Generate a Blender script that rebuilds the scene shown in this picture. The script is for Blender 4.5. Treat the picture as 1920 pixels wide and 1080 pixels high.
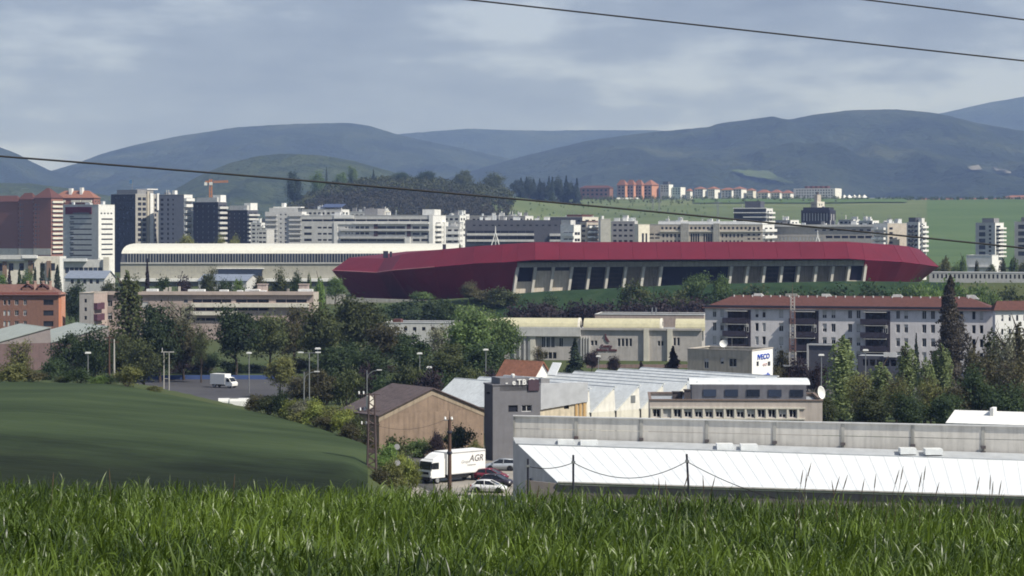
import bpy, math, random
import numpy as np
from mathutils import Vector, Matrix

for _o in list(bpy.data.objects):
    bpy.data.objects.remove(_o)
SC = bpy.context.scene
COL = SC.collection
rnd = random.Random(7)

# ---------------------------------------------------------------- camera, sky, sun, exposure
F, YH, ZC = 4300.0, 425.0, 32.0          # focal length in photo pixels, eye-level row, eye height above the plain
cam_d = bpy.data.cameras.new('camera')
cam = bpy.data.objects.new('camera', cam_d); COL.objects.link(cam)
cam_d.sensor_width = 36.0
cam_d.lens = 36.0 * F / 1920.0
cam_d.shift_y = -(540.0 - YH) / 1920.0
cam_d.clip_start = 0.1; cam_d.clip_end = 60000
cam.location = (0, 0, ZC); cam.rotation_euler = (math.radians(90), 0, 0)
SC.camera = cam

SUN_EL, SUN_AZ = math.radians(47), math.radians(-31)     # azimuth from +X (right), negative = towards the viewer
SUNV = Vector((math.cos(SUN_EL) * math.cos(SUN_AZ), math.cos(SUN_EL) * math.sin(SUN_AZ), math.sin(SUN_EL)))

world = bpy.data.worlds.new('World'); SC.world = world; world.use_nodes = True
nt = world.node_tree; nt.nodes.clear()
def wn(t, **kw):
    n = nt.nodes.new(t)
    for k, v in kw.items(): setattr(n, k, v)
    return n
w_out = wn('ShaderNodeOutputWorld'); w_bg = wn('ShaderNodeBackground')
w_sky = wn('ShaderNodeTexSky', sky_type='NISHITA', sun_disc=False)
w_sky.sun_elevation = SUN_EL; w_sky.sun_rotation = math.atan2(SUNV.x, SUNV.y)
w_tc = wn('ShaderNodeTexCoord')
def w_noise(scale3, scale, detail, rough, off=(0, 0, 0)):
    mp = wn('ShaderNodeMapping'); mp.inputs['Scale'].default_value = scale3; mp.inputs['Location'].default_value = off
    nz = wn('ShaderNodeTexNoise'); nz.inputs['Scale'].default_value = scale
    nz.inputs['Detail'].default_value = detail; nz.inputs['Roughness'].default_value = rough
    nt.links.new(w_tc.outputs['Generated'], mp.inputs['Vector']); nt.links.new(mp.outputs[0], nz.inputs['Vector'])
    return nz
n1 = w_noise((1, 1, 2.3), 6.5, 8, 0.54, (3.1, 0.4, 0.22))
n2 = w_noise((1, 1, 4.5), 15.0, 7, 0.54, (1.7, 5.0, 0.6))
w_add = wn('ShaderNodeMix', data_type='FLOAT'); w_add.inputs[0].default_value = 0.36
nt.links.new(n1.outputs['Fac'], w_add.inputs[2]); nt.links.new(n2.outputs['Fac'], w_add.inputs[3])
w_ramp = wn('ShaderNodeValToRGB')
cr = w_ramp.color_ramp
cr.elements[0].position = 0.42; cr.elements[0].color = (1.4, 1.72, 2.5, 1)
cr.elements[1].position = 0.6; cr.elements[1].color = (3.3, 3.9, 5.05, 1)
e = cr.elements.new(0.52); e.color = (1.9, 2.32, 3.25, 1)
nt.links.new(w_add.outputs[0], w_ramp.inputs[0])
w_mix = wn('ShaderNodeMix', data_type='RGBA'); w_mix.inputs[0].default_value = 0.94
nt.links.new(w_sky.outputs[0], w_mix.inputs[6]); nt.links.new(w_ramp.outputs[0], w_mix.inputs[7])
nt.links.new(w_mix.outputs[2], w_bg.inputs['Color']); w_bg.inputs['Strength'].default_value = 0.1
nt.links.new(w_bg.outputs[0], w_out.inputs['Surface'])

sun_d = bpy.data.lights.new('sun', 'SUN'); sun_d.energy = 4.2; sun_d.angle = math.radians(0.5); sun_d.color = (1, 0.955, 0.88)
sun = bpy.data.objects.new('sun', sun_d); COL.objects.link(sun)
sun.location = (300, -100, 400); sun.rotation_euler = (-SUNV).to_track_quat('-Z', 'Y').to_euler()

SC.view_settings.view_transform = 'Standard'; SC.view_settings.look = 'None'
SC.view_settings.gamma = 1.0; SC.view_settings.use_curve_mapping = False; SC.view_settings.exposure = 0.5
SC.render.engine = 'CYCLES'
SC.cycles.use_denoising = True; SC.cycles.filter_width = 1.8
SC.cycles.max_bounces = 6; SC.cycles.diffuse_bounces = 3; SC.cycles.glossy_bounces = 2; SC.cycles.transmission_bounces = 3
SC.cycles.volume_bounces = 0; SC.cycles.transparent_max_bounces = 8
SC.cycles.caustics_reflective = False; SC.cycles.caustics_refractive = False

# ---------------------------------------------------------------- helpers
def X(px, d): return (px - 960.0) / F * d
def Z(py, d): return ZC - (py - YH) / F * d
def at(px, py, d): return Vector((X(px, d), d, Z(py, d)))

def smooth(t):
    t = np.clip(t, 0, 1); return t * t * (3 - 2 * t)
_perm = np.random.RandomState(3).rand(256, 256)
def vnoise(x, y):
    xi = np.floor(x).astype(int); yi = np.floor(y).astype(int); fx = x - xi; fy = y - yi
    fx = fx * fx * (3 - 2 * fx); fy = fy * fy * (3 - 2 * fy)
    g = lambda a, b: _perm[a % 256, b % 256]
    return (g(xi, yi) * (1 - fx) + g(xi + 1, yi) * fx) * (1 - fy) + (g(xi, yi + 1) * (1 - fx) + g(xi + 1, yi + 1) * fx) * fy
def fbm(x, y, o=4):
    s, a, n = 0, 1.0, 0
    for k in range(o):
        s = s + a * vnoise(x * 2 ** k + 17.3 * k, y * 2 ** k + 5.1 * k); n += a; a *= 0.5
    return s / n - 0.5

ZR = ([-250, 0, 12, 16, 30, 60, 100, 150, 190, 225, 240, 5000], [50, 30.88, 29.9, 29.5, 27.4, 23.2, 17.8, 11.2, 5.5, 0.8, 0, 0])
ZL = ([-250, 0, 12, 16, 30, 60, 100, 140, 170, 200, 230, 260, 300, 330, 345, 375, 395, 5000],
      [50, 30.88, 29.9, 29.5, 27.4, 23.0, 17.6, 13.2, 11.0, 10.0, 9.95, 9.9, 9.6, 9.4, 8.9, 2.5, 0, 0])
def H(x, y):
    x = np.asarray(x, float); y = np.asarray(y, float)
    zr = np.interp(y, *ZR)
    ye = np.interp(x, [-75, -54, -32, -24, -17, -10], [332, 326, 301, 288, 272, 262])
    zl = np.interp(np.where(y > 240, 240 + (y - 240) * np.clip(90 / (ye - 240), 0.5, 3.5), y), *ZL)
    zl = zl - 0.085 * np.clip(x + 58, 0, 60) * smooth((y - 90) / 120)
    m = smooth((-7 - x) / 11) * smooth((y - 60) / 90)
    z = zr + m * np.maximum(zl - zr, 0)
    z = z - 0.022 * np.clip(x, -25, 25) * smooth((90 - y) / 70)
    z = z + 6 * smooth((y - 700) / 45)
    # stadium berm
    hb = np.interp(x, [-60, -12, 10, 60, 110, 140], [0, 3.2, 5.0, 7.4, 8.4, 8.0])
    z = z + hb * np.exp(-((y - 742) / 15.0) ** 2)
    # green plateau, right and middle; wooded hill
    px = 960 + x / np.maximum(y, 1) * F
    z = z + 60 * smooth((y - 1650) / 1350) * smooth((px - 330) / 420) + 4.0 * fbm(x / 260, y / 260) * smooth((y - 1500) / 400)
    z = z + np.interp(px, [440, 520, 620, 800, 920, 1060], [0, 16, 30, 27, 19, 0]) * np.exp(-((y - 2450) / 380.0) ** 2)
    z = z - 45 * smooth((y - 3300) / 1500)
    return z
def h(x, y): return float(H(x, y))

def mesh_np(name, v, faces_idx, nper):
    me = bpy.data.meshes.new(name)
    v = np.asarray(v, np.float32); f = np.asarray(faces_idx, np.int32)
    n = len(f)
    me.vertices.add(len(v)); me.vertices.foreach_set('co', v.ravel())
    me.loops.add(n * nper); me.loops.foreach_set('vertex_index', f.ravel())
    me.polygons.add(n); me.polygons.foreach_set('loop_start', np.arange(n, dtype=np.int32) * nper)
    try: me.polygons.foreach_set('loop_total', np.full(n, nper, np.int32))
    except Exception: pass
    me.update(calc_edges=True)
    return me

def link(name, me, mats=None, parent=None, smooth_=False):
    o = bpy.data.objects.new(name, me); COL.objects.link(o)
    if mats is not None and len(me.materials) == 0:
        for m in (mats if isinstance(mats, (list, tuple)) else [mats]): me.materials.append(m)
    if parent is not None: o.parent = parent
    if smooth_:
        me.polygons.foreach_set('use_smooth', np.ones(len(me.polygons), dtype=bool))
    return o

def tag(o, label, cat, group=None):
    o['label'] = label; o['category'] = cat
    if group: o['group'] = group
    return o
def structure(o): o['kind'] = 'structure'; return o
def stuff(o, label=None, cat=None):
    o['kind'] = 'stuff'
    if label: o['label'] = label
    if cat: o['category'] = cat
    return o
def thing(name, label, cat, loc, rz=0.0, group=None):
    o = bpy.data.objects.new(name, None); COL.objects.link(o)
    o.location = loc; o.rotation_euler = (0, 0, rz); o.empty_display_size = 0.5
    return tag(o, label, cat, group)
def part(src, parent, loc, rz=0.0, scale=None):
    c = src.copy() if isinstance(src, bpy.types.Object) else bpy.data.objects.new(src[0], src[1])
    COL.objects.link(c); c.parent = parent; c.location = loc; c.rotation_euler = (0, 0, rz)
    if scale: c.scale = scale
    return c
def inst(name, me, parent, loc=(0, 0, 0), rz=0.0):
    o = bpy.data.objects.new(name, me); COL.objects.link(o); o.parent = parent
    o.location = loc; o.rotation_euler = (0, 0, rz); return o

class MB:
    def __init__(s): s.v = []; s.f = []; s.m = []; s.cur = 0
    def mat(s, i): s.cur = i; return s
    def face(s, *pts):
        b = len(s.v); s.v += [tuple(p) for p in pts]; s.f.append(tuple(range(b, b + len(pts)))); s.m.append(s.cur); return s
    def idx(s, verts, faces):
        b = len(s.v); s.v += [tuple(p) for p in verts]
        for f in faces: s.f.append(tuple(b + i for i in f)); s.m.append(s.cur)
        return s
    def box(s, x0, x1, y0, y1, z0, z1):
        return s.idx([(x0, y0, z0), (x1, y0, z0), (x1, y1, z0), (x0, y1, z0), (x0, y0, z1), (x1, y0, z1), (x1, y1, z1), (x0, y1, z1)],
                     [(0, 3, 2, 1), (4, 5, 6, 7), (0, 1, 5, 4), (1, 2, 6, 5), (2, 3, 7, 6), (3, 0, 4, 7)])
    def prism(s, poly, z0, z1):          # poly: ccw list of (x,y)
        n = len(poly)
        return s.idx([(x, y, z0) for x, y in poly] + [(x, y, z1) for x, y in poly],
                     [tuple(range(n - 1, -1, -1)), tuple(range(n, 2 * n))] + [(i, (i + 1) % n, n + (i + 1) % n, n + i) for i in range(n)])
    def xprism(s, prof, x0, x1):         # profile (y,z) extruded along x
        n = len(prof)
        return s.idx([(x0, y, z) for y, z in prof] + [(x1, y, z) for y, z in prof],
                     [tuple(range(n)), tuple(range(2 * n - 1, n - 1, -1))] + [(i, n + i, n + (i + 1) % n, (i + 1) % n) for i in range(n)])
    def yprism(s, prof, y0, y1):         # profile (x,z) extruded along y
        n = len(prof)
        return s.idx([(x, y0, z) for x, z in prof] + [(x, y1, z) for x, z in prof],
                     [tuple(range(n)), tuple(range(2 * n - 1, n - 1, -1))] + [(i, n + i, n + (i + 1) % n, (i + 1) % n) for i in range(n)])
    def tube(s, p0, p1, r0, r1=None, n=8):
        p0 = Vector(p0); p1 = Vector(p1); r1 = r0 if r1 is None else r1
        q = (p1 - p0).normalized().to_track_quat('Z', 'Y'); vs = []
        for p, r in ((p0, r0), (p1, r1)):
            for k in range(n):
                a = 2 * math.pi * k / n; vs.append(p + q @ Vector((r * math.cos(a), r * math.sin(a), 0)))
        return s.idx(vs, [(i, (i + 1) % n, n + (i + 1) % n, n + i) for i in range(n)] + [tuple(range(n - 1, -1, -1)), tuple(range(n, 2 * n))])
    def path(s, pts, r, n=6):
        pts = [Vector(p) for p in pts]; vs = []
        for i, p in enumerate(pts):
            t = (pts[min(i + 1, len(pts) - 1)] - pts[max(i - 1, 0)]).normalized(); q = t.to_track_quat('Z', 'Y')
            for k in range(n):
                a = 2 * math.pi * k / n; vs.append(p + q @ Vector((r * math.cos(a), r * math.sin(a), 0)))
        fs = []
        for i in range(len(pts) - 1):
            for k in range(n): fs.append((i * n + k, i * n + (k + 1) % n, (i + 1) * n + (k + 1) % n, (i + 1) * n + k))
        return s.idx(vs, fs)
    def slab(s, pts, th):                # planar polygon thickened backwards along its normal
        pts = [Vector(p) for p in pts]; nrm = Vector((0, 0, 0))
        for i in range(len(pts)): nrm += pts[i].cross(pts[(i + 1) % len(pts)])
        nrm.normalize(); back = [p - nrm * th for p in pts]; n = len(pts)
        return s.idx(pts + back, [tuple(range(n)), tuple(range(2 * n - 1, n - 1, -1))] + [(i, n + i, n + (i + 1) % n, (i + 1) % n) for i in range(n)])
    def lathe(s, prof, n=12, c=(0, 0, 0)):
        vs = []
        for r, z in prof:
            for k in range(n):
                a = 2 * math.pi * k / n; vs.append((c[0] + r * math.cos(a), c[1] + r * math.sin(a), c[2] + z))
        fs = []
        for i in range(len(prof) - 1):
            for k in range(n): fs.append((i * n + k, i * n + (k + 1) % n, (i + 1) * n + (k + 1) % n, (i + 1) * n + k))
        return s.idx(vs, fs)
    def mesh(s, name, mats):
        me = bpy.data.meshes.new(name); me.from_pydata(s.v, [], s.f)
        mats = mats if isinstance(mats, (list, tuple)) else [mats]
        for m in mats: me.materials.append(m)
        if len(mats) > 1: me.polygons.foreach_set('material_index', s.m)
        me.update(); return me
    def build(s, name, mats, parent=None, sm=False):
        o = bpy.data.objects.new(name, s.mesh(name, mats)); COL.objects.link(o)
        if parent is not None: o.parent = parent
        if sm: o.data.polygons.foreach_set('use_smooth', [True] * len(o.data.polygons))
        return o

# ---------------------------------------------------------------- materials
def new_mat(name):
    m = bpy.data.materials.new(name); m.use_nodes = True
    return m, m.node_tree, m.node_tree.nodes['Principled BSDF']
def M(name, rgb, rough=0.8, var=0.16, scale=0.6, bump=0.0, streak=0.0, metal=0.0, spec=0.3, wave=None):
    """painted or mineral surface: base colour with patchy wear, rain streaks and fine relief"""
    m, t, b = new_mat(name)
    N = t.nodes.new; L = t.links.new
    tc = N('ShaderNodeTexCoord')
    nz = N('ShaderNodeTexNoise'); nz.inputs['Scale'].default_value = scale; nz.inputs['Detail'].default_value = 6; nz.inputs['Roughness'].default_value = 0.65
    L(tc.outputs['Object'], nz.inputs['Vector'])
    mr = N('ShaderNodeMapRange'); mr.inputs[1].default_value = 0.3; mr.inputs[2].default_value = 0.7
    mr.inputs[3].default_value = 1 - var; mr.inputs[4].default_value = 1 + var * 0.6
    L(nz.outputs['Fac'], mr.inputs[0]); fac = mr.outputs[0]
    if streak:
        mp = N('ShaderNodeMapping'); mp.inputs['Scale'].default_value = (1.6, 1.6, 0.12); L(tc.outputs['Object'], mp.inputs['Vector'])
        n2 = N('ShaderNodeTexNoise'); n2.inputs['Scale'].default_value = 1.3; n2.inputs['Detail'].default_value = 4; L(mp.outputs[0], n2.inputs['Vector'])
        m2 = N('ShaderNodeMapRange'); m2.inputs[1].default_value = 0.45; m2.inputs[2].default_value = 0.72; m2.inputs[3].default_value = 1; m2.inputs[4].default_value = 1 - streak
        L(n2.outputs['Fac'], m2.inputs[0]); mu = N('ShaderNodeMath'); mu.operation = 'MULTIPLY'; L(fac, mu.inputs[0]); L(m2.outputs[0], mu.inputs[1]); fac = mu.outputs[0]
    vm = N('ShaderNodeVectorMath'); vm.operation = 'SCALE'; vm.inputs[0].default_value = rgb; L(fac, vm.inputs['Scale'])
    L(vm.outputs[0], b.inputs['Base Color'])
    b.inputs['Roughness'].default_value = rough; b.inputs['Metallic'].default_value = metal
    b.inputs['Specular IOR Level'].default_value = spec
    src = nz.outputs['Fac']
    if wave:
        ax, sc = wave
        wv = N('ShaderNodeTexWave'); wv.bands_direction = ax; wv.inputs['Scale'].default_value = sc; L(tc.outputs['Object'], wv.inputs['Vector']); src = wv.outputs['Fac']
    if bump:
        bp = N('ShaderNodeBump'); bp.inputs['Strength'].default_value = min(1, bump); bp.inputs['Distance'].default_value = 0.05
        L(src, bp.inputs['Height']); L(bp.outputs[0], b.inputs['Normal'])
    return m
def glass(name, rgb=(0.018, 0.02, 0.03), rough=0.12, spec=0.5):
    m, t, b = new_mat(name)
    N = t.nodes.new; L = t.links.new
    oi = N('ShaderNodeObjectInfo'); mr = N('ShaderNodeMapRange'); mr.inputs[3].default_value = 0.6; mr.inputs[4].default_value = 1.8
    L(oi.outputs['Random'], mr.inputs[0]); vm = N('ShaderNodeVectorMath'); vm.operation = 'SCALE'; vm.inputs[0].default_value = rgb
    L(mr.outputs[0], vm.inputs['Scale']); L(vm.outputs[0], b.inputs['Base Color'])
    b.inputs['Roughness'].default_value = rough; b.inputs['Specular IOR Level'].default_value = spec
    return m
def leaf(name, rgb, rgb2, var=0.5, trans=0.38):
    """leaf faces: every leaf its own tone between two greens"""
    m, t, b = new_mat(name)
    N = t.nodes.new; L = t.links.new
    g = N('ShaderNodeNewGeometry'); oi = N('ShaderNodeObjectInfo'); tc = N('ShaderNodeTexCoord')
    nz = N('ShaderNodeTexNoise'); nz.inputs['Scale'].default_value = 0.55; nz.inputs['Detail'].default_value = 3; L(tc.outputs['Object'], nz.inputs['Vector'])
    a = N('ShaderNodeMath'); a.operation = 'MULTIPLY_ADD'; a.inputs[1].default_value = 1.8; a.inputs[2].default_value = -0.65; L(nz.outputs['Fac'], a.inputs[0])
    a2 = N('ShaderNodeMath'); a2.operation = 'MULTIPLY_ADD'; a2.inputs[1].default_value = 0.5; L(g.outputs['Random Per Island'], a2.inputs[0]); L(a.outputs[0], a2.inputs[2]); a2.use_clamp = True
    mx = N('ShaderNodeMix'); mx.data_type = 'RGBA'; mx.inputs[6].default_value = (*rgb, 1); mx.inputs[7].default_value = (*rgb2, 1); L(a2.outputs[0], mx.inputs[0])
    mr = N('ShaderNodeMapRange'); mr.inputs[3].default_value = 1 - var * 0.5; mr.inputs[4].default_value = 1 + var * 0.5; L(oi.outputs['Random'], mr.inputs[0])
    vm = N('ShaderNodeVectorMath'); vm.operation = 'SCALE'; L(mx.outputs[2], vm.inputs[0]); L(mr.outputs[0], vm.inputs['Scale'])
    L(vm.outputs[0], b.inputs['Base Color']); b.inputs['Roughness'].default_value = 0.65; b.inputs['Specular IOR Level'].default_value = 0.25
    tr = N('ShaderNodeBsdfTranslucent'); L(vm.outputs[0], tr.inputs['Color'])
    ms = N('ShaderNodeMixShader'); ms.inputs[0].default_value = trans
    L(b.outputs[0], ms.inputs[1]); L(tr.outputs[0], ms.inputs[2])
    L(ms.outputs[0], t.nodes['Material Output'].inputs['Surface'])
    return m
def terrain(name, cols, scale, stretch=(1, 1, 1), rough=0.95, bump=0.0, detail=8):
    """ground cover: ramp of colours over large patches"""
    m, t, b = new_mat(name)
    N = t.nodes.new; L = t.links.new
    tc = N('ShaderNodeTexCoord'); mp = N('ShaderNodeMapping'); mp.inputs['Scale'].default_value = stretch; L(tc.outputs['Object'], mp.inputs['Vector'])
    nz = N('ShaderNodeTexNoise'); nz.inputs['Scale'].default_value = scale; nz.inputs['Detail'].default_value = detail; nz.inputs['Roughness'].default_value = 0.62
    L(mp.outputs[0], nz.inputs['Vector'])
    rp = N('ShaderNodeValToRGB'); L(nz.outputs['Fac'], rp.inputs[0])
    el = rp.color_ramp.elements; n = len(cols)
    for i, c in enumerate(cols):
        p = 0.32 + 0.36 * i / (n - 1)
        e = el[0] if i == 0 else (el[len(el) - 1] if i == n - 1 else el.new(p)); e.position = p; e.color = (*c, 1)
    L(rp.outputs[0], b.inputs['Base Color']); b.inputs['Roughness'].default_value = rough; b.inputs['Specular IOR Level'].default_value = 0.1
    if bump:
        n3 = N('ShaderNodeTexNoise'); n3.inputs['Scale'].default_value = scale * 9; n3.inputs['Detail'].default_value = 5; L(mp.outputs[0], n3.inputs['Vector'])
        bp = N('ShaderNodeBump'); bp.inputs['Strength'].default_value = 1; bp.inputs['Distance'].default_value = bump; L(n3.outputs['Fac'], bp.inputs['Height']); L(bp.outputs[0], b.inputs['Normal'])
    return m

white = M('white_render', (0.74, 0.74, 0.72), streak=0.12)
offwhite = M('cream_render', (0.66, 0.63, 0.55), streak=0.16)
palegrey = M('pale_grey_render', (0.54, 0.54, 0.53), streak=0.12)
midgrey = M('grey_render', (0.26, 0.26, 0.27), streak=0.12)
bluegrey = M('blue_grey_cladding', (0.17, 0.18, 0.22), streak=0.08, rough=0.6)
darkgrey = M('dark_cladding', (0.035, 0.036, 0.055), streak=0.1, rough=0.55)
slate = M('slate_grey_panel', (0.095, 0.1, 0.125), streak=0.1, rough=0.6)
beige = M('beige_render', (0.5, 0.45, 0.39), streak=0.2)
concrete = M('concrete', (0.4, 0.39, 0.36), streak=0.3, scale=0.9, var=0.22, bump=0.3)
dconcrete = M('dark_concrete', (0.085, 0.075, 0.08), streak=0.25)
brick = M('red_brick', (0.25, 0.115, 0.085), streak=0.1, scale=1.5)
brick_o = M('orange_brick', (0.23, 0.125, 0.095), streak=0.12, scale=1.5)
tile = M('red_roof_tile', (0.11, 0.046, 0.04), scale=2.0, var=0.35, bump=0.6, wave=('X', 2.2))
tile_o = M('orange_roof_tile', (0.25, 0.115, 0.08), scale=1.2, var=0.3)
metal_w = M('white_sheet_metal', (0.7, 0.72, 0.72), rough=0.45, streak=0.1, spec=0.4)
metal_g = M('grey_sheet_metal', (0.34, 0.36, 0.38), rough=0.5, streak=0.16)
steel = M('galvanised_steel', (0.3, 0.31, 0.32), rough=0.45, metal=0.5)
rust = M('rusty_steel', (0.085, 0.062, 0.06), scale=3)
wood = M('weathered_wood', (0.1, 0.06, 0.045), scale=4, streak=0.3)
asphalt = M('asphalt', (0.06, 0.06, 0.065), scale=0.3, var=0.3, rough=0.9)
paint_w = M('white_paint', (0.78, 0.78, 0.76), rough=0.35, var=0.06, spec=0.5)
bark = M('bark', (0.06, 0.045, 0.035), scale=3, var=0.3)
g_dark = glass('window_glass')
g_blue = glass('blue_window_glass', (0.03, 0.04, 0.065))
frame_w = M('white_window_frame', (0.6, 0.6, 0.6), var=0.05)
frame_d = M('dark_window_frame', (0.05, 0.05, 0.055), var=0.05)
blind = M('roller_blind', (0.5, 0.5, 0.5), var=0.1)
black = M('black_rubber', (0.015, 0.015, 0.017), var=0.2, rough=0.7)
# ---------------------------------------------------------------- terrain
def grid_mesh(name, P):
    nu, nv = P.shape[0], P.shape[1]
    i = np.arange(nu - 1)[:, None] * nv + np.arange(nv - 1)[None, :]
    f = np.stack([i, i + 1, i + nv + 1, i + nv], -1).reshape(-1, 4)
    return mesh_np(name, P.reshape(-1, 3), f, 4)

ys = np.concatenate([np.linspace(-60, 0, 10, endpoint=False), np.arange(0, 60, 1.0), np.arange(60, 420, 2.5), np.arange(420, 860, 6.0), np.geomspace(860, 16000, 110)])
us = np.linspace(-0.5, 0.5, 230)
GY, GU = np.meshgrid(ys, us, indexing='ij')
GX = GU * (GY + 140)
GZ = H(GX, GY) - 0.02
ground_m = terrain('ground_cover', [(0.03, 0.045, 0.02), (0.055, 0.075, 0.03), (0.065, 0.078, 0.034), (0.075, 0.075, 0.042)], 0.006, bump=0.3)
structure(link('ground', grid_mesh('ground', np.stack([GX, GY, GZ], -1)), ground_m, smooth_=True))

def drape(name, xs_fn, y0, y1, ny, nx, mat, lift=0.06):
    yy = np.linspace(y0, y1, ny); P = np.zeros((ny, nx, 3))
    for i, y in enumerate(yy):
        a, b = xs_fn(y); xx = np.linspace(a, b, nx)
        P[i, :, 0] = xx; P[i, :, 1] = y; P[i, :, 2] = H(xx, np.full(nx, y)) + lift
    return structure(link(name, grid_mesh(name, P), mat, smooth_=True))
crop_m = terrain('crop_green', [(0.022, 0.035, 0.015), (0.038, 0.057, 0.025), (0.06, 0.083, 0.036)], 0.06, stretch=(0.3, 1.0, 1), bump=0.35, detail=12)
def field_edge(y):
    y = np.asarray(y, float)
    return np.interp(y, [100, 200, 262, 272, 288, 301, 326, 332], [-6.3, -12.5, -16.5, -17.2, -24.5, -32.5, -54.5, -75])
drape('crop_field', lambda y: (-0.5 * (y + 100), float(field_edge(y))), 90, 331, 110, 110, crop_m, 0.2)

# cloud shadow painted into the crop colour nearest the viewer, with ragged soft boundary
def painted_cloud_shadow(m):
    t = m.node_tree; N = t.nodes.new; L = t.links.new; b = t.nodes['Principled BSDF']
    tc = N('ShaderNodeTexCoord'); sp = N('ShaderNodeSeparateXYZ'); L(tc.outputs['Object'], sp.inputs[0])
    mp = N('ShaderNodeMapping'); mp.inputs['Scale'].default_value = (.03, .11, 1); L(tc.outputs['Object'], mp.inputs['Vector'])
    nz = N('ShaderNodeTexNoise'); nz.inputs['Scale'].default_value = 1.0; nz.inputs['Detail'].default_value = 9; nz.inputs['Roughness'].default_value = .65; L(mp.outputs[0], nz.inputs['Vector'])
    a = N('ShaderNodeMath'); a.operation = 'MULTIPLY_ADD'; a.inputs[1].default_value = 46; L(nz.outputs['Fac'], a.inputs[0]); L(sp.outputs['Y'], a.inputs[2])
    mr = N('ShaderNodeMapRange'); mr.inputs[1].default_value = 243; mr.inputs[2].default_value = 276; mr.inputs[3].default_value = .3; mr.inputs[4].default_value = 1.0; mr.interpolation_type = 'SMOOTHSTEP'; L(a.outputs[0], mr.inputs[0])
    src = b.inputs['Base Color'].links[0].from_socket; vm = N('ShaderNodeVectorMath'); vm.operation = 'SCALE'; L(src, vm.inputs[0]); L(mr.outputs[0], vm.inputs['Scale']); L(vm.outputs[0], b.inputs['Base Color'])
painted_cloud_shadow(crop_m)
# plateau fields on the far slope
far_green = terrain('far_crop', [(0.055, 0.095, 0.034), (0.07, 0.115, 0.04), (0.09, 0.13, 0.05)], 0.009, stretch=(.4, 1, 1))
far_mead = terrain('far_meadow', [(0.075, 0.1, 0.042), (0.1, 0.13, 0.055), (0.14, 0.155, 0.075)], 0.012, stretch=(0.5, 1, 1))
drape('meadow', lambda y: (X(880, y), X(1738, y)), 1500, 3000, 50, 60, far_mead, 0.8)
drape('crop_field', lambda y: (X(1738, y), X(2300, y)), 1420, 2980, 50, 40, far_green, 0.8)
drape('crop_field', lambda y: (X(1300, y), X(1700, y)), 2700, 2990, 12, 40, far_green, 2.0)

# road, yard and car park on the plain
road_m = terrain('worn_asphalt', [(0.06, 0.06, 0.062), (0.09, 0.088, 0.085), (0.13, 0.125, 0.115)], 0.12, rough=0.9)
lot_m = terrain('car_park_asphalt', [(0.05, 0.05, 0.056), (0.07, 0.07, 0.078), (0.085, 0.085, 0.09)], 0.05, rough=0.9)
yard_m = terrain('pale_yard_concrete', [(0.2, 0.19, 0.17), (0.27, 0.25, 0.225), (0.32, 0.29, 0.25)], 0.2)
drape('yard', lambda y: (X(745, y) if y > 262 else X(770, y), 12), 245, 335, 40, 20, yard_m, 0.03)
drape('road', lambda y: (X(np.interp(y, [268, 300, 345], [790, 775, 752]), y) - 2.2, X(np.interp(y, [268, 300, 345], [790, 775, 752]), y) + 2.2), 268, 350, 30, 4, road_m, 0.07)
drape('car_park', lambda y: (X(255, y), X(565, y)), 408, 485, 12, 12, lot_m, 0.05)
drape('street', lambda y: (X(1150, y), X(1900, y)), 395, 470, 12, 30, road_m, 0.03)
mb = MB()
mb.box(X(275, 480), X(550, 480), 480.0, 480.4, 0, 0.9)
blue_rail = M('blue_barrier_paint', (0.06, 0.1, 0.25))
tag(mb.build('barrier_wall', blue_rail), 'low blue barrier along the far side of the car park', 'barrier')

# ---------------------------------------------------------------- mountains
forest_m = terrain('mountain_forest', [(0.006, 0.011, 0.009), (0.011, 0.018, 0.012), (0.022, 0.032, 0.018), (0.042, 0.05, 0.027)], 0.0035, bump=22, detail=12)
hill_m = terrain('hill_forest', [(0.012, 0.02, 0.011), (0.028, 0.042, 0.018), (0.05, 0.066, 0.028), (0.022, 0.034, 0.016)], 0.008, bump=18, detail=12)
def mountain(name, pts, d, front, back, mat, seed, rough=1.0, label=None):
    px0, px1 = pts[0][0], pts[-1][0]
    pxs = np.linspace(px0, px1, int((px1 - px0) / 4) + 2)
    py = np.interp(pxs, [p[0] for p in pts], [p[1] for p in pts])
    k = np.array([1, 2, 3, 2, 1.0]); k /= k.sum(); py = np.convolve(np.pad(py, 2, mode='edge'), k, 'valid')
    cz = ZC - (py - YH) / F * d + 1.1 * d / F * fbm(pxs / 9.0, pxs * 0 + seed, 3) * rough
    vs = np.concatenate([np.linspace(-1, 0, 34), np.linspace(0, 1, 10)[1:]])
    x = (pxs - 960) / F * d
    P = np.zeros((len(vs), len(pxs), 3))
    for i, v in enumerate(vs):
        dep = front if v < 0 else back
        sh = (1 - abs(v)) ** 1.25
        y = d + v * dep
        nz = fbm(x / (d * 0.035) + seed * 7, np.full(len(x), v * dep / (d * 0.09)), 5)
        P[i, :, 0] = x; P[i, :, 1] = y
        P[i, :, 2] = cz * sh + nz * cz * 0.85 * (1 - sh) * sh * 2.2 - (1 - sh) ** 6 * 40
    o = structure(link(name, grid_mesh(name, P), mat, smooth_=True))
    return P
E = [(-1400, 300), (-700, 262), (-200, 258), (-60, 262)]
mountain('mountain', E + [(0, 276), (30, 287), (55, 301), (90, 318), (150, 335), (230, 352), (330, 372), (420, 400)], 7600, 2600, 2600, forest_m, 2)
mountain('mountain', [(-200, 360), (60, 330), (160, 302), (200, 286), (260, 270), (330, 256), (440, 239), (500, 235), (560, 232), (650, 230), (690, 235), (715, 243), (742, 251), (780, 260), (900, 285), (1050, 320), (1200, 370)], 9000, 3400, 2500, forest_m, 1)
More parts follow.
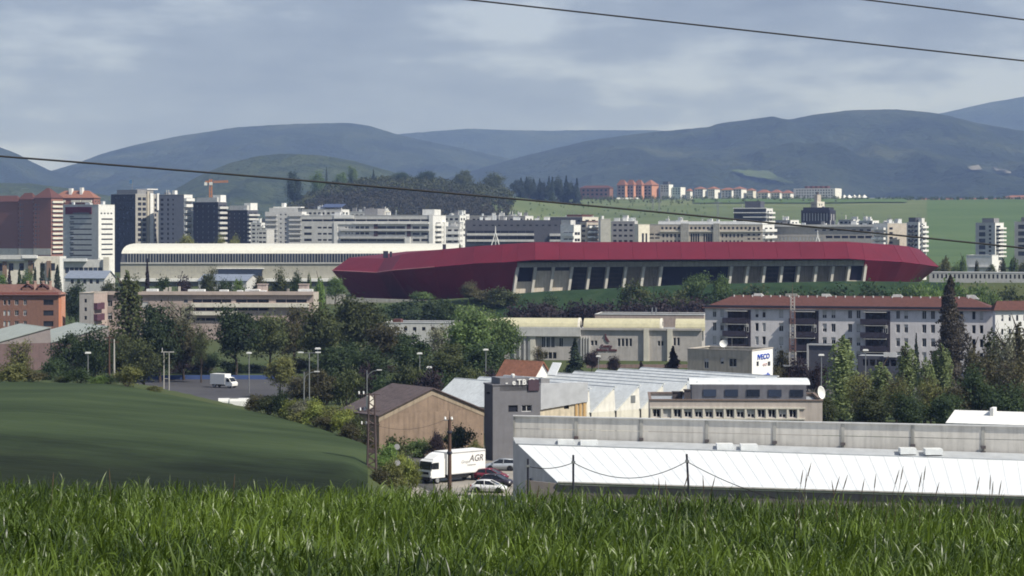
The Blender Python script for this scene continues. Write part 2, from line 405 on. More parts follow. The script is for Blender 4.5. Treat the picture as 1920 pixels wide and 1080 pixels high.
mountain('mountain', [(480, 330), (640, 262), (740, 252), (800, 247), (880, 241), (960, 244), (1020, 245), (1100, 244), (1230, 244), (1330, 252), (1500, 290), (1650, 330)], 11500, 3600, 2300, forest_m, 5)
mountain('mountain', [(700, 370), (850, 330), (980, 293), (1100, 264), (1170, 254), (1230, 247), (1330, 238), (1345, 232), (1420, 222), (1450, 218), (1478, 225), (1520, 216), (1580, 208), (1600, 206), (1680, 205), (1740, 210), (1770, 215), (1830, 230), (1920, 246), (2050, 262), (2400, 300), (3000, 340), (3600, 380)], 7600, 3300, 2600, forest_m, 9)
mountain('mountain', [(1500, 300), (1640, 245), (1740, 217), (1790, 207), (1850, 193), (1920, 181), (2000, 172), (2200, 180), (2600, 210), (3200, 260)], 11800, 3400, 2300, forest_m, 12)
mountain('hill', [(230, 402), (300, 372), (370, 331), (430, 306), (480, 293), (530, 288), (600, 291), (660, 301), (720, 318), (790, 338), (900, 352), (1100, 372), (1300, 392)], 4700, 1500, 1200, hill_m, 21)
mountain('hill', [(-900, 350), (-300, 345), (-100, 344), (0, 343), (60, 344), (120, 352), (200, 366), (300, 384), (420, 404)], 4300, 1100, 1100, hill_m, 25)
# pale clearing and bare scars on the right-hand mountain
clear_m = terrain('pale_clearing', [(0.05, 0.075, 0.035), (0.07, 0.095, 0.045), (0.06, 0.08, 0.04)], 0.01)
scar_m = terrain('bare_rock_scar', [(0.1, 0.1, 0.09), (0.16, 0.155, 0.145), (0.09, 0.09, 0.085)], 0.02)
def on_mountain(px, py):                 # a point on the right mountain's front slope, found by marching out along the sight line
    best = None
    for d in np.arange(4200, 7700, 12.0):
        v = (d - 7600) / 3300.0
        if v < -1: continue
        xx = (px - 960) / F * d; p7 = 960 + xx / 7600 * F
        cz = ZC - (np.interp(p7, [980, 1230, 1450, 1600, 1680, 1740, 1920, 2050], [293, 247, 218, 206, 205, 210, 246, 262]) - YH) / F * 7600
        sh = (1 + v) ** 1.25
        nz = float(fbm(np.array([xx / (7600 * 0.035) + 63]), np.array([v * 3300 / (7600 * 0.09)]), 5)[0])
        z = cz * sh + nz * cz * 0.85 * (1 - sh) * sh * 2.2 - (1 - sh) ** 6 * 40
        if z > ZC - (py - YH) / F * d: return (xx, d, z + 6)
    return (xx, d, z)
def patch(poly, mat, nm, n=9):
    (ax, ay), (bx, by), (cx, cy), (dx, dy) = poly
    P = np.zeros((n, n, 3))
    for i in range(n):
        for j in range(n):
            u, v = i / (n - 1), j / (n - 1)
            P[i, j] = on_mountain((ax * (1 - u) + bx * u) * (1 - v) + (dx * (1 - u) + cx * u) * v, (ay * (1 - u) + by * u) * (1 - v) + (dy * (1 - u) + cy * u) * v)
    structure(link(nm, grid_mesh(nm, P), mat, smooth_=True))
patch([(1366, 323), (1440, 326), (1490, 350), (1400, 334)], clear_m, 'clearing')
patch([(1815, 318), (1835, 314), (1842, 322), (1820, 324)], scar_m, 'rock_scar', 5)
patch([(1862, 318), (1895, 326), (1896, 330), (1868, 325)], scar_m, 'rock_scar', 5)

# ---------------------------------------------------------------- air
hm = bpy.data.materials.new('haze_air'); hm.use_nodes = True; hm.node_tree.nodes.clear()
ho = hm.node_tree.nodes.new('ShaderNodeOutputMaterial'); hv = hm.node_tree.nodes.new('ShaderNodeVolumePrincipled')
hv.inputs['Color'].default_value = (0.31, 0.47, 0.92, 1); hv.inputs['Absorption Color'].default_value = (1, 1, 1, 1); hv.inputs['Density'].default_value = 8.5e-5; hv.inputs['Anisotropy'].default_value = 0.0
hm.node_tree.links.new(hv.outputs[0], ho.inputs['Volume'])
HAZE = MB().box(-9000, 9000, -120, 16300, -60, 860).build('haze', hm)
stuff(HAZE, 'thin blue haze in the air before the mountains', 'haze')

# ---------------------------------------------------------------- wheat in the foreground
def blades(n, rs, y0, y1, base, length, width, lean, curl, wide=0.27, wpad=0.7):
    """arched leaf blades; returns verts (n*8) and quads"""
    y = y0 + (y1 - y0) * rs.rand(n) ** 0.85
    x = (rs.rand(n) * 2 - 1) * (wide * y + wpad)
    z0 = H(x, y) + base[0] + (base[1] - base[0]) * rs.rand(n)
    z0 += 0.13 * fbm(x / 0.5, y / 0.5, 4) + 0.035 * rs.rand(n) ** 6
    Ln = length[0] + (length[1] - length[0]) * rs.rand(n); Wd = width[0] + (width[1] - width[0]) * rs.rand(n)
    az = rs.rand(n) * 2 * np.pi + 0.0; th = lean[0] + (lean[1] - lean[0]) * rs.rand(n) ** 1.5
    cu = curl[0] + (curl[1] - curl[0]) * rs.rand(n) ** 1.35
    wind = 0.07
    k = 6; V = np.zeros((n, k, 2, 3)); p = np.stack([x, y, z0], -1)
    wprof = [0.55, 0.95, 1.0, 0.85, 0.55, 0.05]
    tw = rs.rand(n) * np.pi
    for i in range(k):
        a = th + cu * (i / (k - 1)) ** 1.6
        dirv = np.stack([np.cos(az) * np.sin(a) + wind, np.sin(az) * np.sin(a), np.cos(a)], -1)
        side = np.stack([np.cos(tw), np.sin(tw), np.zeros(n)], -1)
        side = side - dirv * (side * dirv).sum(-1, keepdims=True); side /= np.linalg.norm(side, axis=-1, keepdims=True) + 1e-9
        w = (Wd * wprof[i] * 0.5)[:, None]
        V[:, i, 0] = p - side * w; V[:, i, 1] = p + side * w
        p = p + dirv * (Ln / (k - 1))[:, None]
    b = np.arange(n)[:, None] * (2 * k) + (np.arange(k - 1) * 2)[None, :]
    Fc = np.stack([b, b + 1, b + 3, b + 2], -1).reshape(-1, 4)
    return V.reshape(-1, 3), Fc
def join_np(parts):
    vs, fs, o = [], [], 0
    for v, f in parts: vs.append(v); fs.append(f + o); o += len(v)
    return np.concatenate(vs), np.concatenate(fs)
rs = np.random.RandomState(11)
wheat_m = leaf('wheat_leaf', (0.011, 0.029, 0.004), (0.15, 0.22, 0.026), var=0.0, trans=0.3)
wheat_m.node_tree.nodes['Principled BSDF'].inputs['Roughness'].default_value = 0.42
wheat_m.node_tree.nodes['Principled BSDF'].inputs['Specular IOR Level'].default_value = 0.5
v, f = join_np([
    blades(74000, rs, 4.3, 8.2, (0.36, 0.605), (0.05, 0.15), (0.003, 0.0075), (0.03, 0.5), (0.15, 3.1)),
    blades(66000, rs, 7.8, 12.5, (0.38, 0.605), (0.05, 0.15), (0.003, 0.0078), (0.03, 0.5), (0.15, 3.0)),
    blades(32000, rs, 12, 20, (0.38, 0.6), (0.05, 0.14), (0.0036, 0.0085), (0.03, 0.45), (0.1, 2.6)),
    blades(5000, rs, 4.3, 9.5, (0.1, 0.34), (0.2, 0.3), (0.006, 0.011), (0.0, 0.25), (0.0, 0.8)),
    blades(5000, rs, 9, 20, (0.1, 0.34), (0.2, 0.3), (0.006, 0.012), (0.0, 0.25), (0.0, 0.8))])
stuff(link('wheat_field', mesh_np('wheat_field', v, f, 4), wheat_m), 'tall young green wheat filling the foreground', 'wheat')
# taller grass stalks with seed heads that stand against the white roof
mb = MB()
for px, py, dpx, dd in [(1505, 885, 12, 10.5), (1520, 872, 20, 10.9), (1512, 892, 6, 11.2), (1560, 905, -10, 11), (1573, 898, 22, 10.2), (1588, 895, 22, 10.6), (1620, 902, 12, 11.4), (1642, 893, 8, 10.8),
                        (1685, 885, 22, 10.3), (1693, 878, 14, 11.0), (1735, 878, 10, 10.7), (1728, 890, 16, 10.1), (1700, 905, 22, 11.6), (1760, 908, 18, 11), (1836, 898, 14, 10.9), (1857, 895, 3, 10.4), (1862, 906, 6, 11.2),
                        (1877, 905, 12, 10.6), (1248, 905, -6, 11.2), (1290, 890, 20, 10.9), (1340, 897, 16, 11.3), (1318, 896, -4, 10.6), (1010, 912, 8, 11.4), (1235, 900, -4, 11), (100, 890, 4, 10.9), (205, 882, -3, 11.3), (440, 893, 5, 11.2)]:
    top = at(px, py, dd); x0 = top.x - dpx / F * dd * 1.6; g = h(x0, dd) + 0.2
    mid = Vector((x0 + (top.x - x0) * 0.35, dd, g + (top.z - g) * 0.72))
    mb.path([(x0, dd, g), mid, top], 0.0011, 4)
    sl = (top - mid).normalized(); mb.tube(top - sl * 0.055, top - sl * 0.02, 0.0024, 0.0028, 5); mb.tube(top - sl * 0.02, top + sl * 0.012, 0.0028, 0.0006, 5)
stuff(mb.build('seed_grass', M('dry_seed_head', (0.1, 0.07, 0.045), var=0.3)), 'thin grass stalks with dark seed heads above the wheat', 'grass')

# ---------------------------------------------------------------- overhead cables
def cable(pts, r, label):
    mb = MB(); P = [at(*p) for p in pts]; out = []
    a, b = P[0], P[-1]; m_ = P[1]
    for i in range(49):                   # quadratic through the three points = sagging span
        t = -0.25 + 1.5 * i / 48
        out.append(a * ((t - .5) * (t - 1) / .5) + m_ * (t * (t - 1) / -.25) + b * (t * (t - .5) / .5))
    mb.path(out, r, 6)
    tag(mb.build('power_cable', M('cable_sheath', (0.03, 0.03, 0.035), var=0.1)), label, 'cable', None)
cable([(0, 293, 26), (960, 372.5, 27.5), (1920, 465, 29)], 0.0125, 'dark overhead cable crossing the whole view below the mountains')
cable([(875, -1, 30), (1400, 57, 31), (1920, 114, 32)], 0.0115, 'upper thin cable crossing the cloudy sky at right')
cable([(1610, -2, 33), (1765, 17, 33.4), (1920, 37, 33.8)], 0.0115, 'short cable in the top right corner of the sky')
# ---------------------------------------------------------------- building kit
_wc = {}
def win_mesh(w, hh, kind):
    key = (round(w, 2), round(hh, 2), kind)
    if key in _wc: return _wc[key]
    w, hh = key[0], key[1]
    fr = {'w': frame_w, 's': frame_d, 'd': frame_d, 'b': frame_w, 'v': frame_w, 'q': frame_d}[kind[0]]
    mb = MB(); mb.mat(0).face((0, 0, 0), (w, 0, 0), (w, 0, hh), (0, 0, hh))
    b = min(0.09, w * 0.12); mb.mat(1)
    for x0, x1, z0, z1 in ((0, w, 0, b), (0, w, hh - b, hh), (0, b, b, hh - b), (w - b, w, b, hh - b)):
        mb.face((x0, -.05, z0), (x1, -.05, z0), (x1, -.05, z1), (x0, -.05, z1))
    if kind[0] in 'wb' and w > 0.8: mb.face((w / 2 - .04, -.05, b), (w / 2 + .04, -.05, b), (w / 2 + .04, -.05, hh - b), (w / 2 - .04, -.05, hh - b))
    if kind[0] in 'sq' and w > 2.5:
        n = max(2, int(w / 1.6))
        for i in range(1, n): mb.face((w * i / n - .04, -.05, b), (w * i / n + .04, -.05, b), (w * i / n + .04, -.05, hh - b), (w * i / n - .04, -.05, hh - b))
    if kind[0] == 'b':
        fz = {'b1': 0.35, 'b2': 0.6, 'b3': 0.9}.get(kind, 0.5)
        mb.mat(2).face((b, -.03, hh * (1 - fz)), (w - b, -.03, hh * (1 - fz)), (w - b, -.03, hh - b), (b, -.03, hh - b))
    me = mb.mesh('window', [g_blue if kind[0] == 'q' else g_dark, fr, blind]); _wc[key] = me
    return me

def wall_mesh(mb, Lw, Ht, holes, r=0.22):
    """wall in the plane y=0 (x 0..Lw, z 0..Ht) facing -y with real openings and reveals"""
    xs = sorted({0.0, Lw, *[q for hh in holes for q in hh[:2]]}); zs = sorted({0.0, Ht, *[q for hh in holes for q in hh[2:4]]})
    cov = np.zeros((len(xs) - 1, len(zs) - 1), bool)
    xi = {v: i for i, v in enumerate(xs)}; zi = {v: i for i, v in enumerate(zs)}
    for x0, x1, z0, z1 in holes: cov[xi[x0]:xi[x1], zi[z0]:zi[z1]] = True
    for j in range(len(zs) - 1):                       # merge runs along x
        i = 0
        while i < len(xs) - 1:
            if cov[i, j]: i += 1; continue
            k = i
            while k < len(xs) - 1 and not cov[k, j]: k += 1
            mb.face((xs[i], 0, zs[j]), (xs[k], 0, zs[j]), (xs[k], 0, zs[j + 1]), (xs[i], 0, zs[j + 1])); i = k
    for x0, x1, z0, z1 in holes:
        mb.face((x0, 0, z0), (x1, 0, z0), (x1, r, z0), (x0, r, z0)); mb.face((x0, 0, z1), (x0, r, z1), (x1, r, z1), (x1, 0, z1))
        mb.face((x0, 0, z0), (x0, r, z0), (x0, r, z1), (x0, 0, z1)); mb.face((x1, 0, z0), (x1, 0, z1), (x1, r, z1), (x1, r, z0))
    return mb

class Bld:
    """corner building: left face seen from photo column a to b, right face from b to c; turned by t degrees"""
    def __init__(s, name, label, cat, a, b, c, top, d, t, group=None, z0=None, depth=None):
        s.t = math.radians(t) + math.atan((b - 960) / F); s.d = d; ct, st = math.cos(s.t), math.sin(s.t)
        xk = X(b, d); s.g = h(xk, d) if z0 is None else z0
        ka = (a - 960) / F; kc = (c - 960) / F
        s.W = (xk - ka * d) / (ct + ka * st)
        den = st - kc * ct
        s.D = depth if depth else (kc * d - xk) / den
        s.H = Z(top, d) - s.g
        s.root = thing(name, label, cat, (xk, d, s.g), -s.t, group)
    def z(s, py, d=None): return Z(py, d or s.d) - s.g
    def face_len(s, side): return s.W if side == 'L' else s.D
    def place(s, side, u, out, zz):          # local position: u along face left to right, out = distance in front of face
        return (-s.W + u, -out, zz) if side == 'L' else (out, u, zz)
    def rz(s, side): return 0.0 if side == 'L' else math.pi / 2
    def walls(s, mL, mR=None, L=(), R=(), roof=None, par=0.5, cap=None, nm='wall'):
        mR = mR or mL; rm = roof or metal_g; rr = random.Random(int(s.W * 100))
        for side, m, specs in (('L', mL, L), ('R', mR, R)):
            Ln = s.face_len(side); holes = []; kinds = []
            for sp in specs:
                f0, f1, pt, pb, nx, nz, fw, fh, kd = sp
                zt, zb = s.z(pt), s.z(pb)
                for i in range(nx):
                    for j in range(nz):
                        cw = (f1 - f0) * Ln / nx; ch = (zt - zb) / nz
                        x0 = f0 * Ln + cw * (i + .5 - fw / 2); zz = zb + ch * (j + .5 - fh / 2)
                        x0 = round(x0, 3); x1 = round(x0 + cw * fw, 3); z0_ = round(zz, 3); z1_ = round(zz + ch * fh, 3)
                        if z0_ < 0.2 or x0 < 0.02 or x1 > Ln - 0.02 or z1_ > s.H - 0.05: continue
                        if any(x0 < q[1] and x1 > q[0] and z0_ < q[3] and z1_ > q[2] for q in holes): continue
                        holes.append((x0, x1, z0_, z1_)); k = kd
                        if kd == 'm': k = rr.choice(['w', 'w', 'b1', 'b2', 'b3'])
                        kinds.append(k)
            mb = wall_mesh(MB(), Ln, s.H, holes)
            o = mb.build(nm, m, s.root)
            o.location = s.place(side, 0, 0, 0); o.rotation_euler = (0, 0, s.rz(side))
            for hq, k in zip(holes, kinds):
                inst('window', win_mesh(hq[1] - hq[0], hq[3] - hq[2], k), s.root, s.place(side, hq[0], -0.2, hq[2]), s.rz(side))
        mb = MB(); mb.face((0, s.D, 0), (-s.W, s.D, 0), (-s.W, s.D, s.H), (0, s.D, s.H)); mb.face((-s.W, s.D, 0), (-s.W, 0, 0), (-s.W, 0, s.H), (-s.W, s.D, s.H))
        mb.build('rear_wall', mL, s.root)
        MB().face((-s.W, 0, s.H - par), (0, 0, s.H - par), (0, s.D, s.H - par), (-s.W, s.D, s.H - par)).build('roof', rm, s.root)
        if cap:
            q = 0.25; mb = MB()
            mb.box(-s.W - .1, .1, -.1, q, s.H, s.H + .18); mb.box(-s.W - .1, .1, s.D - q, s.D + .1, s.H, s.H + .18)
            mb.box(-s.W - .1, -s.W + q, q, s.D - q, s.H, s.H + .18); mb.box(-q, .1, q, s.D - q, s.H, s.H + .18)
            mb.build('coping', cap, s.root)
        return s
    def gable(s, m, rise, mw, along='W', over=0.4):
        W, D, Ht = s.W, s.D, s.H; mb = MB(); o = over
        if along == 'W':      # ridge parallel to the left face
            e = -o * rise / (D / 2)
            mb.slab([(-W - o, -o, Ht + e), (o, -o, Ht + e), (o, D / 2, Ht + rise), (-W - o, D / 2, Ht + rise)], .15)
            mb.slab([(o, D + o, Ht + e), (-W - o, D + o, Ht + e), (-W - o, D / 2, Ht + rise), (o, D / 2, Ht + rise)], .15)
            g = [MB().face((0, 0, Ht), (0, D, Ht), (0, D / 2, Ht + rise - .16)), MB().face((-W, D, Ht), (-W, 0, Ht), (-W, D / 2, Ht + rise - .16))]
        else:
            e = -o * rise / (W / 2)
            mb.slab([(-W - o, D + o, Ht + e), (-W - o, -o, Ht + e), (-W / 2, -o, Ht + rise), (-W / 2, D + o, Ht + rise)], .15)
            mb.slab([(o, -o, Ht + e), (o, D + o, Ht + e), (-W / 2, D + o, Ht + rise), (-W / 2, -o, Ht + rise)], .15)
            g = [MB().face((-W, 0, Ht), (0, 0, Ht), (-W / 2, 0, Ht + rise - .16)), MB().face((0, D, Ht), (-W, D, Ht), (-W / 2, D, Ht + rise - .16))]
        mb.build('pitched_roof', m, s.root); [q.build('gable_wall', mw, s.root) for q in g]; return s
    def hip(s, m, rise, over=0.6):
        W, D, Ht, o = s.W, s.D, s.H, over; q = min(W, D) / 2
        a, b, c, e = (-W - o, -o, Ht), (o, -o, Ht), (o, D + o, Ht), (-W - o, D + o, Ht)
        if W >= D: r0, r1 = (-W + q, D / 2, Ht + rise), (-q, D / 2, Ht + rise)
        else: r0, r1 = (-W / 2, q, Ht + rise), (-W / 2, D - q, Ht + rise)
        mb = MB()
        if W >= D: mb.face(a, b, r1, r0).face(b, c, r1).face(c, e, r0, r1).face(e, a, r0)
        else: mb.face(a, b, r0).face(b, c, r1, r0).face(c, e, r1).face(e, a, r0, r1)
        mb.face(e, c, b, a)
        mb.build('hipped_roof', m, s.root); return s
    def box(s, name, m, fx0, fx1, fy0, fy1, z0, z1):     # box on or in the plan, fractions of W and D
        MB().box(-s.W + fx0 * s.W, -s.W + fx1 * s.W, fy0 * s.D, fy1 * s.D, z0, z1).build(name, m, s.root); return s
    def onface(s, name, m, side, f0, f1, pt, pb, out=0.15, inn=0.05):
        Ln = s.face_len(side); zt, zb = s.z(pt), s.z(pb)
        o = MB().box(0, (f1 - f0) * Ln, -out, inn, zb, zt).build(name, m, s.root)
        o.location = s.place(side, f0 * Ln, 0, 0); o.rotation_euler = (0, 0, s.rz(side)); return o
    def balconies(s, side, f0, f1, pt, pb, n, m, out=1.2, fh=0.4, nx=1, gap=0.0):
        Ln = s.face_len(side); zt, zb = s.z(pt), s.z(pb); ch = (zt - zb) / n; w = (f1 - f0) * Ln / nx * (1 - gap)
        mb = MB(); mb.box(0, w, -out, 0.05, 0, .15); mb.box(0, w, -out, -out + .12, .15, ch * fh); mb.box(0, .12, -out + .12, 0.05, .15, ch * fh); mb.box(w - .12, w, -out + .12, 0.05, .15, ch * fh)
        me = mb.mesh('balcony', m)
        for i in range(nx):
            for k in range(n):
                if zb + k * ch < 0.3: continue
                inst('balcony', me, s.root, s.place(side, f0 * Ln + i * (f1 - f0) * Ln / nx + (f1 - f0) * Ln / nx * gap / 2, 0, zb + k * ch), s.rz(side))
        return s
    def clutter(s, n, seed=1, m=None, big=1.0):
        r = random.Random(seed)
        for i in range(n):
            w, dd, hh = r.uniform(.8, 3) * big, r.uniform(.8, 2.5) * big, r.uniform(.8, 2.4) * big
            x = -s.W + r.uniform(.06, .88) * s.W; y = r.uniform(.1, .75) * s.D
            k = r.random()
            if k < .62:
                mb = MB().box(x, x + w, y, y + dd, s.H - .5, s.H + hh); mb.box(x - .1, x + w + .1, y - .1, y + dd + .1, s.H + hh, s.H + hh + .12)
                mb.build('rooftop_unit', m or r.choice([white, palegrey, metal_w, midgrey]), s.root)
            elif k < .85:
                mb = MB(); mb.tube((x, y, s.H - .5), (x, y, s.H + 2.2 * big), .22 * big, .22 * big, 8); mb.tube((x, y, s.H + 2.2 * big), (x, y, s.H + 2.7 * big), .34 * big, .1, 8)
                mb.build('chimney', r.choice([white, palegrey, metal_g]), s.root)
            else:
                mb = MB(); mb.tube((x, y, s.H - .5), (x, y, s.H + 4.5 * big), .07, .04, 5); mb.box(x - .9, x + .9, y - .03, y + .03, s.H + 3.6 * big, s.H + 3.68 * big); mb.box(x - .6, x + .6, y - .03, y + .03, s.H + 4.1 * big, s.H + 4.17 * big)
                mb.build('aerial', steel, s.root)
        return s

# ---------------------------------------------------------------- left cluster of towers
for lab, a, b, c, top, rf, sd in [('red brick tower at the left edge of the picture', -30, 34, 46, 378, 370, 1), ('second red brick tower from the left edge', 35, 62, 72, 374, 365, 2), ('third red brick tower from the left, beside balconied tower', 63, 96, 118, 371, 356, 3)]:
    B = Bld('brick_tower', lab, 'tower', a, b, c, top, 1500 - sd * 8, 38, 'red brick towers at the left')
    B.walls(brick, brick, L=[(.04, .2, 380, 478, 1, 12, .55, .5, 'w'), (.22, .36, 380, 478, 1, 12, .4, .4, 'w')], R=[(.1, .95, 376, 478, 2, 12, .45, .45, 'b2')], par=.3)
    B.hip(tile, (top - rf) / F * 1500 + 1.2)
    B.balconies('R', .05, .95, 372, 474, 12, offwhite, out=1.0, fh=.45)
    B.onface('base_band', offwhite, 'L', .0, 1.0, 466, 478, .3)
B = Bld('brick_tower', 'brick tower with pale balconies and orange roof behind white office block', 'tower', 100, 176, 188, 371, 1540, 22)
B.walls(brick, brick, L=[(.02, .3, 373, 445, 1, 9, .8, .5, 's'), (.46, .6, 373, 445, 2, 9, .6, .5, 's'), (.66, .95, 373, 445, 2, 9, .7, .5, 's')], R=[(.1, .9, 374, 445, 2, 9, .4, .5, 'w')], par=.3)
B.hip(tile_o, 5.0); B.balconies('L', 0, .3, 371, 446, 9, offwhite, out=1.3, fh=.5); B.balconies('L', .44, .97, 371, 446, 9, offwhite, out=1.3, fh=.5, nx=2, gap=.12)
B.box('rooftop_unit', white, .35, .42, .2, .5, B.H, B.H + 6.5); B.box('rooftop_unit', white, .62, .68, .2, .5, B.H, B.H + 7)

B = Bld('office_tower', 'white office tower with dark red sign and striped windows on its sunny side', 'tower', 118, 184, 215, 384, 1230, 37)
maroon = M('maroon_sign', (0.1, 0.012, 0.03), var=0.1)
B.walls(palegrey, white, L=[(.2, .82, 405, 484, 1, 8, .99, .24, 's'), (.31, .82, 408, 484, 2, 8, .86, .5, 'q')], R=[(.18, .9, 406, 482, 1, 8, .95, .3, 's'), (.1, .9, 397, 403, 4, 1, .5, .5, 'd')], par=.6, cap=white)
B.onface('sign_panel', maroon, 'L', .08, .82, 388, 401.5, .4)
B.onface('sign_strip', slate, 'L', .3, .76, 398, 401.5, .55, -.41)
for k in range(8): B.onface('spandrel', slate, 'L', .2, .31, 405 + k * 9.9, 407 + k * 9.9, .3)
B.onface('corner_pier', white, 'R', .0, .12, 384, 484, .25); B.clutter(6, 4)

B = Bld('apartment_tower', 'tall dark tower with pale stair column and roof aerials behind hall end', 'tower', 208, 254, 297, 364, 1300, 50)
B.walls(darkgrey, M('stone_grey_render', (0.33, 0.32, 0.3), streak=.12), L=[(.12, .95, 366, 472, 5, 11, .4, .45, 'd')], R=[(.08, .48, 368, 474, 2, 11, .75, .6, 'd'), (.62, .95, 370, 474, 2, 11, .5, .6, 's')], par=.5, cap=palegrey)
B.onface('stair_column', M('sandy_render', (.45, .41, .34), streak=.15), 'R', .49, .58, 358, 474, .5)
B.onface('bright_fin', white, 'R', .6, .74, 362, 474, .9); B.onface('bright_fin', white, 'R', .9, 1.0, 362, 394, .9)
B.box('penthouse', midgrey, .15, .98, .1, .8, B.H - .5, B.H + 2.6); B.box('canopy', white, .55, 1.0, .5, .98, B.H + 2.6, B.H + 3.2); B.clutter(8, 5)
mb = MB(); mb.tube((-B.W * .5, B.D * .4, B.H), (-B.W * .5, B.D * .4, B.H + 8.5), .14, .1, 6); mb.build('mast', steel, B.root)
mb = MB(); mb.box(-B.W * .5 - 2.6, -B.W * .5 - .16, B.D * .4 - .05, B.D * .4 + .05, B.H + 6.2, B.H + 8.4); mb.build('blue_flag', M('pale_blue_flag', (.3, .5, .75), var=.2), B.root)

B = Bld('apartment_tower', 'grey blue tower with bright white balcony side, right of the tall dark tower', 'tower', 298, 345, 361, 365, 1290, 30)
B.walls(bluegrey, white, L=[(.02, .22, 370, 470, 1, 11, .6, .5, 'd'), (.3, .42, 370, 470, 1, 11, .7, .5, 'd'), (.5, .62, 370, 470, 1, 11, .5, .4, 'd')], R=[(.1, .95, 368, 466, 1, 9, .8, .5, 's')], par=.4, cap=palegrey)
B.balconies('R', .0, .98, 366, 466, 9, white, out=1.6, fh=.5); B.clutter(4, 6); B.box('canopy', white, .5, .6, .1, .4, B.H, B.H + 2.4)
for lab, a, b, c, top, sd in [('dark navy apartment tower with white rooftop, left one of two', 362, 409, 425, 379, 8), ('shorter dark navy tower with white rooftop, next to the wooded hill', 424, 464, 484, 394, 9)]:
    B = Bld('apartment_tower', lab, 'tower', a, b, c, top, 1280, 34, 'pair of navy towers')
    B.walls(darkgrey, slate, L=[(.06, .95, top + 3, 470, 4, 9, .2, .3, 'b1')], R=[(.06, .95, top + 3, 470, 2, 9, .7, .55, 's')], par=.3, cap=palegrey)
    B.box('penthouse', palegrey, .1, .92, .12, .85, B.H - .3, B.H + 2.6); B.box('penthouse', white, .7, .99, .3, .95, B.H - .3, B.H + 4)
    B.balconies('R', .0, 1.0, top + 3, 468, 9, palegrey, out=1.2, fh=.45); B.clutter(4, sd)

# tower crane
cr0 = thing('tower_crane', 'orange tower crane beyond the navy apartment towers', 'crane', (X(395, 1700), 1700, h(X(395, 1700), 1700)))
orange = M('crane_orange', (.55, .2, .04), var=.1); gz = Z(341, 1700) - cr0.location.z
def lattice(p0, p1, w, n, r):
    mb = MB(); p0, p1 = Vector(p0), Vector(p1); ax = (p1 - p0); L_ = ax.length; ax.normalize(); q = ax.to_track_quat('Z', 'Y')
    cs = [q @ Vector((sx * w / 2, sy * w / 2, 0)) for sx, sy in ((-1, -1), (1, -1), (1, 1), (-1, 1))]
    for c in cs: mb.tube(p0 + c, p1 + c, r, r, 4)
    for i in range(n):
        a, b = p0 + ax * (L_ * i / n), p0 + ax * (L_ * (i + 1) / n)
        for k in range(4): mb.tube(a + cs[k], b + cs[(k + 1) % 4], r * .7, r * .7, 3)
    return mb
lattice((0, 0, 0), (0, 0, gz + 2), 1.7, 22, .16).build('mast', orange, cr0); lattice((2, 0, gz), (13, 0, gz + .3), 1.1, 9, .15).build('jib', orange, cr0)
lattice((-1, 0, gz), (-4, 0, gz), 1.1, 4, .15).build('counter_jib', orange, cr0); MB().box(-4.6, -2.6, -1, 1, gz - 2.6, gz - .3).build('counterweight', white, cr0)
MB().box(-.9, 1.2, -1.2, 1.2, gz - 2.4, gz - .3).build('operator_cab', white, cr0)

# ---------------------------------------------------------------- white blocks behind the hall
B = Bld('apartment_block', 'stepped pale apartment block below the wooded hill', 'apartment block', 497, 566, 575, 397, 1180, 14)
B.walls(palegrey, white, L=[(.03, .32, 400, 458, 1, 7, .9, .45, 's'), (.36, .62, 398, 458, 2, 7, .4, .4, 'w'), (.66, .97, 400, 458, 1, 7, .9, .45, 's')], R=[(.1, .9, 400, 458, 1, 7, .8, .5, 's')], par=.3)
B.balconies('L', .02, .33, 397, 457, 7, palegrey, out=1.0, fh=.4); B.balconies('L', .66, .99, 397, 457, 7, palegrey, out=1.0, fh=.4); B.balconies('R', 0, 1, 397, 457, 7, white, out=1.4, fh=.5)
B.box('penthouse', palegrey, .1, .86, .1, .9, B.H - .3, B.H + 2.0); B.box('penthouse', white, .2, .95, .15, .9, B.H + 2.0, B.H + 2.6); B.box('stair_head', white, .42, .5, .2, .6, B.H + 2.6, B.H + 4.5); B.clutter(4, 3, white)
B = Bld('apartment_block', 'low pale block in front of the stepped apartment block', 'apartment block', 484, 500, 504, 431, 1150, 16, depth=14)
B.walls(palegrey, palegrey, L=[(.05, .95, 433, 458, 2, 3, .8, .4, 's')], par=.3, cap=white)
B = Bld('apartment_block', 'long white terraced block with dark ribbon windows and two stair shafts', 'apartment block', 565, 812, 836, 404, 1120, 13)
plum = M('dark_plum_panel', (.07, .045, .06), var=.2)
B.walls(palegrey, white, L=[(.0, .99, 410.2, 415.8, 12, 1, .97, .72, 's'), (.02, .08, 421, 456, 1, 3, .98, .42, 's'), (.12, .24, 421, 456, 3, 3, .75, .3, 's'),
     (.33, .4, 421, 443, 3, 2, .6, .3, 'w'), (.41, .52, 421, 443, 3, 2, .8, .42, 's'), (.58, .79, 421, 443, 3, 2, .96, .45, 's'), (.84, .97, 421, 456, 2, 3, .8, .42, 's'), (.3, .78, 448, 453.5, 7, 1, .97, .8, 's')],
     R=[(.2, .6, 415, 462, 1, 5, .9, .55, 's')], par=.3, cap=palegrey)
for f0, f1, p0, p1 in ((.555, .583, 417, 443), (.805, .832, 417, 443)): B.onface('stair_shaft', plum, 'L', f0, f1, p0, p1, .5)
for f0, f1, p0, p1 in ((.25, .4, 403, 409.6), (.25, .278, 416, 458), (.278, .4, 416.5, 420.5), (.97, 1.0, 402, 460)): B.onface('white_band', white, 'L', f0, f1, p0, p1, .35)
for q in ((.4, .97, 416.4, 420), (.3, .97, 429.5, 433), (.3, .79, 443.6, 447.4)): B.onface('parapet_band', white if q[0] == .4 else palegrey, 'L', *q, .9)
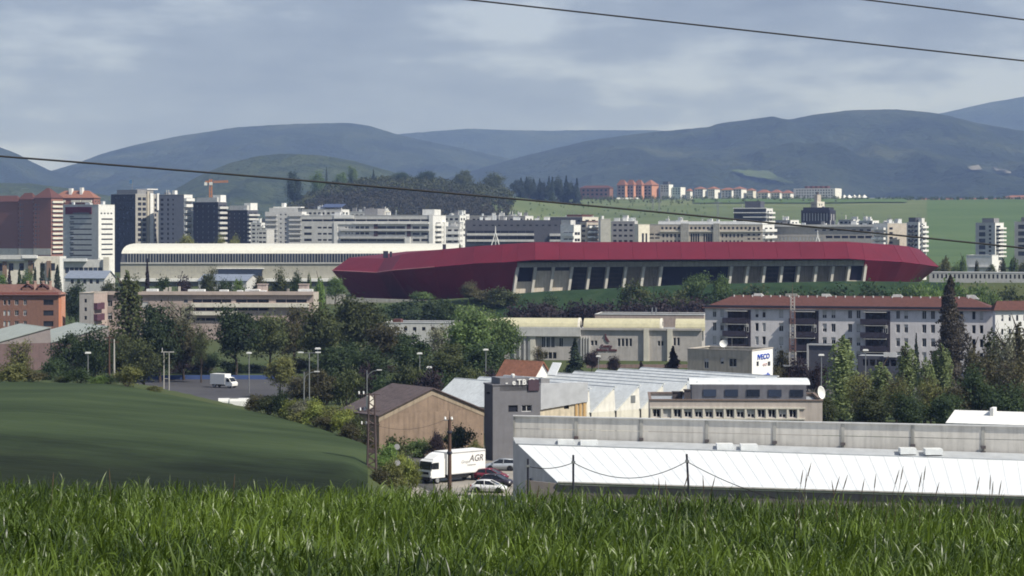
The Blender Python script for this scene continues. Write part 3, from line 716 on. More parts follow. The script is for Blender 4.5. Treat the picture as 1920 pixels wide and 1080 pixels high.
B.onface('white_stair', white, 'L', .79, .83, 445, 458, 1.0); B.balconies('R', .15, .65, 414, 462, 5, white, out=1.2, fh=.5); B.onface('white_band', white, 'R', .7, 1.0, 416, 470, 1.3)
B.clutter(14, 11)
B.box('penthouse', midgrey, .46, .56, .2, .7, B.H - .3, B.H + 3.4); B.box('penthouse', white, .9, .99, .2, .7, B.H - .3, B.H + 3)
for i, (lab, a, b, c, top, d, t, mL, mR) in enumerate([
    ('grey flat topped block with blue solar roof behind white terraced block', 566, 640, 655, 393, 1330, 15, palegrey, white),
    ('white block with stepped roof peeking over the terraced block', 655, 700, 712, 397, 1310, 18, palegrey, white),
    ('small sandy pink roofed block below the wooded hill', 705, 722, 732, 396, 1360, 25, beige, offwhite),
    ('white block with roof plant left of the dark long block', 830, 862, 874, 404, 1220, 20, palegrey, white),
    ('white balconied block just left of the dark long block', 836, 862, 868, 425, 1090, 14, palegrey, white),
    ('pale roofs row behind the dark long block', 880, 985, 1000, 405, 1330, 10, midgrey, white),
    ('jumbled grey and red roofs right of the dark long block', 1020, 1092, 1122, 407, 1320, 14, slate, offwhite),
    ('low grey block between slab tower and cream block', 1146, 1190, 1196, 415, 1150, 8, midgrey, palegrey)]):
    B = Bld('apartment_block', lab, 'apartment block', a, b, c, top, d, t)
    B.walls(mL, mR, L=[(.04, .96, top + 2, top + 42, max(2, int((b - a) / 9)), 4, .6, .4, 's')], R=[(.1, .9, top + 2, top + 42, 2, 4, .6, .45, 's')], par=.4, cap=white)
    B.clutter(5 + (b - a) // 12, 30 + i)
    if 'solar' in lab:
        MB().slab([(-B.W * .55, B.D * .1, B.H + 1.4), (-B.W * .02, B.D * .1, B.H + 1.4), (-B.W * .02, B.D * .7, B.H + 3.4), (-B.W * .55, B.D * .7, B.H + 3.4)], .2).build('solar_roof', M('solar_blue', (.04, .06, .14), rough=.3), B.root)
    if 'balconied' in lab: B.balconies('L', .05, .95, 428, 462, 3, white, out=1.2, fh=.5)
    if 'red' in lab: B.box('tiled_roof', tile, .55, .95, .1, .8, B.H - .3, B.H + 1.5)

B = Bld('apartment_block', 'long dark grey block with pale ribbon balconies behind the stadium roof', 'apartment block', 872, 1057, 1064, 412.5, 1140, 6)
B.walls(slate, palegrey, L=[(.06, .95, 420, 425, 14, 1, .45, .55, 's'), (.02, .7, 432, 437.5, 8, 1, .97, .8, 's'), (.02, .7, 443, 449, 8, 1, .97, .8, 's'), (.86, .99, 443, 449, 2, 1, .9, .8, 's'), (.02, .7, 452, 457, 8, 1, .97, .8, 's')], R=[(.1, .9, 416, 456, 1, 4, .8, .5, 's')], par=.4)
for p in (437.6, 449.2): B.onface('balcony_band', palegrey, 'L', .02, .7, p, p + 4, 1.2)
B.onface('balcony_band', palegrey, 'L', .86, .99, 438, 442.5, 1.2); B.onface('balcony_band', palegrey, 'L', .86, .99, 449.2, 453, 1.2); B.clutter(16, 15)
B = Bld('apartment_block', 'white stepped end block with striped balconies beside the dark long block', 'apartment block', 1051, 1076, 1089, 422, 1110, 30)
B.walls(white, white, L=[(.2, .95, 432, 456, 2, 2, .9, .45, 's')], R=[(.1, .9, 432, 456, 2, 2, .9, .45, 's')], par=.3, cap=white); B.balconies('L', .15, 1, 430, 456, 2, white, out=1, fh=.5); B.box('penthouse', palegrey, .0, .7, .1, .8, B.H, B.H + 2.4)
B = Bld('apartment_block', 'narrow block with rounded white balconies left of pale slab tower', 'apartment block', 1088, 1100, 1124, 417, 1130, 60)
B.walls(beige, beige, L=[(.1, .9, 419, 456, 1, 4, .7, .5, 's')], R=[(.05, .95, 419, 458, 1, 4, .9, .5, 's')], par=.3, cap=palegrey); B.balconies('R', .05, .95, 418, 456, 4, white, out=1.8, fh=.45, nx=3, gap=.2); B.box('tiled_roof', tile, .0, 1.0, .1, .9, B.H - .2, B.H + .8)
B = Bld('slab_tower', 'plain pale grey windowless slab tower behind the stadium roof', 'tower', 1122, 1126, 1145, 411, 1125, 70)
B.walls(palegrey, M('warm_grey_render', (.36, .36, .33), streak=.1), par=.2, cap=palegrey); B.box('stair_head', white, .2, .7, .2, .4, B.H, B.H + 1.6)
B = Bld('apartment_block', 'bright cream block with open portal left of the arcaded block', 'apartment block', 1190, 1197, 1218, 421, 1105, 62)
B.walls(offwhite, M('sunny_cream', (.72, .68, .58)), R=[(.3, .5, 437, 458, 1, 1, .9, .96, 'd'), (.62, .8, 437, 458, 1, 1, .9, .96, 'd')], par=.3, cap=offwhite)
B = Bld('apartment_block', 'long beige block with rows of small arched openings behind the stadium', 'apartment block', 1212, 1430, 1452, 421, 1110, 7)
B.walls(beige, white, L=[(.12, .98, 423.5, 432, 24, 1, .55, .55, 'd'), (.02, .12, 436, 450, 2, 2, .8, .4, 's'), (.13, .3, 436, 460, 5, 2, .5, .55, 'd'), (.38, .46, 436, 457, 4, 1, .7, .8, 's'), (.49, .57, 436, 457, 4, 1, .7, .8, 's'), (.64, .84, 436, 460, 6, 2, .45, .55, 'd'), (.86, .99, 428, 452, 3, 3, .5, .4, 'd')], R=[(.1, .9, 424, 458, 2, 3, .6, .5, 's')], par=.4, cap=palegrey)
for f0, f1 in ((.3, .37), (.58, .635)): B.onface('tower_bay', concrete, 'L', f0, f1, 419, 460, 1.0)
B.onface('cornice', offwhite, 'L', .12, 1.0, 432.6, 435, .6); B.box('long_roof', white, .08, .98, .15, .6, B.H - .3, B.H + 1.6); B.balconies('R', .0, 1, 422, 460, 3, white, out=1.4, fh=.4); B.clutter(9, 21)

for i, (lab, a, b, c, top, d, t, mL, mR) in enumerate([
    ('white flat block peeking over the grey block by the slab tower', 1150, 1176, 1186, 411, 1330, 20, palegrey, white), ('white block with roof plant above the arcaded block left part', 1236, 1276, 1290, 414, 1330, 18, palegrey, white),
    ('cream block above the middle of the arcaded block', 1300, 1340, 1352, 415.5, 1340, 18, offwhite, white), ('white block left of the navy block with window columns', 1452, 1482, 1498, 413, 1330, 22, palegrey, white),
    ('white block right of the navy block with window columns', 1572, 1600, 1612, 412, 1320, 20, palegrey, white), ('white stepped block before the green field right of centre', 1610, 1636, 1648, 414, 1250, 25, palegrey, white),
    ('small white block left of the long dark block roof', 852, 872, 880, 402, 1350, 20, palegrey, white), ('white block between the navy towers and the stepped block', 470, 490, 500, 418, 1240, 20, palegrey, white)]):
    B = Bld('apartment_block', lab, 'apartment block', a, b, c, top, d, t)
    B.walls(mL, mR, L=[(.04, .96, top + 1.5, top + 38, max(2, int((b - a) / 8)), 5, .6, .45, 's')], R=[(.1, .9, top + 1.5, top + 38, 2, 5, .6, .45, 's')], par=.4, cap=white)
    B.balconies('R', .0, 1, top + 2, top + 38, 5, white, out=1.2, fh=.45); B.clutter(5, 60 + i, white)
# right-hand part of the skyline
B = Bld('office_block', 'dark glazed stepped block with white floor bands right of centre skyline', 'office block', 1376, 1437, 1449, 391, 1300, 12)
B.walls(slate, white, L=[(.03, .97, 393, 426, 4, 4, .96, .6, 'q')], R=[(.1, .9, 393, 426, 2, 4, .8, .5, 's')], par=.3, cap=white)
for k in range(4): B.onface('floor_band', white, 'L', 0.0 if k < 2 else .3, 1.0, 389.5 + 8.3 * k, 391.3 + 8.3 * k, 1.2)
B.balconies('R', 0, 1, 392, 426, 4, white, out=1.5, fh=.4); B.box('plant_room', slate, .3, .78, .2, .8, B.H, B.H + 4.2); B.clutter(3, 2)
B = Bld('apartment_block', 'dark navy block with pale window columns in the right skyline', 'apartment block', 1502, 1556, 1567, 394, 1300, 14)
B.walls(darkgrey, darkgrey, L=[(.05, .95, 399, 416, 9, 1, .35, .9, 'b3')], R=[(.1, .9, 399, 416, 2, 1, .4, .8, 'b3')], par=.3); B.box('penthouse', darkgrey, .05, .95, .1, .9, B.H - .2, B.H + 1.6); B.clutter(5, 8)
B = Bld('stone_tower', 'slim beige stepped tower rising behind the dark navy block', 'tower', 1520, 1532, 1546, 378, 1420, 40)
B.walls(beige, offwhite, L=[(.2, .8, 380, 410, 2, 4, .4, .5, 'd')], R=[(.2, .8, 380, 410, 2, 4, .4, .5, 'd')], par=.2); B.box('stone_top', beige, .25, .75, .25, .75, B.H - .2, B.H + 4.4); B.box('pinnacle', dconcrete, .42, .6, .4, .6, B.H + 4.4, B.H + 6)
B = Bld('apartment_block', 'long grey flat block with white roof edge behind stadium roof at right', 'apartment block', 1448, 1640, 1654, 423, 1150, 8)
B.walls(M('warm_pale_grey', (.4, .38, .36), streak=.15), palegrey, L=[(.02, .5, 443, 452, 14, 1, .5, .8, 'b3'), (.52, .98, 441, 448, 6, 1, .85, .7, 's'), (.4, .98, 429, 434, 8, 1, .5, .6, 's')], R=[(.1, .9, 428, 452, 2, 2, .6, .5, 's')], par=.3)
B.onface('roof_edge', palegrey, 'L', 0, 1, 421, 425, .9); B.clutter(12, 31)
B = Bld('apartment_block', 'white and sandy terraced block above the stadium end', 'apartment block', 1638, 1664, 1702, 419, 1130, 52)
B.walls(white, beige, L=[(.05, .95, 424, 468, 2, 5, .8, .45, 's')], R=[(.05, .3, 424, 468, 1, 5, .7, .5, 's')], par=.3, cap=white); B.balconies('L', 0, .95, 422, 468, 5, white, out=1.8, fh=.5, nx=2, gap=.1); B.clutter(8, 33)
B = Bld('apartment_block', 'grey and white balconied block above the right stadium tip', 'apartment block', 1700, 1722, 1737, 417, 1120, 40)
B.walls(palegrey, white, L=[(.04, .96, 420, 472, 3, 6, .7, .5, 's')], R=[(.1, .9, 420, 472, 2, 6, .6, .5, 's')], par=.3, cap=white); B.balconies('L', .3, .7, 419, 472, 6, slate, out=1.4, fh=.45); B.balconies('R', .3, 1.0, 419, 472, 6, white, out=1.4, fh=.45); B.box('penthouse', slate, .1, .7, .1, .8, B.H, B.H + 2.4); B.clutter(3, 35)
for lab, a, b, c, top, sd in [('slim white tower standing alone by the green field', 1829, 1866, 1882, 418, 3), ('white tower cut by the right edge of the picture', 1902, 1940, 1955, 416, 5)]:
    B = Bld('apartment_tower', lab, 'tower', a, b, c, top, 1060, 27, 'white towers by the green field')
    B.walls(palegrey, white, L=[(.16, .52, top + 3, 482, 1, 5, .9, .66, 'q'), (.62, .85, top + 3, 482, 1, 8, .55, .55, 'd')], R=[(.05, .7, top + 3, 482, 1, 8, .8, .5, 's')], par=.4, cap=palegrey)
    B.balconies('R', .1, 1.0, top + 4, 482, 8, white, out=1.4, fh=.4); B.box('penthouse', midgrey, .25, .85, .2, .8, B.H - .2, B.H + 2.2); B.clutter(4, sd)
B = Bld('storage_hall', 'blank white box hall below the slim white tower', 'hall', 1812, 1860, 1872, 479, 1000, 14); B.walls(white, white, par=.3, cap=white); B.onface('canopy', palegrey, 'L', .1, .9, 500, 502, 1.0)
# far-right row of pale lorries / fence behind the stadium
mb = MB(); 
B = Bld('long_shed', 'long low pale shed behind the right stadium tip', 'shed', 1742, 1960, 1965, 512, 890, 2, depth=10); B.walls(palegrey, white, L=[(.02, .98, 514, 524, 26, 1, .45, .8, 'd')], par=.2, cap=white)

# ---------------------------------------------------------------- the town on the plateau
T = 3000
def town(name, lab, a, b, c, top, bot, mL, mR, roof, rise, t=25, nx=0, nz=0, cat='building', g='buildings of the town on the plateau', d=T):
    B = Bld(name, lab, cat, a, b, c, top, d, t, g); 
    B.walls(mL, mR, L=[(.05, .95, top + 1, bot, nx, nz, .5, .5, 'd')] if nx else [], par=.2)
    if roof is not None: B.hip(roof, rise, over=1.0)
    return B
town('apartment_block', 'long brown red block beside the dark pines on the plateau', 1087, 1143, 1150, 352, 368, M('rose_render', (.3, .16, .14)), brick_o, tile, 3, nx=6, nz=2)
for i, (a, b, c) in enumerate([(1157, 1172, 1177), (1174, 1188, 1193), (1190, 1203, 1208), (1206, 1222, 1235)]):
    town('gabled_block', ['leftmost', 'second', 'third', 'rightmost'][i] + ' of the orange roofed gabled blocks on the plateau', a, b, c, 347, 372, M('pink_grey_render', (.34, .27, .27)), M('salmon_render', (.5, .25, .17)), tile_o, 7, t=35, nx=2, nz=4)
for i, (lab, a, b, c, top, mL, mR, rf, rise) in enumerate([
    ('pale block with dark roof box right of orange gabled blocks', 1238, 1254, 1262, 346, palegrey, white, None, 0), ('pale green block on the plateau edge', 1260, 1276, 1285, 351, M('mint_render', (.4, .47, .45)), white, None, 0),
    ('small cream house with orange roof after the pale green block', 1287, 1294, 1300, 358, offwhite, white, tile_o, 3), ('white houses with red roofs, left pair on the plateau', 1302, 1318, 1325, 354, palegrey, white, tile_o, 3),
    ('sunlit cream house in the plateau row', 1327, 1340, 1350, 354, offwhite, white, tile_o, 3), ('white house half hidden by trees in the plateau row', 1352, 1372, 1378, 356, palegrey, white, tile_o, 3),
    ('white house with chimney in the middle of the plateau row', 1374, 1390, 1400, 354, palegrey, white, tile_o, 3), ('pale house with orange roof before the orange row', 1400, 1412, 1418, 357, offwhite, offwhite, tile_o, 3),
    ('low orange roofed house, left of three', 1420, 1440, 1446, 361, offwhite, white, tile_o, 4), ('low orange roofed house, middle of three', 1445, 1462, 1468, 361, offwhite, white, tile_o, 4), ('low orange roofed house, right of three beside the grey block', 1466, 1482, 1488, 362, offwhite, white, tile_o, 4)]):
    B = town('house' if rf else 'apartment_block', lab, a, b, c, top, top + 14, mL, mR, rf, rise, nx=3, nz=3)
    if 'dark roof' in lab: B.box('roof_box', slate, .2, .8, .2, .8, B.H, B.H + 4)
B = town('apartment_block', 'long pale grey block with dark roof boxes on the plateau', 1488, 1566, 1578, 353, 374, palegrey, white, None, 0, t=14, nx=14, nz=4)
for k in range(5): B.box('roof_box', tile, .22 + k * .12, .29 + k * .12, .3, .7, B.H - .2, B.H + 3.2)
for k in range(5):
    px = 1583 + 9.4 * k; x = X(px, 2950); g = h(x, 2950)
    mb = MB(); mb.idx([(-3.3, -3.3, 3), (3.3, -3.3, 3), (3.3, 3.3, 3), (-3.3, 3.3, 3), (0, 0, 7)], [(0, 1, 4), (1, 2, 4), (2, 3, 4), (3, 0, 4)])
    t_ = thing('market_tent', ['first', 'second', 'third', 'fourth', 'last'][k] + ' white peaked tent right of the long pale grey plateau block', 'tent', (x, 2950, g), 0.3, 'white peaked tents')
    mb.build('canopy', white, t_); mb = MB()
    for sx in (-3.2, 3.2):
        for sy in (-3.2, 3.2): MB().tube((sx, sy, -1), (sx, sy, 3), .1, .1, 5).build('tent_pole', white, t_)
B = town('long_shed', 'long low white shed on the plateau skyline', 1626, 1706, 1711, 371, 376, white, white, None, 0, t=6, cat='shed')
names = ['first', 'second', 'third', 'fourth', 'fifth', 'sixth', 'seventh', 'eighth', 'ninth']
for k in range(9):
    a = 1722 + k * 23
    town('row_house', names[k] + ' orange roofed row house from the white shed on the plateau skyline', a, a + 19, a + 22, 375.5 + (k % 2) * .6, 381, offwhite, offwhite, tile_o, 3, t=15, nx=3, nz=1, cat='house')
B = town('apartment_block', 'orange roofed block at the right edge of the plateau skyline', 1880, 1935, 1942, 370, 376, offwhite, offwhite, tile_o, 3, t=15, d=3150)
B = Bld('farmhouse', 'pale farmhouse with tiled roof on the wooded hill', 'house', 919, 944, 956, 357, 2550, 25); B.walls(offwhite, offwhite, L=[(.1, .9, 359, 364, 4, 1, .4, .6, 'd')], par=.2); B.hip(M('old_tile', (.2, .16, .11)), 3)
for k, (px, py) in enumerate([(1160, 371), (1168, 372), (1176, 371.5), (1184, 372), (1194, 372.5)]):
    x = X(px, 2900); t_ = thing('delivery_van', names[k] + ' white van parked below the orange gabled blocks', 'van', (x, 2900, h(x, 2900) + .8), .2, 'vans parked below the gabled blocks')
    mb = MB(); mb.xprism([(-1, .5), (1, .5), (1, 2.5), (-1, 2.5)], -2.6, 1.6); mb.xprism([(-1, .5), (1, .5), (1, 1.5), (-1, 1.5)], 1.6, 2.6); mb.build('body', paint_w, t_); MB().box(1.5, 1.66, -.9, .9, 1.6, 2.3).build('windscreen', g_dark, t_)
    for sx in (-1.7, 1.7): MB().tube((sx, -1.02, .4), (sx, 1.02, .4), .4, .4, 10).build('wheel', black, t_)

# ---------------------------------------------------------------- long barrel-roofed hall
hx0, hx1, hy = X(226, 1000), X(860, 1000), 1000.0
HL = thing('arched_hall', 'long white arched hall with a band of tall narrow windows', 'hall', (hx0, hy, 6))
Lh = hx1 - hx0
prof = [(0, 10.4), (.25, 14.3), (1.2, 15.6), (3.2, 16.7), (7, 17.6), (14, 18.2), (24, 18.5), (34, 18.2), (44, 17), (50, 14.3), (51, 10)]
mb = MB()
end = 6.0
for i in range(1, len(prof) - 1):
    (y0, z0), (y1, z1) = prof[i], prof[i + 1]
    s0 = end * max(0, 1 - (z0 - 10) / 8.5) ** 1.6 * 0 + 2.4 * (1 - math.sqrt(max(0, 1 - ((z0 - 10) / 8.6) ** 2))); s1 = 2.4 * (1 - math.sqrt(max(0, 1 - ((z1 - 10) / 8.6) ** 2)))
    mb.face((s0, y0, z0), (Lh, y0, z0), (Lh, y1, z1), (s1, y1, z1))
mb.build('barrel_roof', M('cream_roof_sheet', (.62, .61, .54), rough=.55, var=.1), HL, True)
mb = MB(); mb.face((0, 0, -2), (Lh, 0, -2), (Lh, 0, 10.4), (0, 0, 10.4)); mb.face((0, 51, -2), (0, 0, -2), (0, 0, 10.4), (0, 51, 10.4)); mb.build('wall', M('grey_beige_render', (.36, .35, .3), streak=.15), HL)
mb = MB(); mb.face((.05, .1, 10.4), (Lh, .1, 10.4), (Lh, .3, 14.3), (.6, .3, 14.3)); mb.face((0, 51, 10.4), (.05, .1, 10.4), (.6, .3, 14.3), (1.5, 30, 18.0)); mb.build('window_recess', slate, HL)
nw = 116; pw = (Lh - 4) / nw
me = MB().mat(0).box(.2, pw - .28, -.05, .12, 0, 3.5).mat(1).box(pw - .28, pw, -.3, .12, -.1, 3.75).mesh('window', [g_blue, M('fin_grey', (.3, .3, .3))])
for k in range(nw): inst('window', me, HL, (2 + k * pw, .05, 10.5))
MB().box(0, Lh, -.5, -.02, 9.9, 10.35).build('ledge', palegrey, HL)
MB().box(Lh * .29, Lh * .42, -1.4, -.02, 4.5, 7.6).build('glazed_gallery', g_blue, HL); MB().box(Lh * .285, Lh * .425, -1.6, -.02, 7.6, 8.0).build('gallery_roof', white, HL)
MB().box(0, Lh, -3.6, -.02, 2.2, 3.4).build('base_canopy', white, HL)
# low buildings between the towers and the orange brick flats
B = Bld('low_hall', 'long low white hall with flat grey roof under the brick towers', 'hall', -60, 112, 124, 481, 900, 10); B.walls(offwhite, white, L=[(.3, .98, 493, 508, 6, 1, .45, .95, 'd')], par=.2)
B.onface('roof_edge', palegrey, 'L', 0, .74, 478, 486, 2.0); B.onface('roof_edge', white, 'L', .6, .76, 478.5, 484, 2.3); B.onface('roof_edge', white, 'L', .3, .62, 486.5, 489.5, 1.6)
for f in (.38, .66, .86): B.onface('buttress', M('brown_render', (.22, .15, .11)), 'L', f, f + .045, 489, 520, .8)
B = Bld('low_hall', 'low glazed hall with pale roof below the white office tower', 'hall', 119, 200, 207, 487, 880, 10); B.walls(palegrey, white, L=[(.03, .9, 500, 514, 8, 1, .9, .8, 'q')], par=.2); B.onface('roof_edge', metal_w, 'L', 0, .55, 484.5, 490, 1.5); B.onface('end_pier', offwhite, 'L', .93, 1.06, 482, 520, 1.0)
bluer = M('blue_sheet_roof', (.19, .22, .28), rough=.5)
for lab, a, b, c, top, rt in [('blue grey low pitched roof shed beneath the glazed low hall', 122, 196, 216, 521, 509), ('blue low pitched roof shed in front of the arched hall', 372, 462, 486, 526, 516)]:
    B = Bld('low_shed', lab, 'shed', a, b, c, top, 800, 20); B.walls(palegrey, palegrey, L=[(.1, .9, top + 2, top + 12, 5, 1, .5, .8, 'd')], par=.1); B.gable(bluer, (top - rt) / F * 800 + .2, palegrey, 'W')

# white tripod masts above the stadium roof
for px, pt, lab in [(929, 424, 'white tripod mast rising behind the stadium roof left of centre'), (1533, 431, 'faint white tripod mast behind the right part of the stadium roof')]:
    d = 1000; x = X(px, d); z0 = h(x, d); zt = Z(pt, d) - z0; zj = zt - 2.6
    t_ = thing('tripod_mast', lab, 'mast', (x, d, z0), 0, 'white tripod masts')
    for dx, dy in ((-7.5, -2), (7, -2), (0, 5)): MB().tube((dx, dy, -1), (0, 0, zj), .28, .22, 8).build('leg', white, t_)
    MB().tube((0, 0, zj - .3), (0, 0, zt), .26, .12, 8).build('spire', white, t_)
# ---------------------------------------------------------------- the stadium
red = M('red_metal_cladding', (0.12, 0.0105, 0.023), rough=0.55, var=0.14, scale=.15, spec=0.18, streak=.12, bump=.5, wave=('X', 1.2))
red_d = M('dark_red_cladding', (0.2, 0.008, 0.035), rough=0.55, var=0.12, scale=.2, bump=.4, wave=('X', 1.2))
for m_ in (red, red_d):
    t_ = m_.node_tree; oi = t_.nodes.new('ShaderNodeObjectInfo'); mr_ = t_.nodes.new('ShaderNodeMapRange'); mr_.inputs[3].default_value = .96; mr_.inputs[4].default_value = 1.04
    vm_ = t_.nodes.new('ShaderNodeVectorMath'); vm_.operation = 'SCALE'; b_ = t_.nodes['Principled BSDF']; lk = b_.inputs['Base Color'].links[0].from_socket
    t_.links.new(oi.outputs['Random'], mr_.inputs[0]); t_.links.new(lk, vm_.inputs[0]); t_.links.new(mr_.outputs[0], vm_.inputs['Scale']); t_.links.new(vm_.outputs[0], b_.inputs['Base Color'])
red_e = M('pale_red_trim', (0.5, 0.2, 0.2), rough=.5)
SX, SY = X(1180, 850), 850.0
ST = thing('stadium', 'large dark red stadium with folded faceted roof band and concrete front', 'stadium', (SX, SY, 6))
def loc(p): return Vector((p[0] - SX, p[1] - SY, p[2] - 6))
Lr = [(623, 507, 832), (706, 511, 815), (734, 507, 804), (815, 500.5, 793), (887, 494, 785), (940, 492, 781), (970, 489.6, 779), (1003, 487, 777), (1592, 485, 795), (1622, 487, 798), (1692, 491, 810), (1725, 495, 822), (1760, 500, 845)]
Ur = [(656, 483, 840), (720, 485, 826), (756, 476, 815), (833, 467, 803), (890, 462, 796), (943, 458, 791), (972, 456, 790), (1003, 454, 788), (1586, 453, 806), (1616, 455, 809), (1675, 459, 822), (1703, 462, 836), (1723, 467, 852)]
Br = [(662, 556, 838), (735, 564, 822), (775, 568, 813), (830, 568, 802), (890, 567, 795), (940, 565, 790), (964, 564, 788), (1000, 560, 787), (1590, 550, 805), (1614, 548, 808), (1668, 545, 818), (1692, 542, 826), (1710, 540, 846)]
Lp = [loc(at(*p)) for p in Lr]; Up = [loc(at(*p)) for p in Ur]; Bp = [loc(at(*p)) for p in Br]
for (x, y, zl, zu) in [(150, 893, 18.5, 23.5), (128, 938, 20.5, 25.2), (14, 928, 20.4, 25.2), (-48, 900, 17.2, 22.3)]:
    c = Vector((35, 860, 0)); p = Vector((x, y, 0)); q = p + (c - p) * .08; b_ = p + (c - p) * .1
    Lp.append(loc((x, y, zl))); Up.append(loc((q.x, q.y, zu))); Bp.append(loc((b_.x, b_.y, 5)))
N_ = len(Lp); cen = Vector((X(1180, 855) - SX, 858 - SY, 0))
for i in range(N_):
    j = (i + 1) % N_
    nq = max(1, round((Lp[j] - Lp[i]).length / 8.5))
    for q in range(nq):
        f0, f1 = q / nq + .0003, (q + 1) / nq - .0003
        MB().slab([Lp[i].lerp(Lp[j], f0), Lp[i].lerp(Lp[j], f1), Up[i].lerp(Up[j], f1), Up[i].lerp(Up[j], f0)], .3).build('fascia_panel', red, ST)
        if i not in (6, 7, 8): MB().slab([Bp[i].lerp(Bp[j], f0), Bp[i].lerp(Bp[j], f1), Lp[i].lerp(Lp[j], f1), Lp[i].lerp(Lp[j], f0)], .3).build('lower_wall', red_d, ST)
    I0, I1 = Up[i].lerp(Vector((cen.x, cen.y, Up[i].z - 2.5)), .38), Up[j].lerp(Vector((cen.x, cen.y, Up[j].z - 2.5)), .38)
    MB().slab([Up[i], Up[j], I1, I0], .5).build('roof_panel', red, ST)
    S0, S1 = Bp[i].lerp(cen, .62), Bp[j].lerp(cen, .62); S0.z = S1.z = 1.0
    MB().face(Vector((Bp[i].x, Bp[i].y, Up[i].z - 4)).lerp(cen, .06), Vector((Bp[j].x, Bp[j].y, Up[j].z - 4)).lerp(cen, .06), S1, S0).build('stand', dconcrete, ST)
    mb = MB(); mb.path([Lp[i], Lp[j]], .16, 5)
    if i < 3: mb.build('rim_trim', red_e, ST)
    MB().tube(Up[i], Lp[i], .1, .1, 5).build('seam_cover', red, ST)
pitch_m = terrain('pitch_grass', [(.03, .06, .02), (.04, .08, .025), (.05, .09, .03)], .1)
pz = MB(); pz.face(*[Bp[i].lerp(cen, .6) * 1 + Vector((0, 0, 0)) for i in range(N_)]); pz.build('pitch', pitch_m, ST)
# lattice screen on the left prow
mb = MB()
for i in (0, 1):
    a, b, c, d_ = Bp[i], Bp[i + 1], Lp[i + 1], Lp[i]
    nrm = (b - a).cross(d_ - a).normalized() * .12
    n = 16
    for k in range(-n, n):
        pts = []
        for (u0, v0, u1, v1) in ((k / n, 0, k / n + 1, 1), ((k + n) / n, 0, k / n, 1)):
            q0u, q0v, q1u, q1v = u0, v0, u1, v1
            du, dv = q1u - q0u, q1v - q0v; ts = [0.0, 1.0]
            t0, t1 = 0.0, 1.0
            for lo, p0, dp in ((0, q0u, du),):
                if abs(dp) > 1e-6:
                    ta, tb = (0 - p0) / dp, (1 - p0) / dp; t0 = max(t0, min(ta, tb)); t1 = min(t1, max(ta, tb))
            if t1 - t0 > .05:
                f = lambda t: (a.lerp(b, q0u + du * t)).lerp(d_.lerp(c, q0u + du * t), q0v + dv * t) + nrm
                mb.tube(f(t0), f(t1), .1, .1, 4)
mb.build('lattice_screen', M('faded_red_lattice', (.3, .05, .08)), ST)
# concrete gallery under the long fascia
A = loc(at(970, 500, 781.5)); Bq = loc(at(1622, 500, 800.5)); u = (Bq - A); u.z = 0; Lg = u.length; u.normalize(); nv = Vector((u.y, -u.x, 0))   # nv points to the viewer
def gp(px, off, z): 
    s = (px - 970) / 652.0 * Lg
    p = A + u * s + nv * off; return Vector((p.x, p.y, z))
def zz(py, d=790): return Z(py, d) - 6
mb = MB()
mb.slab([gp(966, .6, zz(500.5)), gp(1624, .6, zz(499)), gp(1624, .6, zz(488.5)), gp(966, .6, zz(491.5))], 2.2); mb.build('concrete_beam', concrete, ST)
cpanel = M('beige_concrete_panel', (.62, .55, .46), streak=.25); stepm = M('stair_concrete', (.1, .085, .085), var=.3)
navy = glass('navy_glazing', (.01, .008, .022), .5, .15)
ribs = [970, 1003, 1036, 1070, 1103, 1137, 1170, 1203, 1236, 1367, 1398, 1430, 1463, 1495, 1528, 1560, 1591, 1622]
zb0, zt0 = -1.0, zz(500)
for k, p in enumerate(ribs):
    w = 2.5
    pr = [gp(p - w, 1.2, zt0), gp(p + w, 1.2, zt0), gp(p - 10 + w * .8, 1.2, zb0), gp(p - 10 - w * .8, 1.2, zb0)]
    MB().slab([pr[3], pr[2], pr[1], pr[0]], 2.6).build('raking_column', M('pale_concrete', (.55, .53, .48), streak=.2) if k == 0 else bpy.data.materials['pale_concrete'], ST)
kinds = ['g', 'p', 'p', 's', 's', 's', 'e', 'e', 'n', 'e', 'e', 's', 's', 'e', 'e', 'e', 'g']
for k in range(len(ribs) - 1):
    p0, p1, kd = ribs[k], ribs[k + 1], kinds[k]
    def quad(off, za, zb_, m, nm, th=.3):
        f0 = (zt0 - za) / (zt0 - zb0) * 10; f1 = (zt0 - zb_) / (zt0 - zb0) * 10
        MB().slab([gp(p0 - f0, off, za), gp(p1 - f0, off, za), gp(p1 - f1, off, zb_), gp(p0 - f1, off, zb_)], th).build(nm, m, ST)
    if kd == 'g': quad(-.6, zb0, zz(527), cpanel, 'wall_panel'); quad(-.8, zz(527), zt0, navy, 'glazing')
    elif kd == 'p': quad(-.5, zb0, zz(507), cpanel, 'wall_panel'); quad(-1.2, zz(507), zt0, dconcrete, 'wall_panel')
    elif kd == 'e': quad(-2.4, zb0, zt0, M('shaded_concrete', (.3, .265, .23), streak=.3) if k == 6 else bpy.data.materials['shaded_concrete'], 'wall_panel')  # shade of these bays put into a darker copy of the beige
    elif kd == 'n': quad(-2.2, zb0, zt0, navy, 'glazing')
    else:
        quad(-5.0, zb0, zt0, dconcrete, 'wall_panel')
        for r_ in range(6):
            zc = zt0 - 1.2 - r_ * 1.5; f0 = (zt0 - zc) / (zt0 - zb0) * 10
            MB().slab([gp(p0 - f0 + 4, -1.5 - .5 * r_, zc), gp(p1 - f0 - 3, -1.5 - .5 * r_, zc), gp(p1 - f0 - 3, -1.5 - .5 * r_, zc + .5), gp(p0 - f0 + 4, -1.5 - .5 * r_, zc + .5)], .8).build('stair_flight', stepm, ST)
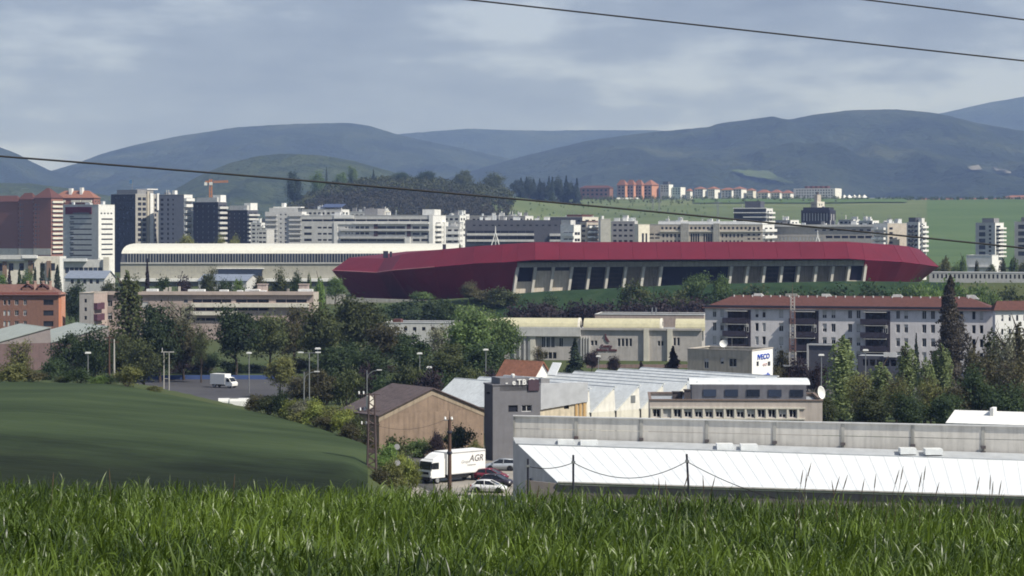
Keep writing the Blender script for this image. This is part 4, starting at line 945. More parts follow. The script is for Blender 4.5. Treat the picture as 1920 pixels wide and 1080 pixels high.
# camera gantry on the low left roof
g0 = Up[1].lerp(Up[2], .3) + Vector((-2, 22, 3.2))
MB().box(g0.x - 1.6, g0.x + .2, g0.y, g0.y + 2, g0.z - 4, g0.z - 1.2).box(g0.x + .8, g0.x + 1.6, g0.y, g0.y + 2, g0.z - 4, g0.z - 1.4).build('roof_cabin', darkgrey, ST)
MB().box(X(833, 815) - SX - .6, X(833, 815) - SX + .6, 815 - SY, 816 - SY, Up[3].z - 1, Up[3].z + 1.6).build('roof_cabin', darkgrey, ST)

# retaining wall left of the stadium
B = Bld('retaining_wall', 'pale concrete retaining wall at the foot of the stadium prow', 'wall', 612, 648, 652, 553, 770, 3, depth=1.2, z0=2); B.walls(concrete, concrete, par=.1, cap=concrete)
mb = MB(); P0, P1 = at(652, 556, 790), at(1000, 566, 776); dirn = (P1 - P0).normalized(); mb.slab([(P0.x, P0.y, 0), (P1.x, P1.y, 0), (P1.x, P1.y, P1.z - .6), (P0.x, P0.y, P0.z - .4)], 1.0)
tag(mb.build('plinth_wall', concrete), 'long pale plinth wall under the dark red stadium prow', 'wall')

# ---------------------------------------------------------------- middle-ground buildings
B = Bld('apartment_block', 'orange brick apartment block at the left edge with dormer chimneys', 'apartment block', -70, 110, 121, 553, 640, 12)
B.walls(brick_o, M('sunny_orange_brick', (.5, .21, .12), scale=1.5), L=[(.06, .24, 557, 617, 2, 3, .6, .5, 'w'), (.29, .37, 557, 617, 1, 3, .9, .42, 'm'), (.415, .505, 557, 617, 2, 3, .6, .5, 'm'), (.535, .59, 557, 617, 1, 3, .75, .5, 'w'), (.625, .675, 557, 617, 1, 3, .7, .5, 'm'), (.83, .955, 557, 617, 1, 3, .85, .5, 's')], R=[], par=.3)  # end wall: sunlight put into a brighter copy of the brick colour
brown_t = M('brown_roof_tile', (.16, .085, .07), scale=1.5, var=.3)
B.hip(brown_t, 2.9, .7)
B.onface('eaves_band', M('dull_red_render', (.24, .085, .07)), 'L', 0, 1, 548, 553, .5); B.onface('corner_pier', M('pale_salmon', (.55, .28, .19)), 'R', .3, 1, 550, 620, .25)
for f in (.66, .82):
    x = -B.W + f * B.W; m1 = MB(); m1.box(x - 1.3, x + 1.3, B.D * .15, B.D * .4, B.H + .5, B.H + 2.0); m1.build('dormer', brick_o, B.root)
    m1 = MB(); m1.slab([(x - 1.7, B.D * .13, B.H + 1.7), (x, B.D * .13, B.H + 3.1), (x, B.D * .45, B.H + 3.1), (x - 1.7, B.D * .45, B.H + 1.7)], -.15); m1.slab([(x, B.D * .13, B.H + 3.1), (x + 1.7, B.D * .13, B.H + 1.7), (x + 1.7, B.D * .45, B.H + 1.7), (x, B.D * .45, B.H + 3.1)], -.15); m1.build('dormer_roof', tile, B.root)
    for dx in (-.2, 1.9): m1 = MB(); m1.box(x + dx, x + dx + .55, B.D * .2, B.D * .27, B.H + .3, B.H + 3.6); m1.box(x + dx - .1, x + dx + .65, B.D * .19, B.D * .28, B.H + 3.6, B.H + 3.85); m1.build('chimney', M('pink_chimney', (.5, .33, .27)) if 'pink_chimney' not in bpy.data.materials else bpy.data.materials['pink_chimney'], B.root)
pinkb = M('dusty_pink_render', (.42, .34, .31), streak=.2)
B = Bld('apartment_block', 'long low dusty pink block with ribbon windows behind the tree belt', 'apartment block', 172, 588, 592, 549, 650, 7, depth=12)
B.walls(pinkb, beige, L=[(.03, .1, 557, 606, 2, 2, .6, .5, 'm'), (.15, .2, 557, 582, 1, 1, .6, .55, 'm'), (.22, .26, 560, 584, 1, 1, .8, .5, 'b3'), (.41, .44, 561, 569, 1, 1, .6, .9, 'w'), (.455, .63, 561, 568, 4, 1, .97, .9, 's'), (.65, .8, 561, 568, 3, 1, .97, .9, 's'), (.83, .97, 561, 568, 3, 1, .97, .9, 's'), (.42, .8, 577, 583, 8, 1, .95, .9, 's'), (.42, .7, 596, 602, 6, 1, .95, .9, 's')], par=.3)
B.onface('cornice', M('light_pink_band', (.47, .39, .35)), 'L', 0, 1, 546.5, 553, .8); B.onface('balcony_band', offwhite, 'L', .45, .98, 568.5, 576, 1.1); B.onface('balcony_band', offwhite, 'L', .45, .66, 584, 591, 1.1)
r = random.Random(5)
for k in range(17):
    f = r.uniform(.22, .97); x = -B.W + f * B.W
    if k < 7: m1 = MB().box(x, x + r.uniform(1.5, 5), 1.5, 4, B.H - .2, B.H + r.uniform(.5, 1.0)); m1.build('roof_skylight', white, B.root)
    elif k < 15: m1 = MB(); m1.box(x, x + .6, 3, 3.6, B.H - .2, B.H + r.uniform(.8, 1.7)); m1.build('chimney', beige, B.root)
    else: m1 = MB().box(x, x + 2.6, 4, 7, B.H - .2, B.H + 2.2); m1.box(x - .2, x + 2.8, 3.8, 7.2, B.H + 2.2, B.H + 2.4); m1.build('stair_head', pinkb, B.root)
B = Bld('apartment_block', 'pale end block with dark balcony bay left of the pink block', 'apartment block', 149, 176, 186, 550, 640, 20, depth=11)
B.walls(M('pale_pink_grey', (.47, .44, .42), streak=.2), pinkb, L=[(.3, .55, 556, 620, 1, 4, .7, .45, 'd')], R=[], par=.3, cap=beige); B.balconies('R', .0, .55, 560, 622, 3, M('plum_balcony', (.09, .04, .06)), out=1.0, fh=.6)

# sawtooth sheds
def sawtooth(name, lab, px, py, d, t, pitch, rise, n0, n1, length, z0, mw, mr, mg, grp=None, wins=()):
    t = math.radians(t); x = X(px, d)
    R_ = thing(name, lab, 'shed', (x, d, 0), math.pi / 2 - t, grp)      # local +x runs along the gable front (right and away), +y to the back left
    for k in range(n0, n1):
        x0, x1 = k * pitch, (k + 1) * pitch
        MB().face((x0, 0, -1), (x1, 0, -1), (x1, 0, z0), (x0, 0, z0)).build('wall', mw, R_)
        MB().yprism([(x0, z0), (x1, z0), (x1 - .25, z0 + rise)], 0.02, .25).build('gable', mg, R_)
        MB().slab([(x0 - .1, -.25, z0 - .02), (x1 - .3, -.25, z0 + rise + .1), (x1 - .3, length, z0 + rise + .1), (x0 - .1, length, z0 - .02)], -.14).build('roof_slope', mr, R_)
        MB().face((x1 - .25, .25, z0 + rise), (x1, .25, z0), (x1, length, z0), (x1 - .25, length, z0 + rise)).build('north_light', g_blue, R_)
        MB().box(x1 - .45, x1 - .05, -.3, length, z0 + rise + .06, z0 + rise + .26).build('ridge_cap', mr, R_)
        if k in wins: MB().box(x0 + pitch * .62, x0 + pitch * .8, -.04, .02, z0 + rise * .3, z0 + rise * .62).build('vent_grille', steel, R_)
        mb = MB(); mb.tube((x1, -.12, 0), (x1, -.12, z0 + .2), .09, .09, 6); mb.build('downpipe', dconcrete, R_)
    MB().face((n1 * pitch, 0, -1), (n1 * pitch, length, -1), (n1 * pitch, length, z0), (n1 * pitch, 0, z0)).build('end_wall', mw, R_)
    MB().face((n0 * pitch, length, -1), (n0 * pitch, 0, -1), (n0 * pitch, 0, z0), (n0 * pitch, length, z0)).build('end_wall', mw, R_)
    return R_
sheet = M('pale_grey_roof_sheet', (.62, .65, .66), rough=.5, streak=.14, bump=.4, wave=('X', 2.5))
sawtooth('factory_shed', 'long white sawtooth roofed factory behind the grey office tower', 1107, 774, 345, 48, 5.3, 3.5, -1, 8, 31, 4.0, offwhite, sheet, M('cream_gable', (.72, .7, .65), streak=.15), wins=(1, 4))
sawtooth('workshop_shed', 'green grey sawtooth workshop roofs at the left below the brick flats', 205, 640, 520, 62, 13.5, 3.2, -4, 0, 24, 6.0, M('mauve_brick', (.16, .11, .11), streak=.2), M('mint_grey_roof', (.3, .33, .31), streak=.15), M('grey_pink_gable', (.25, .22, .22)))

# brown roofed barn
B = Bld('barn', 'old brown gabled barn with stained end wall beside the hedge', 'barn', 640, 711, 907, 777, 318, 60)
ochre = M('stained_ochre_render', (.27, .2, .15), streak=.3, var=.25)
B.walls(ochre, ochre, par=.1); B.gable(M('brown_fibre_roof', (.11, .085, .085), scale=1.2, var=.35, streak=.2, bump=.5, wave=('X', 2.5)), 3.4, ochre, 'W', .35)
mb = MB(); D = B.D; w = .85; Ht = B.H
for a_, b_ in (((.04, -.1, Ht - .2), (.04, D / 2, Ht + 3.2)), ((.04, D / 2, Ht + 3.2), (.04, D + .1, Ht - .2))):
    mb.slab([(.06, a_[1], a_[2] - w), (.06, b_[1], b_[2] - w), (.06, b_[1], b_[2]), (.06, a_[1], a_[2])], .05)
mb.build('verge_band', M('pale_stucco_band', (.34, .28, .21), streak=.3), B.root)
MB().box(-B.W * .5, -B.W * .5 + .8, 1, 1.8, B.H, B.H + 2.2).build('chimney', offwhite, B.root)
# grey office tower beside the factory
gcl = M('graphite_panel', (.17, .17, .185), rough=.6, streak=.08)
B = Bld('office_tower', 'grey box office with white rooftop lettering beside the yard', 'office', 908, 924, 1013, 723, 313, 72)
B.walls(M('shaded_graphite', (.09, .09, .105)), gcl, L=[(.15, .85, 736, 742, 1, 1, .6, .9, 'd'), (.4, .9, 757, 866, 1, 1, .9, .99, 'd')], R=[(.32, .53, 760.5, 774, 1, 1, .95, .95, 'd'), (.6, .83, 760.5, 774, 1, 1, .95, .95, 'w'), (.66, .74, 798, 818, 1, 1, .9, .9, 'd'), (.62, .72, 835, 862, 1, 1, .9, .95, 'd')], par=.8, cap=gcl)  # narrow left face: shade put into a darker copy of the graphite
B.box('roof_block', gcl, .0, 1, .15, .75, B.H - .8, B.H + 1.0); B.box('roof_recess', plum, .1, 1.05, .74, .97, B.H - .8, B.H + .7)
MB().lathe([(.0, 1.55), (.22, 1.5), (.28, 1.3), (.2, 1.0)], 10, (-.6, B.D * .45, B.H)).build('roof_vent', white, B.root)
def text_mesh(txt, size, depth, m, nm='lettering', bold=0.0, align='LEFT', shear=0.0):
    cu = bpy.data.curves.new(nm, 'FONT'); cu.body = txt; cu.size = size; cu.extrude = depth; cu.offset = bold; cu.align_x = align; cu.shear = shear; cu.resolution_u = 3
    o = bpy.data.objects.new(nm, cu); COL.objects.link(o); bpy.context.view_layer.update()
    me = bpy.data.meshes.new_from_object(o.evaluated_get(bpy.context.evaluated_depsgraph_get()))
    bpy.data.objects.remove(o); me.materials.clear(); me.materials.append(m); return me
def letters(parent, txt, size, m, side, u, out, zb, shared=None, depth=.06, bold=.02, align='LEFT', shear=0.0):
    me = text_mesh(txt, size, depth, m, 'lettering', bold, align, shear)
    o = bpy.data.objects.new('lettering', me); COL.objects.link(o); o.parent = parent
    return o
def face_text(B, txt, size, m, side, u, out, zb, **kw):
    o = letters(B.root, txt, size, m, side, u, out, zb, **kw); o.location = B.place(side, u, out, zb); o.rotation_euler = (math.pi / 2, 0, B.rz(side)); return o
for k, (ch, f, sz) in enumerate([('-', .29, 1.0), ('e', .43, 1.05), ('T', .535, 1.05), ('B', .64, 1.05), ('O', .765, 1.3)]): face_text(B, ch, sz, paint_w, 'R', f * B.D - .2, .1, B.H + .05, bold=.03)
# annex with corrugated screen
B = Bld('annex', 'annex with pale corrugated screen between grey office and sawtooth gables', 'annex', 1008, 1012.5, 1101, 722, 326, 66)
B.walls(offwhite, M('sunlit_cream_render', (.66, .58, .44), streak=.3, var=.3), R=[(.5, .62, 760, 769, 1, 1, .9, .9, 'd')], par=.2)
mb = MB(); D = B.D
mb.slab([(.25, 0, B.z(768)), (.25, D, B.z(756)), (.25, D, B.H + .25), (.25, 0, B.H + .25)], .15)
mb.build('corrugated_screen', M('corrugated_grey_sheet', (.48, .5, .53), rough=.5, bump=.6, wave=('Z', 3)), B.root)
for k in range(3): B.onface('timber_panel', M('varnished_board', (.5, .33, .15)) if k == 0 else bpy.data.materials['varnished_board'], 'R', .74 + .085 * k, .79 + .085 * k, 757, 790, .14)
B.box('roof_hood', midgrey, .0, 1, .02, .2, B.H, B.H + .9)
# orange roofed house behind
B = Bld('house', 'small house with orange tiled roof behind the grey office', 'house', 934, 1000, 1032, 706, 372, 40); B.walls(offwhite, white, R=[(.3, .6, 707, 716, 1, 1, .6, .7, 'd')], par=.1); B.gable(M('weathered_orange_tile', (.27, .12, .075), scale=2, var=.3, bump=.5, wave=('X', 2)), 2.4, white, 'W', .4)
MB().slab([(-B.W * .15 + 4, 0, B.H + .4), (-B.W * .15 + 5.8, 0, B.H + .4), (-B.W * .15 + 5.2, 2.2, B.H + 2.3), (-B.W * .15 + 3.4, 2.2, B.H + 2.3)], .12).build('solar_panel', metal_w, B.root)
# office with window row and arched roof monitor
B = Bld('office_block', 'low beige office with a row of square windows and a grey arched roof monitor', 'office', 1218, 1542, 1556, 752, 296, -7 + 2, depth=13)
B.t = 0
B.walls(M('pinkish_beige', (.52, .46, .42), streak=.18), beige, L=[(.01, .86, 768, 783.5, 14, 1, .72, 1.0, 'm')], par=.35, cap=M('brown_coping', (.2, .15, .13)))
for k in range(15): B.onface('pilaster', offwhite, 'L', .005 + .0607 * k, .016 + .0607 * k, 765, 800, .12)
B.onface('sill_band', offwhite, 'L', 0, .9, 784.5, 787, .2); B.onface('lintel_band', offwhite, 'L', 0, .9, 764, 767, .15)
mon = M('monitor_cladding', (.16, .16, .18), streak=.2, var=.25)
xm0, xm1 = -B.W + .25 * B.W, -B.W + .92 * B.W; n = 10
arc = [(3.6 + 4.2 * (1 - math.cos(math.pi * k / n)) * 1.0, B.H + 1.75 + .55 * math.sin(math.pi * k / n)) for k in range(n + 1)]
mb = MB(); mb.xprism([(3.6, B.H - .3)] + arc + [(12, B.H - .3)], xm0, xm1); mb.build('roof_monitor', mon, B.root)
mb = MB()
for i in range(n): mb.slab([(xm0 - .3, arc[i][0], arc[i][1] + .12), (xm1 + .5, arc[i][0], arc[i][1] + .12), (xm1 + .5, arc[i + 1][0], arc[i + 1][1] + .12), (xm0 - .3, arc[i + 1][0], arc[i + 1][1] + .12)], .1)
mb.build('arched_roof', metal_w, B.root)
for k in range(5):
    x = xm0 + (xm1 - xm0) * (.1 + k * .19); MB().box(x, x + 1.7, 3.5, 3.62, B.H + .3, B.H + 1.2).build('window', g_blue, B.root)
mb = MB()
for k in range(2): mb.lathe([(.84, .3), (.86, .32), (.78, .25), (.6, .14), (.35, .05), (.02, 0)], 16) if k == 0 else None
o = mb.build('dish', white, B.root, True); o.location = (xm1 + 1.6, 2.2, B.H + .9); o.rotation_euler = (math.radians(78), 0, math.radians(52))
MB().tube((xm1 + 1.6, 2.6, B.H - .2), (xm1 + 1.6, 2.4, B.H + .9), .08, .08, 6).build('dish_mount', steel, B.root)
B.clutter(5, 44, dconcrete, .5)
# beige dealer building with sign wall
B = Bld('dealer_building', 'beige building whose white end wall carries blue lettering', 'building', 1289, 1410, 1449, 658, 420, 22)
B.walls(M('khaki_render', (.47, .43, .35), streak=.25), M('bright_white_wall', (.8, .8, .78), var=.05), L=[(.25, .34, 674, 694, 1, 1, .8, .95, 'm'), (.5, .58, 672, 685, 1, 1, .7, .95, 'm'), (.63, .78, 672, 690, 1, 1, .8, .9, 'm'), (.05, .2, 700, 706, 1, 1, .8, .9, 'd'), (.3, .75, 700, 706, 3, 1, .6, .9, 'd')], R=[(.2, .34, 679, 688.5, 1, 1, .8, .95, 'd'), (.74, .9, 682, 691, 1, 1, .8, .95, 'd'), (.2, .34, 708, 716, 1, 1, .8, .95, 'd')], par=.4, cap=beige)
blue = M('sign_blue', (.02, .07, .4), var=.05)
face_text(B, 'IVECO', 1.0, blue, 'R', .24 * B.D, .06, B.H - 1.75, bold=.012).scale = (B.D * .68 / 3.3, 1.35, 1)
face_text(B, 'GO', .7, M('faded_pink_print', (.6, .45, .45)), 'R', .5 * B.D, .05, B.H - 3.0).scale = (2.0, .9, 1)
face_text(B, 'mafe', .9, blue, 'R', .48 * B.D, .06, B.z(711), bold=.04).scale = (B.D * .42 / 2.0, 1.2, 1)
def dish(parent, p, r_, rz=0.3, tilt=65):
    mb = MB().lathe([(r_, r_ * .42), (r_ * .8, r_ * .25), (r_ * .45, r_ * .07), (.01, 0)], 14); o = mb.build('satellite_dish', white, parent, True); o.location = p; o.rotation_euler = (math.radians(tilt), 0, rz)
    mb = MB().tube((p[0], p[1] + .3, p[2] - 1.2 * r_ - .6), (p[0], p[1] + .2, p[2]), .06, .06, 5); mb.build('dish_mount', steel, parent)
dish(B.root, (-B.W * .5, 2, B.H + 1.0), .75); MB().tube((-B.W * .34, 1, B.H), (-B.W * .34, 1, B.H + 2.4), .05, .04, 5).build('aerial', steel, B.root)
# school with barrel roofs
scr = M('school_render', (.45, .425, .41), streak=.15); cream_roof = M('cream_barrel_roof', (.5, .47, .32), rough=.6, var=.12, streak=.12)
B = Bld('school', 'beige school with two cream barrel roofs and a dark red emblem on the wall', 'school', 945, 1316, 1324, 619, 545, 3, depth=16)
WS = B.W; fx = lambda px: (px - 945) / 371.0
B.walls(scr, scr, L=[(fx(1108), fx(1122), 638, 651, 2, 1, .75, .75, 'w'), (fx(1158), fx(1187), 634, 652, 4, 1, .72, .85, 'w'), (fx(1158), fx(1187), 660, 678, 4, 1, .72, .85, 'w'), (fx(1233), fx(1246), 638, 651, 2, 1, .75, .75, 'w'), (fx(1262), fx(1276), 632, 650, 2, 1, .7, .85, 'w'), (fx(1015), fx(1042), 632, 655, 3, 1, .8, .9, 'w'), (fx(1048), fx(1058), 634, 653, 1, 1, .8, .9, 'w'), (fx(1012), fx(1045), 661, 676, 4, 1, .8, .8, 'd')], par=.2)
B.onface('parapet', palegrey, 'L', 0, fx(1090), 615, 632, .9); B.onface('parapet', scr, 'L', fx(1090), 1, 616, 620, .5)
for px in (1208, 1252, 995): B.onface('pilaster', offwhite, 'L', fx(px), fx(px + 10), 617, 700, .6)
for k in range(5): B.onface('fin', palegrey, 'L', fx(965 + 9 * k), fx(968 + 9 * k), 633, 690, .5)
for k in range(4): B.onface('fin', palegrey, 'L', fx(1090 + 5 * k), fx(1092 + 5 * k), 633, 690, .5)
for a_, b_ in ((905, 1083), (1094, 1237), (1266, 1330)):
    x0, x1 = -WS + fx(a_) * WS, -WS + fx(b_) * WS; n = 10; rr_ = 3.1
    arc = [(rr_ * (1 - math.cos(math.pi * k / n)) + .8, B.H - .2 + 2.75 * math.sin(math.pi * k / n)) for k in range(n + 1)]
    MB().xprism(arc, x0, x1).build('barrel_roof', cream_roof, B.root, False)
    MB().xprism([(y * .98 + .1, z + .1) for y, z in arc], x1, x1 + .5).build('roof_end', offwhite, B.root)
    MB().box(x1 + .5, x1 + .56, 3.3, 4.6, B.H + .8, B.H + 1.8).build('window', g_dark, B.root)
maroon2 = M('maroon_letter', (.11, .04, .05), var=.1)
face_text(B, 'Centro', 0.95, maroon2, 'L', fx(1138) * WS, .08, B.z(652.5), bold=.04, align='CENTER'); face_text(B, 'Infanta Elena', 0.95, maroon2, 'L', fx(1139) * WS, .08, B.z(659.5), bold=.04, align='CENTER')
e_ = fx(1137) * WS - WS; zc = B.z(645)
mb = MB(); mb.box(0, 0, 0, 0, 0, 0) if False else None
mb.slab([(e_ - .25, -.1, zc + 1.75), (e_ + .1, -.1, zc + 1.75), (e_ + 1.0, -.1, zc + .3), (e_ + .4, -.1, zc + .3), (e_ - .15, -.1, zc + .9)][::-1], -.08); mb.lathe([(.02, 0), (.2, .08), (.2, .36), (.02, .44)], 8, (e_ - .1, -.15, zc + 1.78)); mb.build('emblem', maroon2, B.root)
B = Bld('low_building', 'long flat grey building with thin chimneys behind the school', 'building', 1116, 1320, 1330, 591, 590, 4, depth=14); B.walls(pinkb, beige, L=[(.04, .6, 595, 606, 8, 1, .5, .5, 'd')], par=.2, cap=palegrey)
for k in range(2): MB().tube((-B.W * (.45 + .035 * k), 3, B.H - .3), (-B.W * (.45 + .035 * k), 3, B.H + 1.8), .16, .16, 8).build('flue', steel, B.root)
mb = MB(); d = 520; mb.box(X(1100, d), X(1310, d), d, d + .3, -.1, Z(683.5, d)); tag(mb.build('school_wall', M('pinkish_wall', (.25, .18, .17), streak=.2)), 'low pinkish boundary wall in front of the school', 'wall')
B = Bld('low_building', 'low white walled house glimpsed behind the mid trees left of the school', 'building', 722, 850, 862, 606, 590, 8, depth=12); B.walls(palegrey, white, L=[(.1, .9, 612, 622, 6, 1, .4, .7, 'd')], par=.2, cap=palegrey); B.box('roof_unit', tile, .1, .22, .1, .4, B.H, B.H + .9)

# white apartments with red roof
B = Bld('apartment_block', 'long white five storey flats with red hipped roof and dark balcony bays', 'apartment block', 1322, 1864, 1935, 582, 476, 2.5, depth=11)
lw = M('shaded_white_render', (.69, .67, .69), streak=.1); W = B.W; gx = lambda px: (px - 1322) / 542.0  # front shade put into a duller lilac white; end wall gets a sunlit copy
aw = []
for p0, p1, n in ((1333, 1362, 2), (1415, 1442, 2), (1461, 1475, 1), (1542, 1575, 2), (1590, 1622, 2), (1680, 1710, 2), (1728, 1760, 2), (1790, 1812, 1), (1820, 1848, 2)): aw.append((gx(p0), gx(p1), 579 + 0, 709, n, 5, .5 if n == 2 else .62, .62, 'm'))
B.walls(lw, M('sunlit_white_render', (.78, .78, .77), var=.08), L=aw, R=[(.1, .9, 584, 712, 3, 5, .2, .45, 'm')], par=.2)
bay = M('dark_bay', (.045, .04, .06), rough=.6)
for p0, p1 in ((1366, 1410), (1493, 1539), (1627, 1673)):
    u0, u1 = gx(p0) * W, gx(p1) * W
    for k in range(5):
        z1 = B.H - .35 - k * (B.H - .6) / 5; hh = (B.H - .6) / 5
        o = MB().box(0, u1 - u0, -.12, .1, z1 - hh, z1 - .02).build('bay_wall', bay, B.root); o.location = (-W + u0, 0, 0)
        mb = MB(); mb.box(-1.0, (u1 - u0) * .86, -1.35, -.13, z1 - hh, z1 - hh + .18); mb.box(-1.0, (u1 - u0) * .86, -1.35, -1.25, z1 - hh + .18, z1 - hh + 1.15); mb.box(-1.0, -.9, -1.25, -.13, z1 - hh + .18, z1 - hh + 1.15); o = mb.build('balcony', bay, B.root); o.location = (-W + u0, 0, 0)
        o = MB().box(-.3, (u1 - u0) * .86, -1.4, -.2, z1 - .28, z1 - .18).build('awning_rail', palegrey, B.root); o.location = (-W + u0, 0, 0)
        for q, kd in ((.14, 'd'), (.45, 'd'), (.72, 'b1' if k % 2 else 'd')): inst('window', win_mesh(1.0, 1.7, kd), B.root, (-W + u0 + q * (u1 - u0), -.16, z1 - hh + .9))
B.hip(tile, 2.6, .7)
B.onface('painted_eaves_shadow', darkgrey, 'L', 0, 1, 576.5, 580.5, .5)  # dark strip added as a painted shadow under the eaves
q_ = B.D / 2
for k in range(26): MB().tube((-W + q_ + k * (W - 2 * q_) / 25, B.D * .44, B.H + 2.2), (-W + q_ + k * (W - 2 * q_) / 25, B.D * .44, B.H + 2.7), .13, .16, 6).build('roof_vent', white, B.root)
for px in (1418, 1548, 1683, 1820):
    x = -W + gx(px) * W; mb = MB(); mb.box(x - 1.0, x + .6, B.D * .47, B.D * .53, B.H + 1.6, B.H + 3.0); mb.yprism([(x + .62, B.H + 2.2), (x + 1.7, B.H + 2.1), (x + .62, B.H + 3.0)], B.D * .475, B.D * .525); mb.build('stair_head', white if px != 1480 else concrete, B.root)
MB().box(-W + gx(1470) * W, -W + gx(1492) * W, B.D * .46, B.D * .54, B.H + 1.6, B.H + 3.0).build('stair_head', concrete, B.root)
BW = Bld('apartment_block', 'sunlit white wing of the flats at the right edge of the picture', 'apartment block', 1861, 1866, 1946, 582, 468, 66)
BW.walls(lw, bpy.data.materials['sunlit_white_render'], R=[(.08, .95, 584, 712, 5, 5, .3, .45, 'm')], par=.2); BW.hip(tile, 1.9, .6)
B2 = Bld('gate_frame', 'dark blue panelled block with pale edge in front of the white flats', 'kiosk', 1513, 1566, 1580, 646, 450, 10, depth=4); B2.walls(slate, slate, par=.1); B2.onface('pale_edge', palegrey, 'L', 0, .06, 645.5, 700, .2); B2.onface('pale_edge', palegrey, 'L', .06, 1, 645.5, 648, .2)
B2 = Bld('canopy_building', 'low dark blue building with white sign board by the poplars', 'building', 1608, 1690, 1696, 668, 455, 8, depth=6); B2.walls(slate, slate, L=[(.1, .9, 672, 690, 5, 1, .8, .7, 'd')], par=.1); B2.onface('sign_board', white, 'L', .6, .9, 661, 670, .2)

# big white warehouse in front
WR = thing('warehouse', 'large white roofed warehouse with grey panel parapet behind the wheat', 'warehouse', (0, 250, 0))
def wl(px, py, d): p = at(px, py, d); return Vector((p.x, p.y - 250, p.z))
far0, far1 = wl(962, 825, 269), wl(2050, 860, 252.5); near0, near1 = wl(1046, 905, 242), wl(2050, 935, 227.5)
wroof = M('white_roof_membrane', (.7, .72, .725), rough=.5, var=.06, streak=.05, scale=.3)
n = 40
for k in range(n):
    a0, a1 = far0.lerp(far1, k / n), far0.lerp(far1, (k + 1) / n); b0, b1 = near0.lerp(near1, k / n), near0.lerp(near1, (k + 1) / n)
    mb = MB(); mb.slab([b0, b1, a1, a0], .2); mb.tube(a0 + Vector((0, 0, .02)), b0 + Vector((0, 0, .02)), .012, .012, 4); mb.build('roof_sheet', wroof, WR)
pan = M('grey_precast_panel', (.63, .6, .55), streak=.22, var=.14)
bay_px = [962, 1080, 1202, 1325, 1452, 1580, 1711, 1843, 1976, 2050]
ln = far1 - far0
for k in range(len(bay_px) - 1):
    def pp(px, zt): 
        s = 0.0
        lo, hi = 0.0, 1.0
        for _ in range(40):
            s = (lo + hi) / 2; q = far0 + ln * s
            if 960 + q.x / (q.y + 250) * F < px: lo = s
            else: hi = s
        q = far0 + ln * s; return Vector((q.x, q.y, zt))
    for (z0_, z1_) in ((6.2, 8.3), (8.36, 9.75)):
        MB().slab([pp(bay_px[k] + (1 if k == 0 else 3.2), z0_), pp(bay_px[k + 1] - 3.2, z0_), pp(bay_px[k + 1] - 3.2, z1_), pp(bay_px[k] + (1 if k == 0 else 3.2), z1_)], .25).build('wall_panel', pan, WR)
    q0, q1 = pp(bay_px[k] - (0 if k == 0 else 3), 6.2), pp(bay_px[k] + 3, 6.2); q0.y -= .08; q1.y -= .08
    MB().slab([q0, q1, q1 + Vector((0, 0, 3.6)), q0 + Vector((0, 0, 3.6))], .4).build('pilaster', concrete, WR)
    c = (q0 + q1) / 2
    if k: MB().box(c.x - .25, c.x + .25, c.y - .3, c.y, 7.3, 7.6).box(c.x - .25, c.x + .25, c.y - .3, c.y, 6.75, 7.0).build('bracket', rust if k == 1 else dconcrete, WR)
    a, b = pp(bay_px[k], 9.75), pp(bay_px[k + 1], 9.75)
    MB().slab([a + Vector((0, -.2, .12)), b + Vector((0, -.2, .12)), b + Vector((0, .5, .12)), a + Vector((0, .5, .12))], .12).build('coping', palegrey, WR)
flash = [far0, far1]
mb = MB(); mb.slab([far0 + Vector((.3, -3.2, -.1)), far1 + Vector((.3, -3.2, -.1)), far1 + Vector((0, -.3, .35)), far0 + Vector((0, -.3, .35))], .1); mb.build('valley_flashing', M('grey_flashing', (.4, .42, .44), rough=.5), WR)
for a_, b_ in ((1045, 1075), (1087, 1119), (1340, 1371), (1384, 1416), (1680, 1711), (1726, 1760)):
    a, b = pp(a_, 7.15), pp(b_, 7.15); MB().box(a.x, b.x, min(a.y, b.y) - 2.6, max(a.y, b.y) - 1.4, 6.7, 7.35).build('roof_light', metal_w, WR)
sw = M('pale_side_wall', (.47, .48, .49), streak=.12)
mb = MB(); fl = wl(960.5, 780, 269); lb = Vector((far0.x, far0.y, -1)); nb = Vector((near0.x, near0.y, -1)); mb.slab([lb, nb, near0 - Vector((0, 0, .05)), far0 - Vector((0, 0, .05))], .3); mb.build('side_wall', sw, WR)
mb = MB(); mb.slab([nb, Vector((near1.x, near1.y, -1)), near1 - Vector((0, 0, .25)), near0 - Vector((0, 0, .25))], .3); mb.build('front_wall', M('taupe_render', (.21, .185, .175), streak=.2), WR)
mb = MB(); mb.slab([near0 + Vector((-3.4, .2, -6)), near0 + Vector((0, 0, -6)), near0 + Vector((0, 0, -.1)), near0 + Vector((-3.4, .2, .22))], .3); mb.build('side_fence', bpy.data.materials['taupe_render'], WR)
MB().tube(near0 + Vector((0, -.15, .05)), near1 + Vector((0, -.15, .05)), .12, .12, 6).build('gutter', concrete, WR)
for f, zf in ((.45, .55), (.72, .35)): 
    q = lb.lerp(nb, f); MB().box(q.x - .3, q.x - .1, q.y - .4, q.y + .4, 3.3, 3.8).build('vent', darkgrey, WR)
# low white roof at the far right
B = Bld('low_hall', 'low white pitched roof hall behind the warehouse parapet at far right', 'hall', 1778, 2010, 2030, 799, 292, 8, depth=12); B.walls(offwhite, offwhite, par=.1); B.gable(white, 1.15, white, 'W', .3); B.box('roof_vent', white, .3, .33, .3, .5, B.H + .5, B.H + 1.7)
ords = ['first', 'second', 'third', 'fourth', 'fifth', 'sixth', 'seventh', 'eighth', 'ninth', 'tenth', 'eleventh', 'twelfth', 'thirteenth', 'fourteenth', 'fifteenth', 'sixteenth']
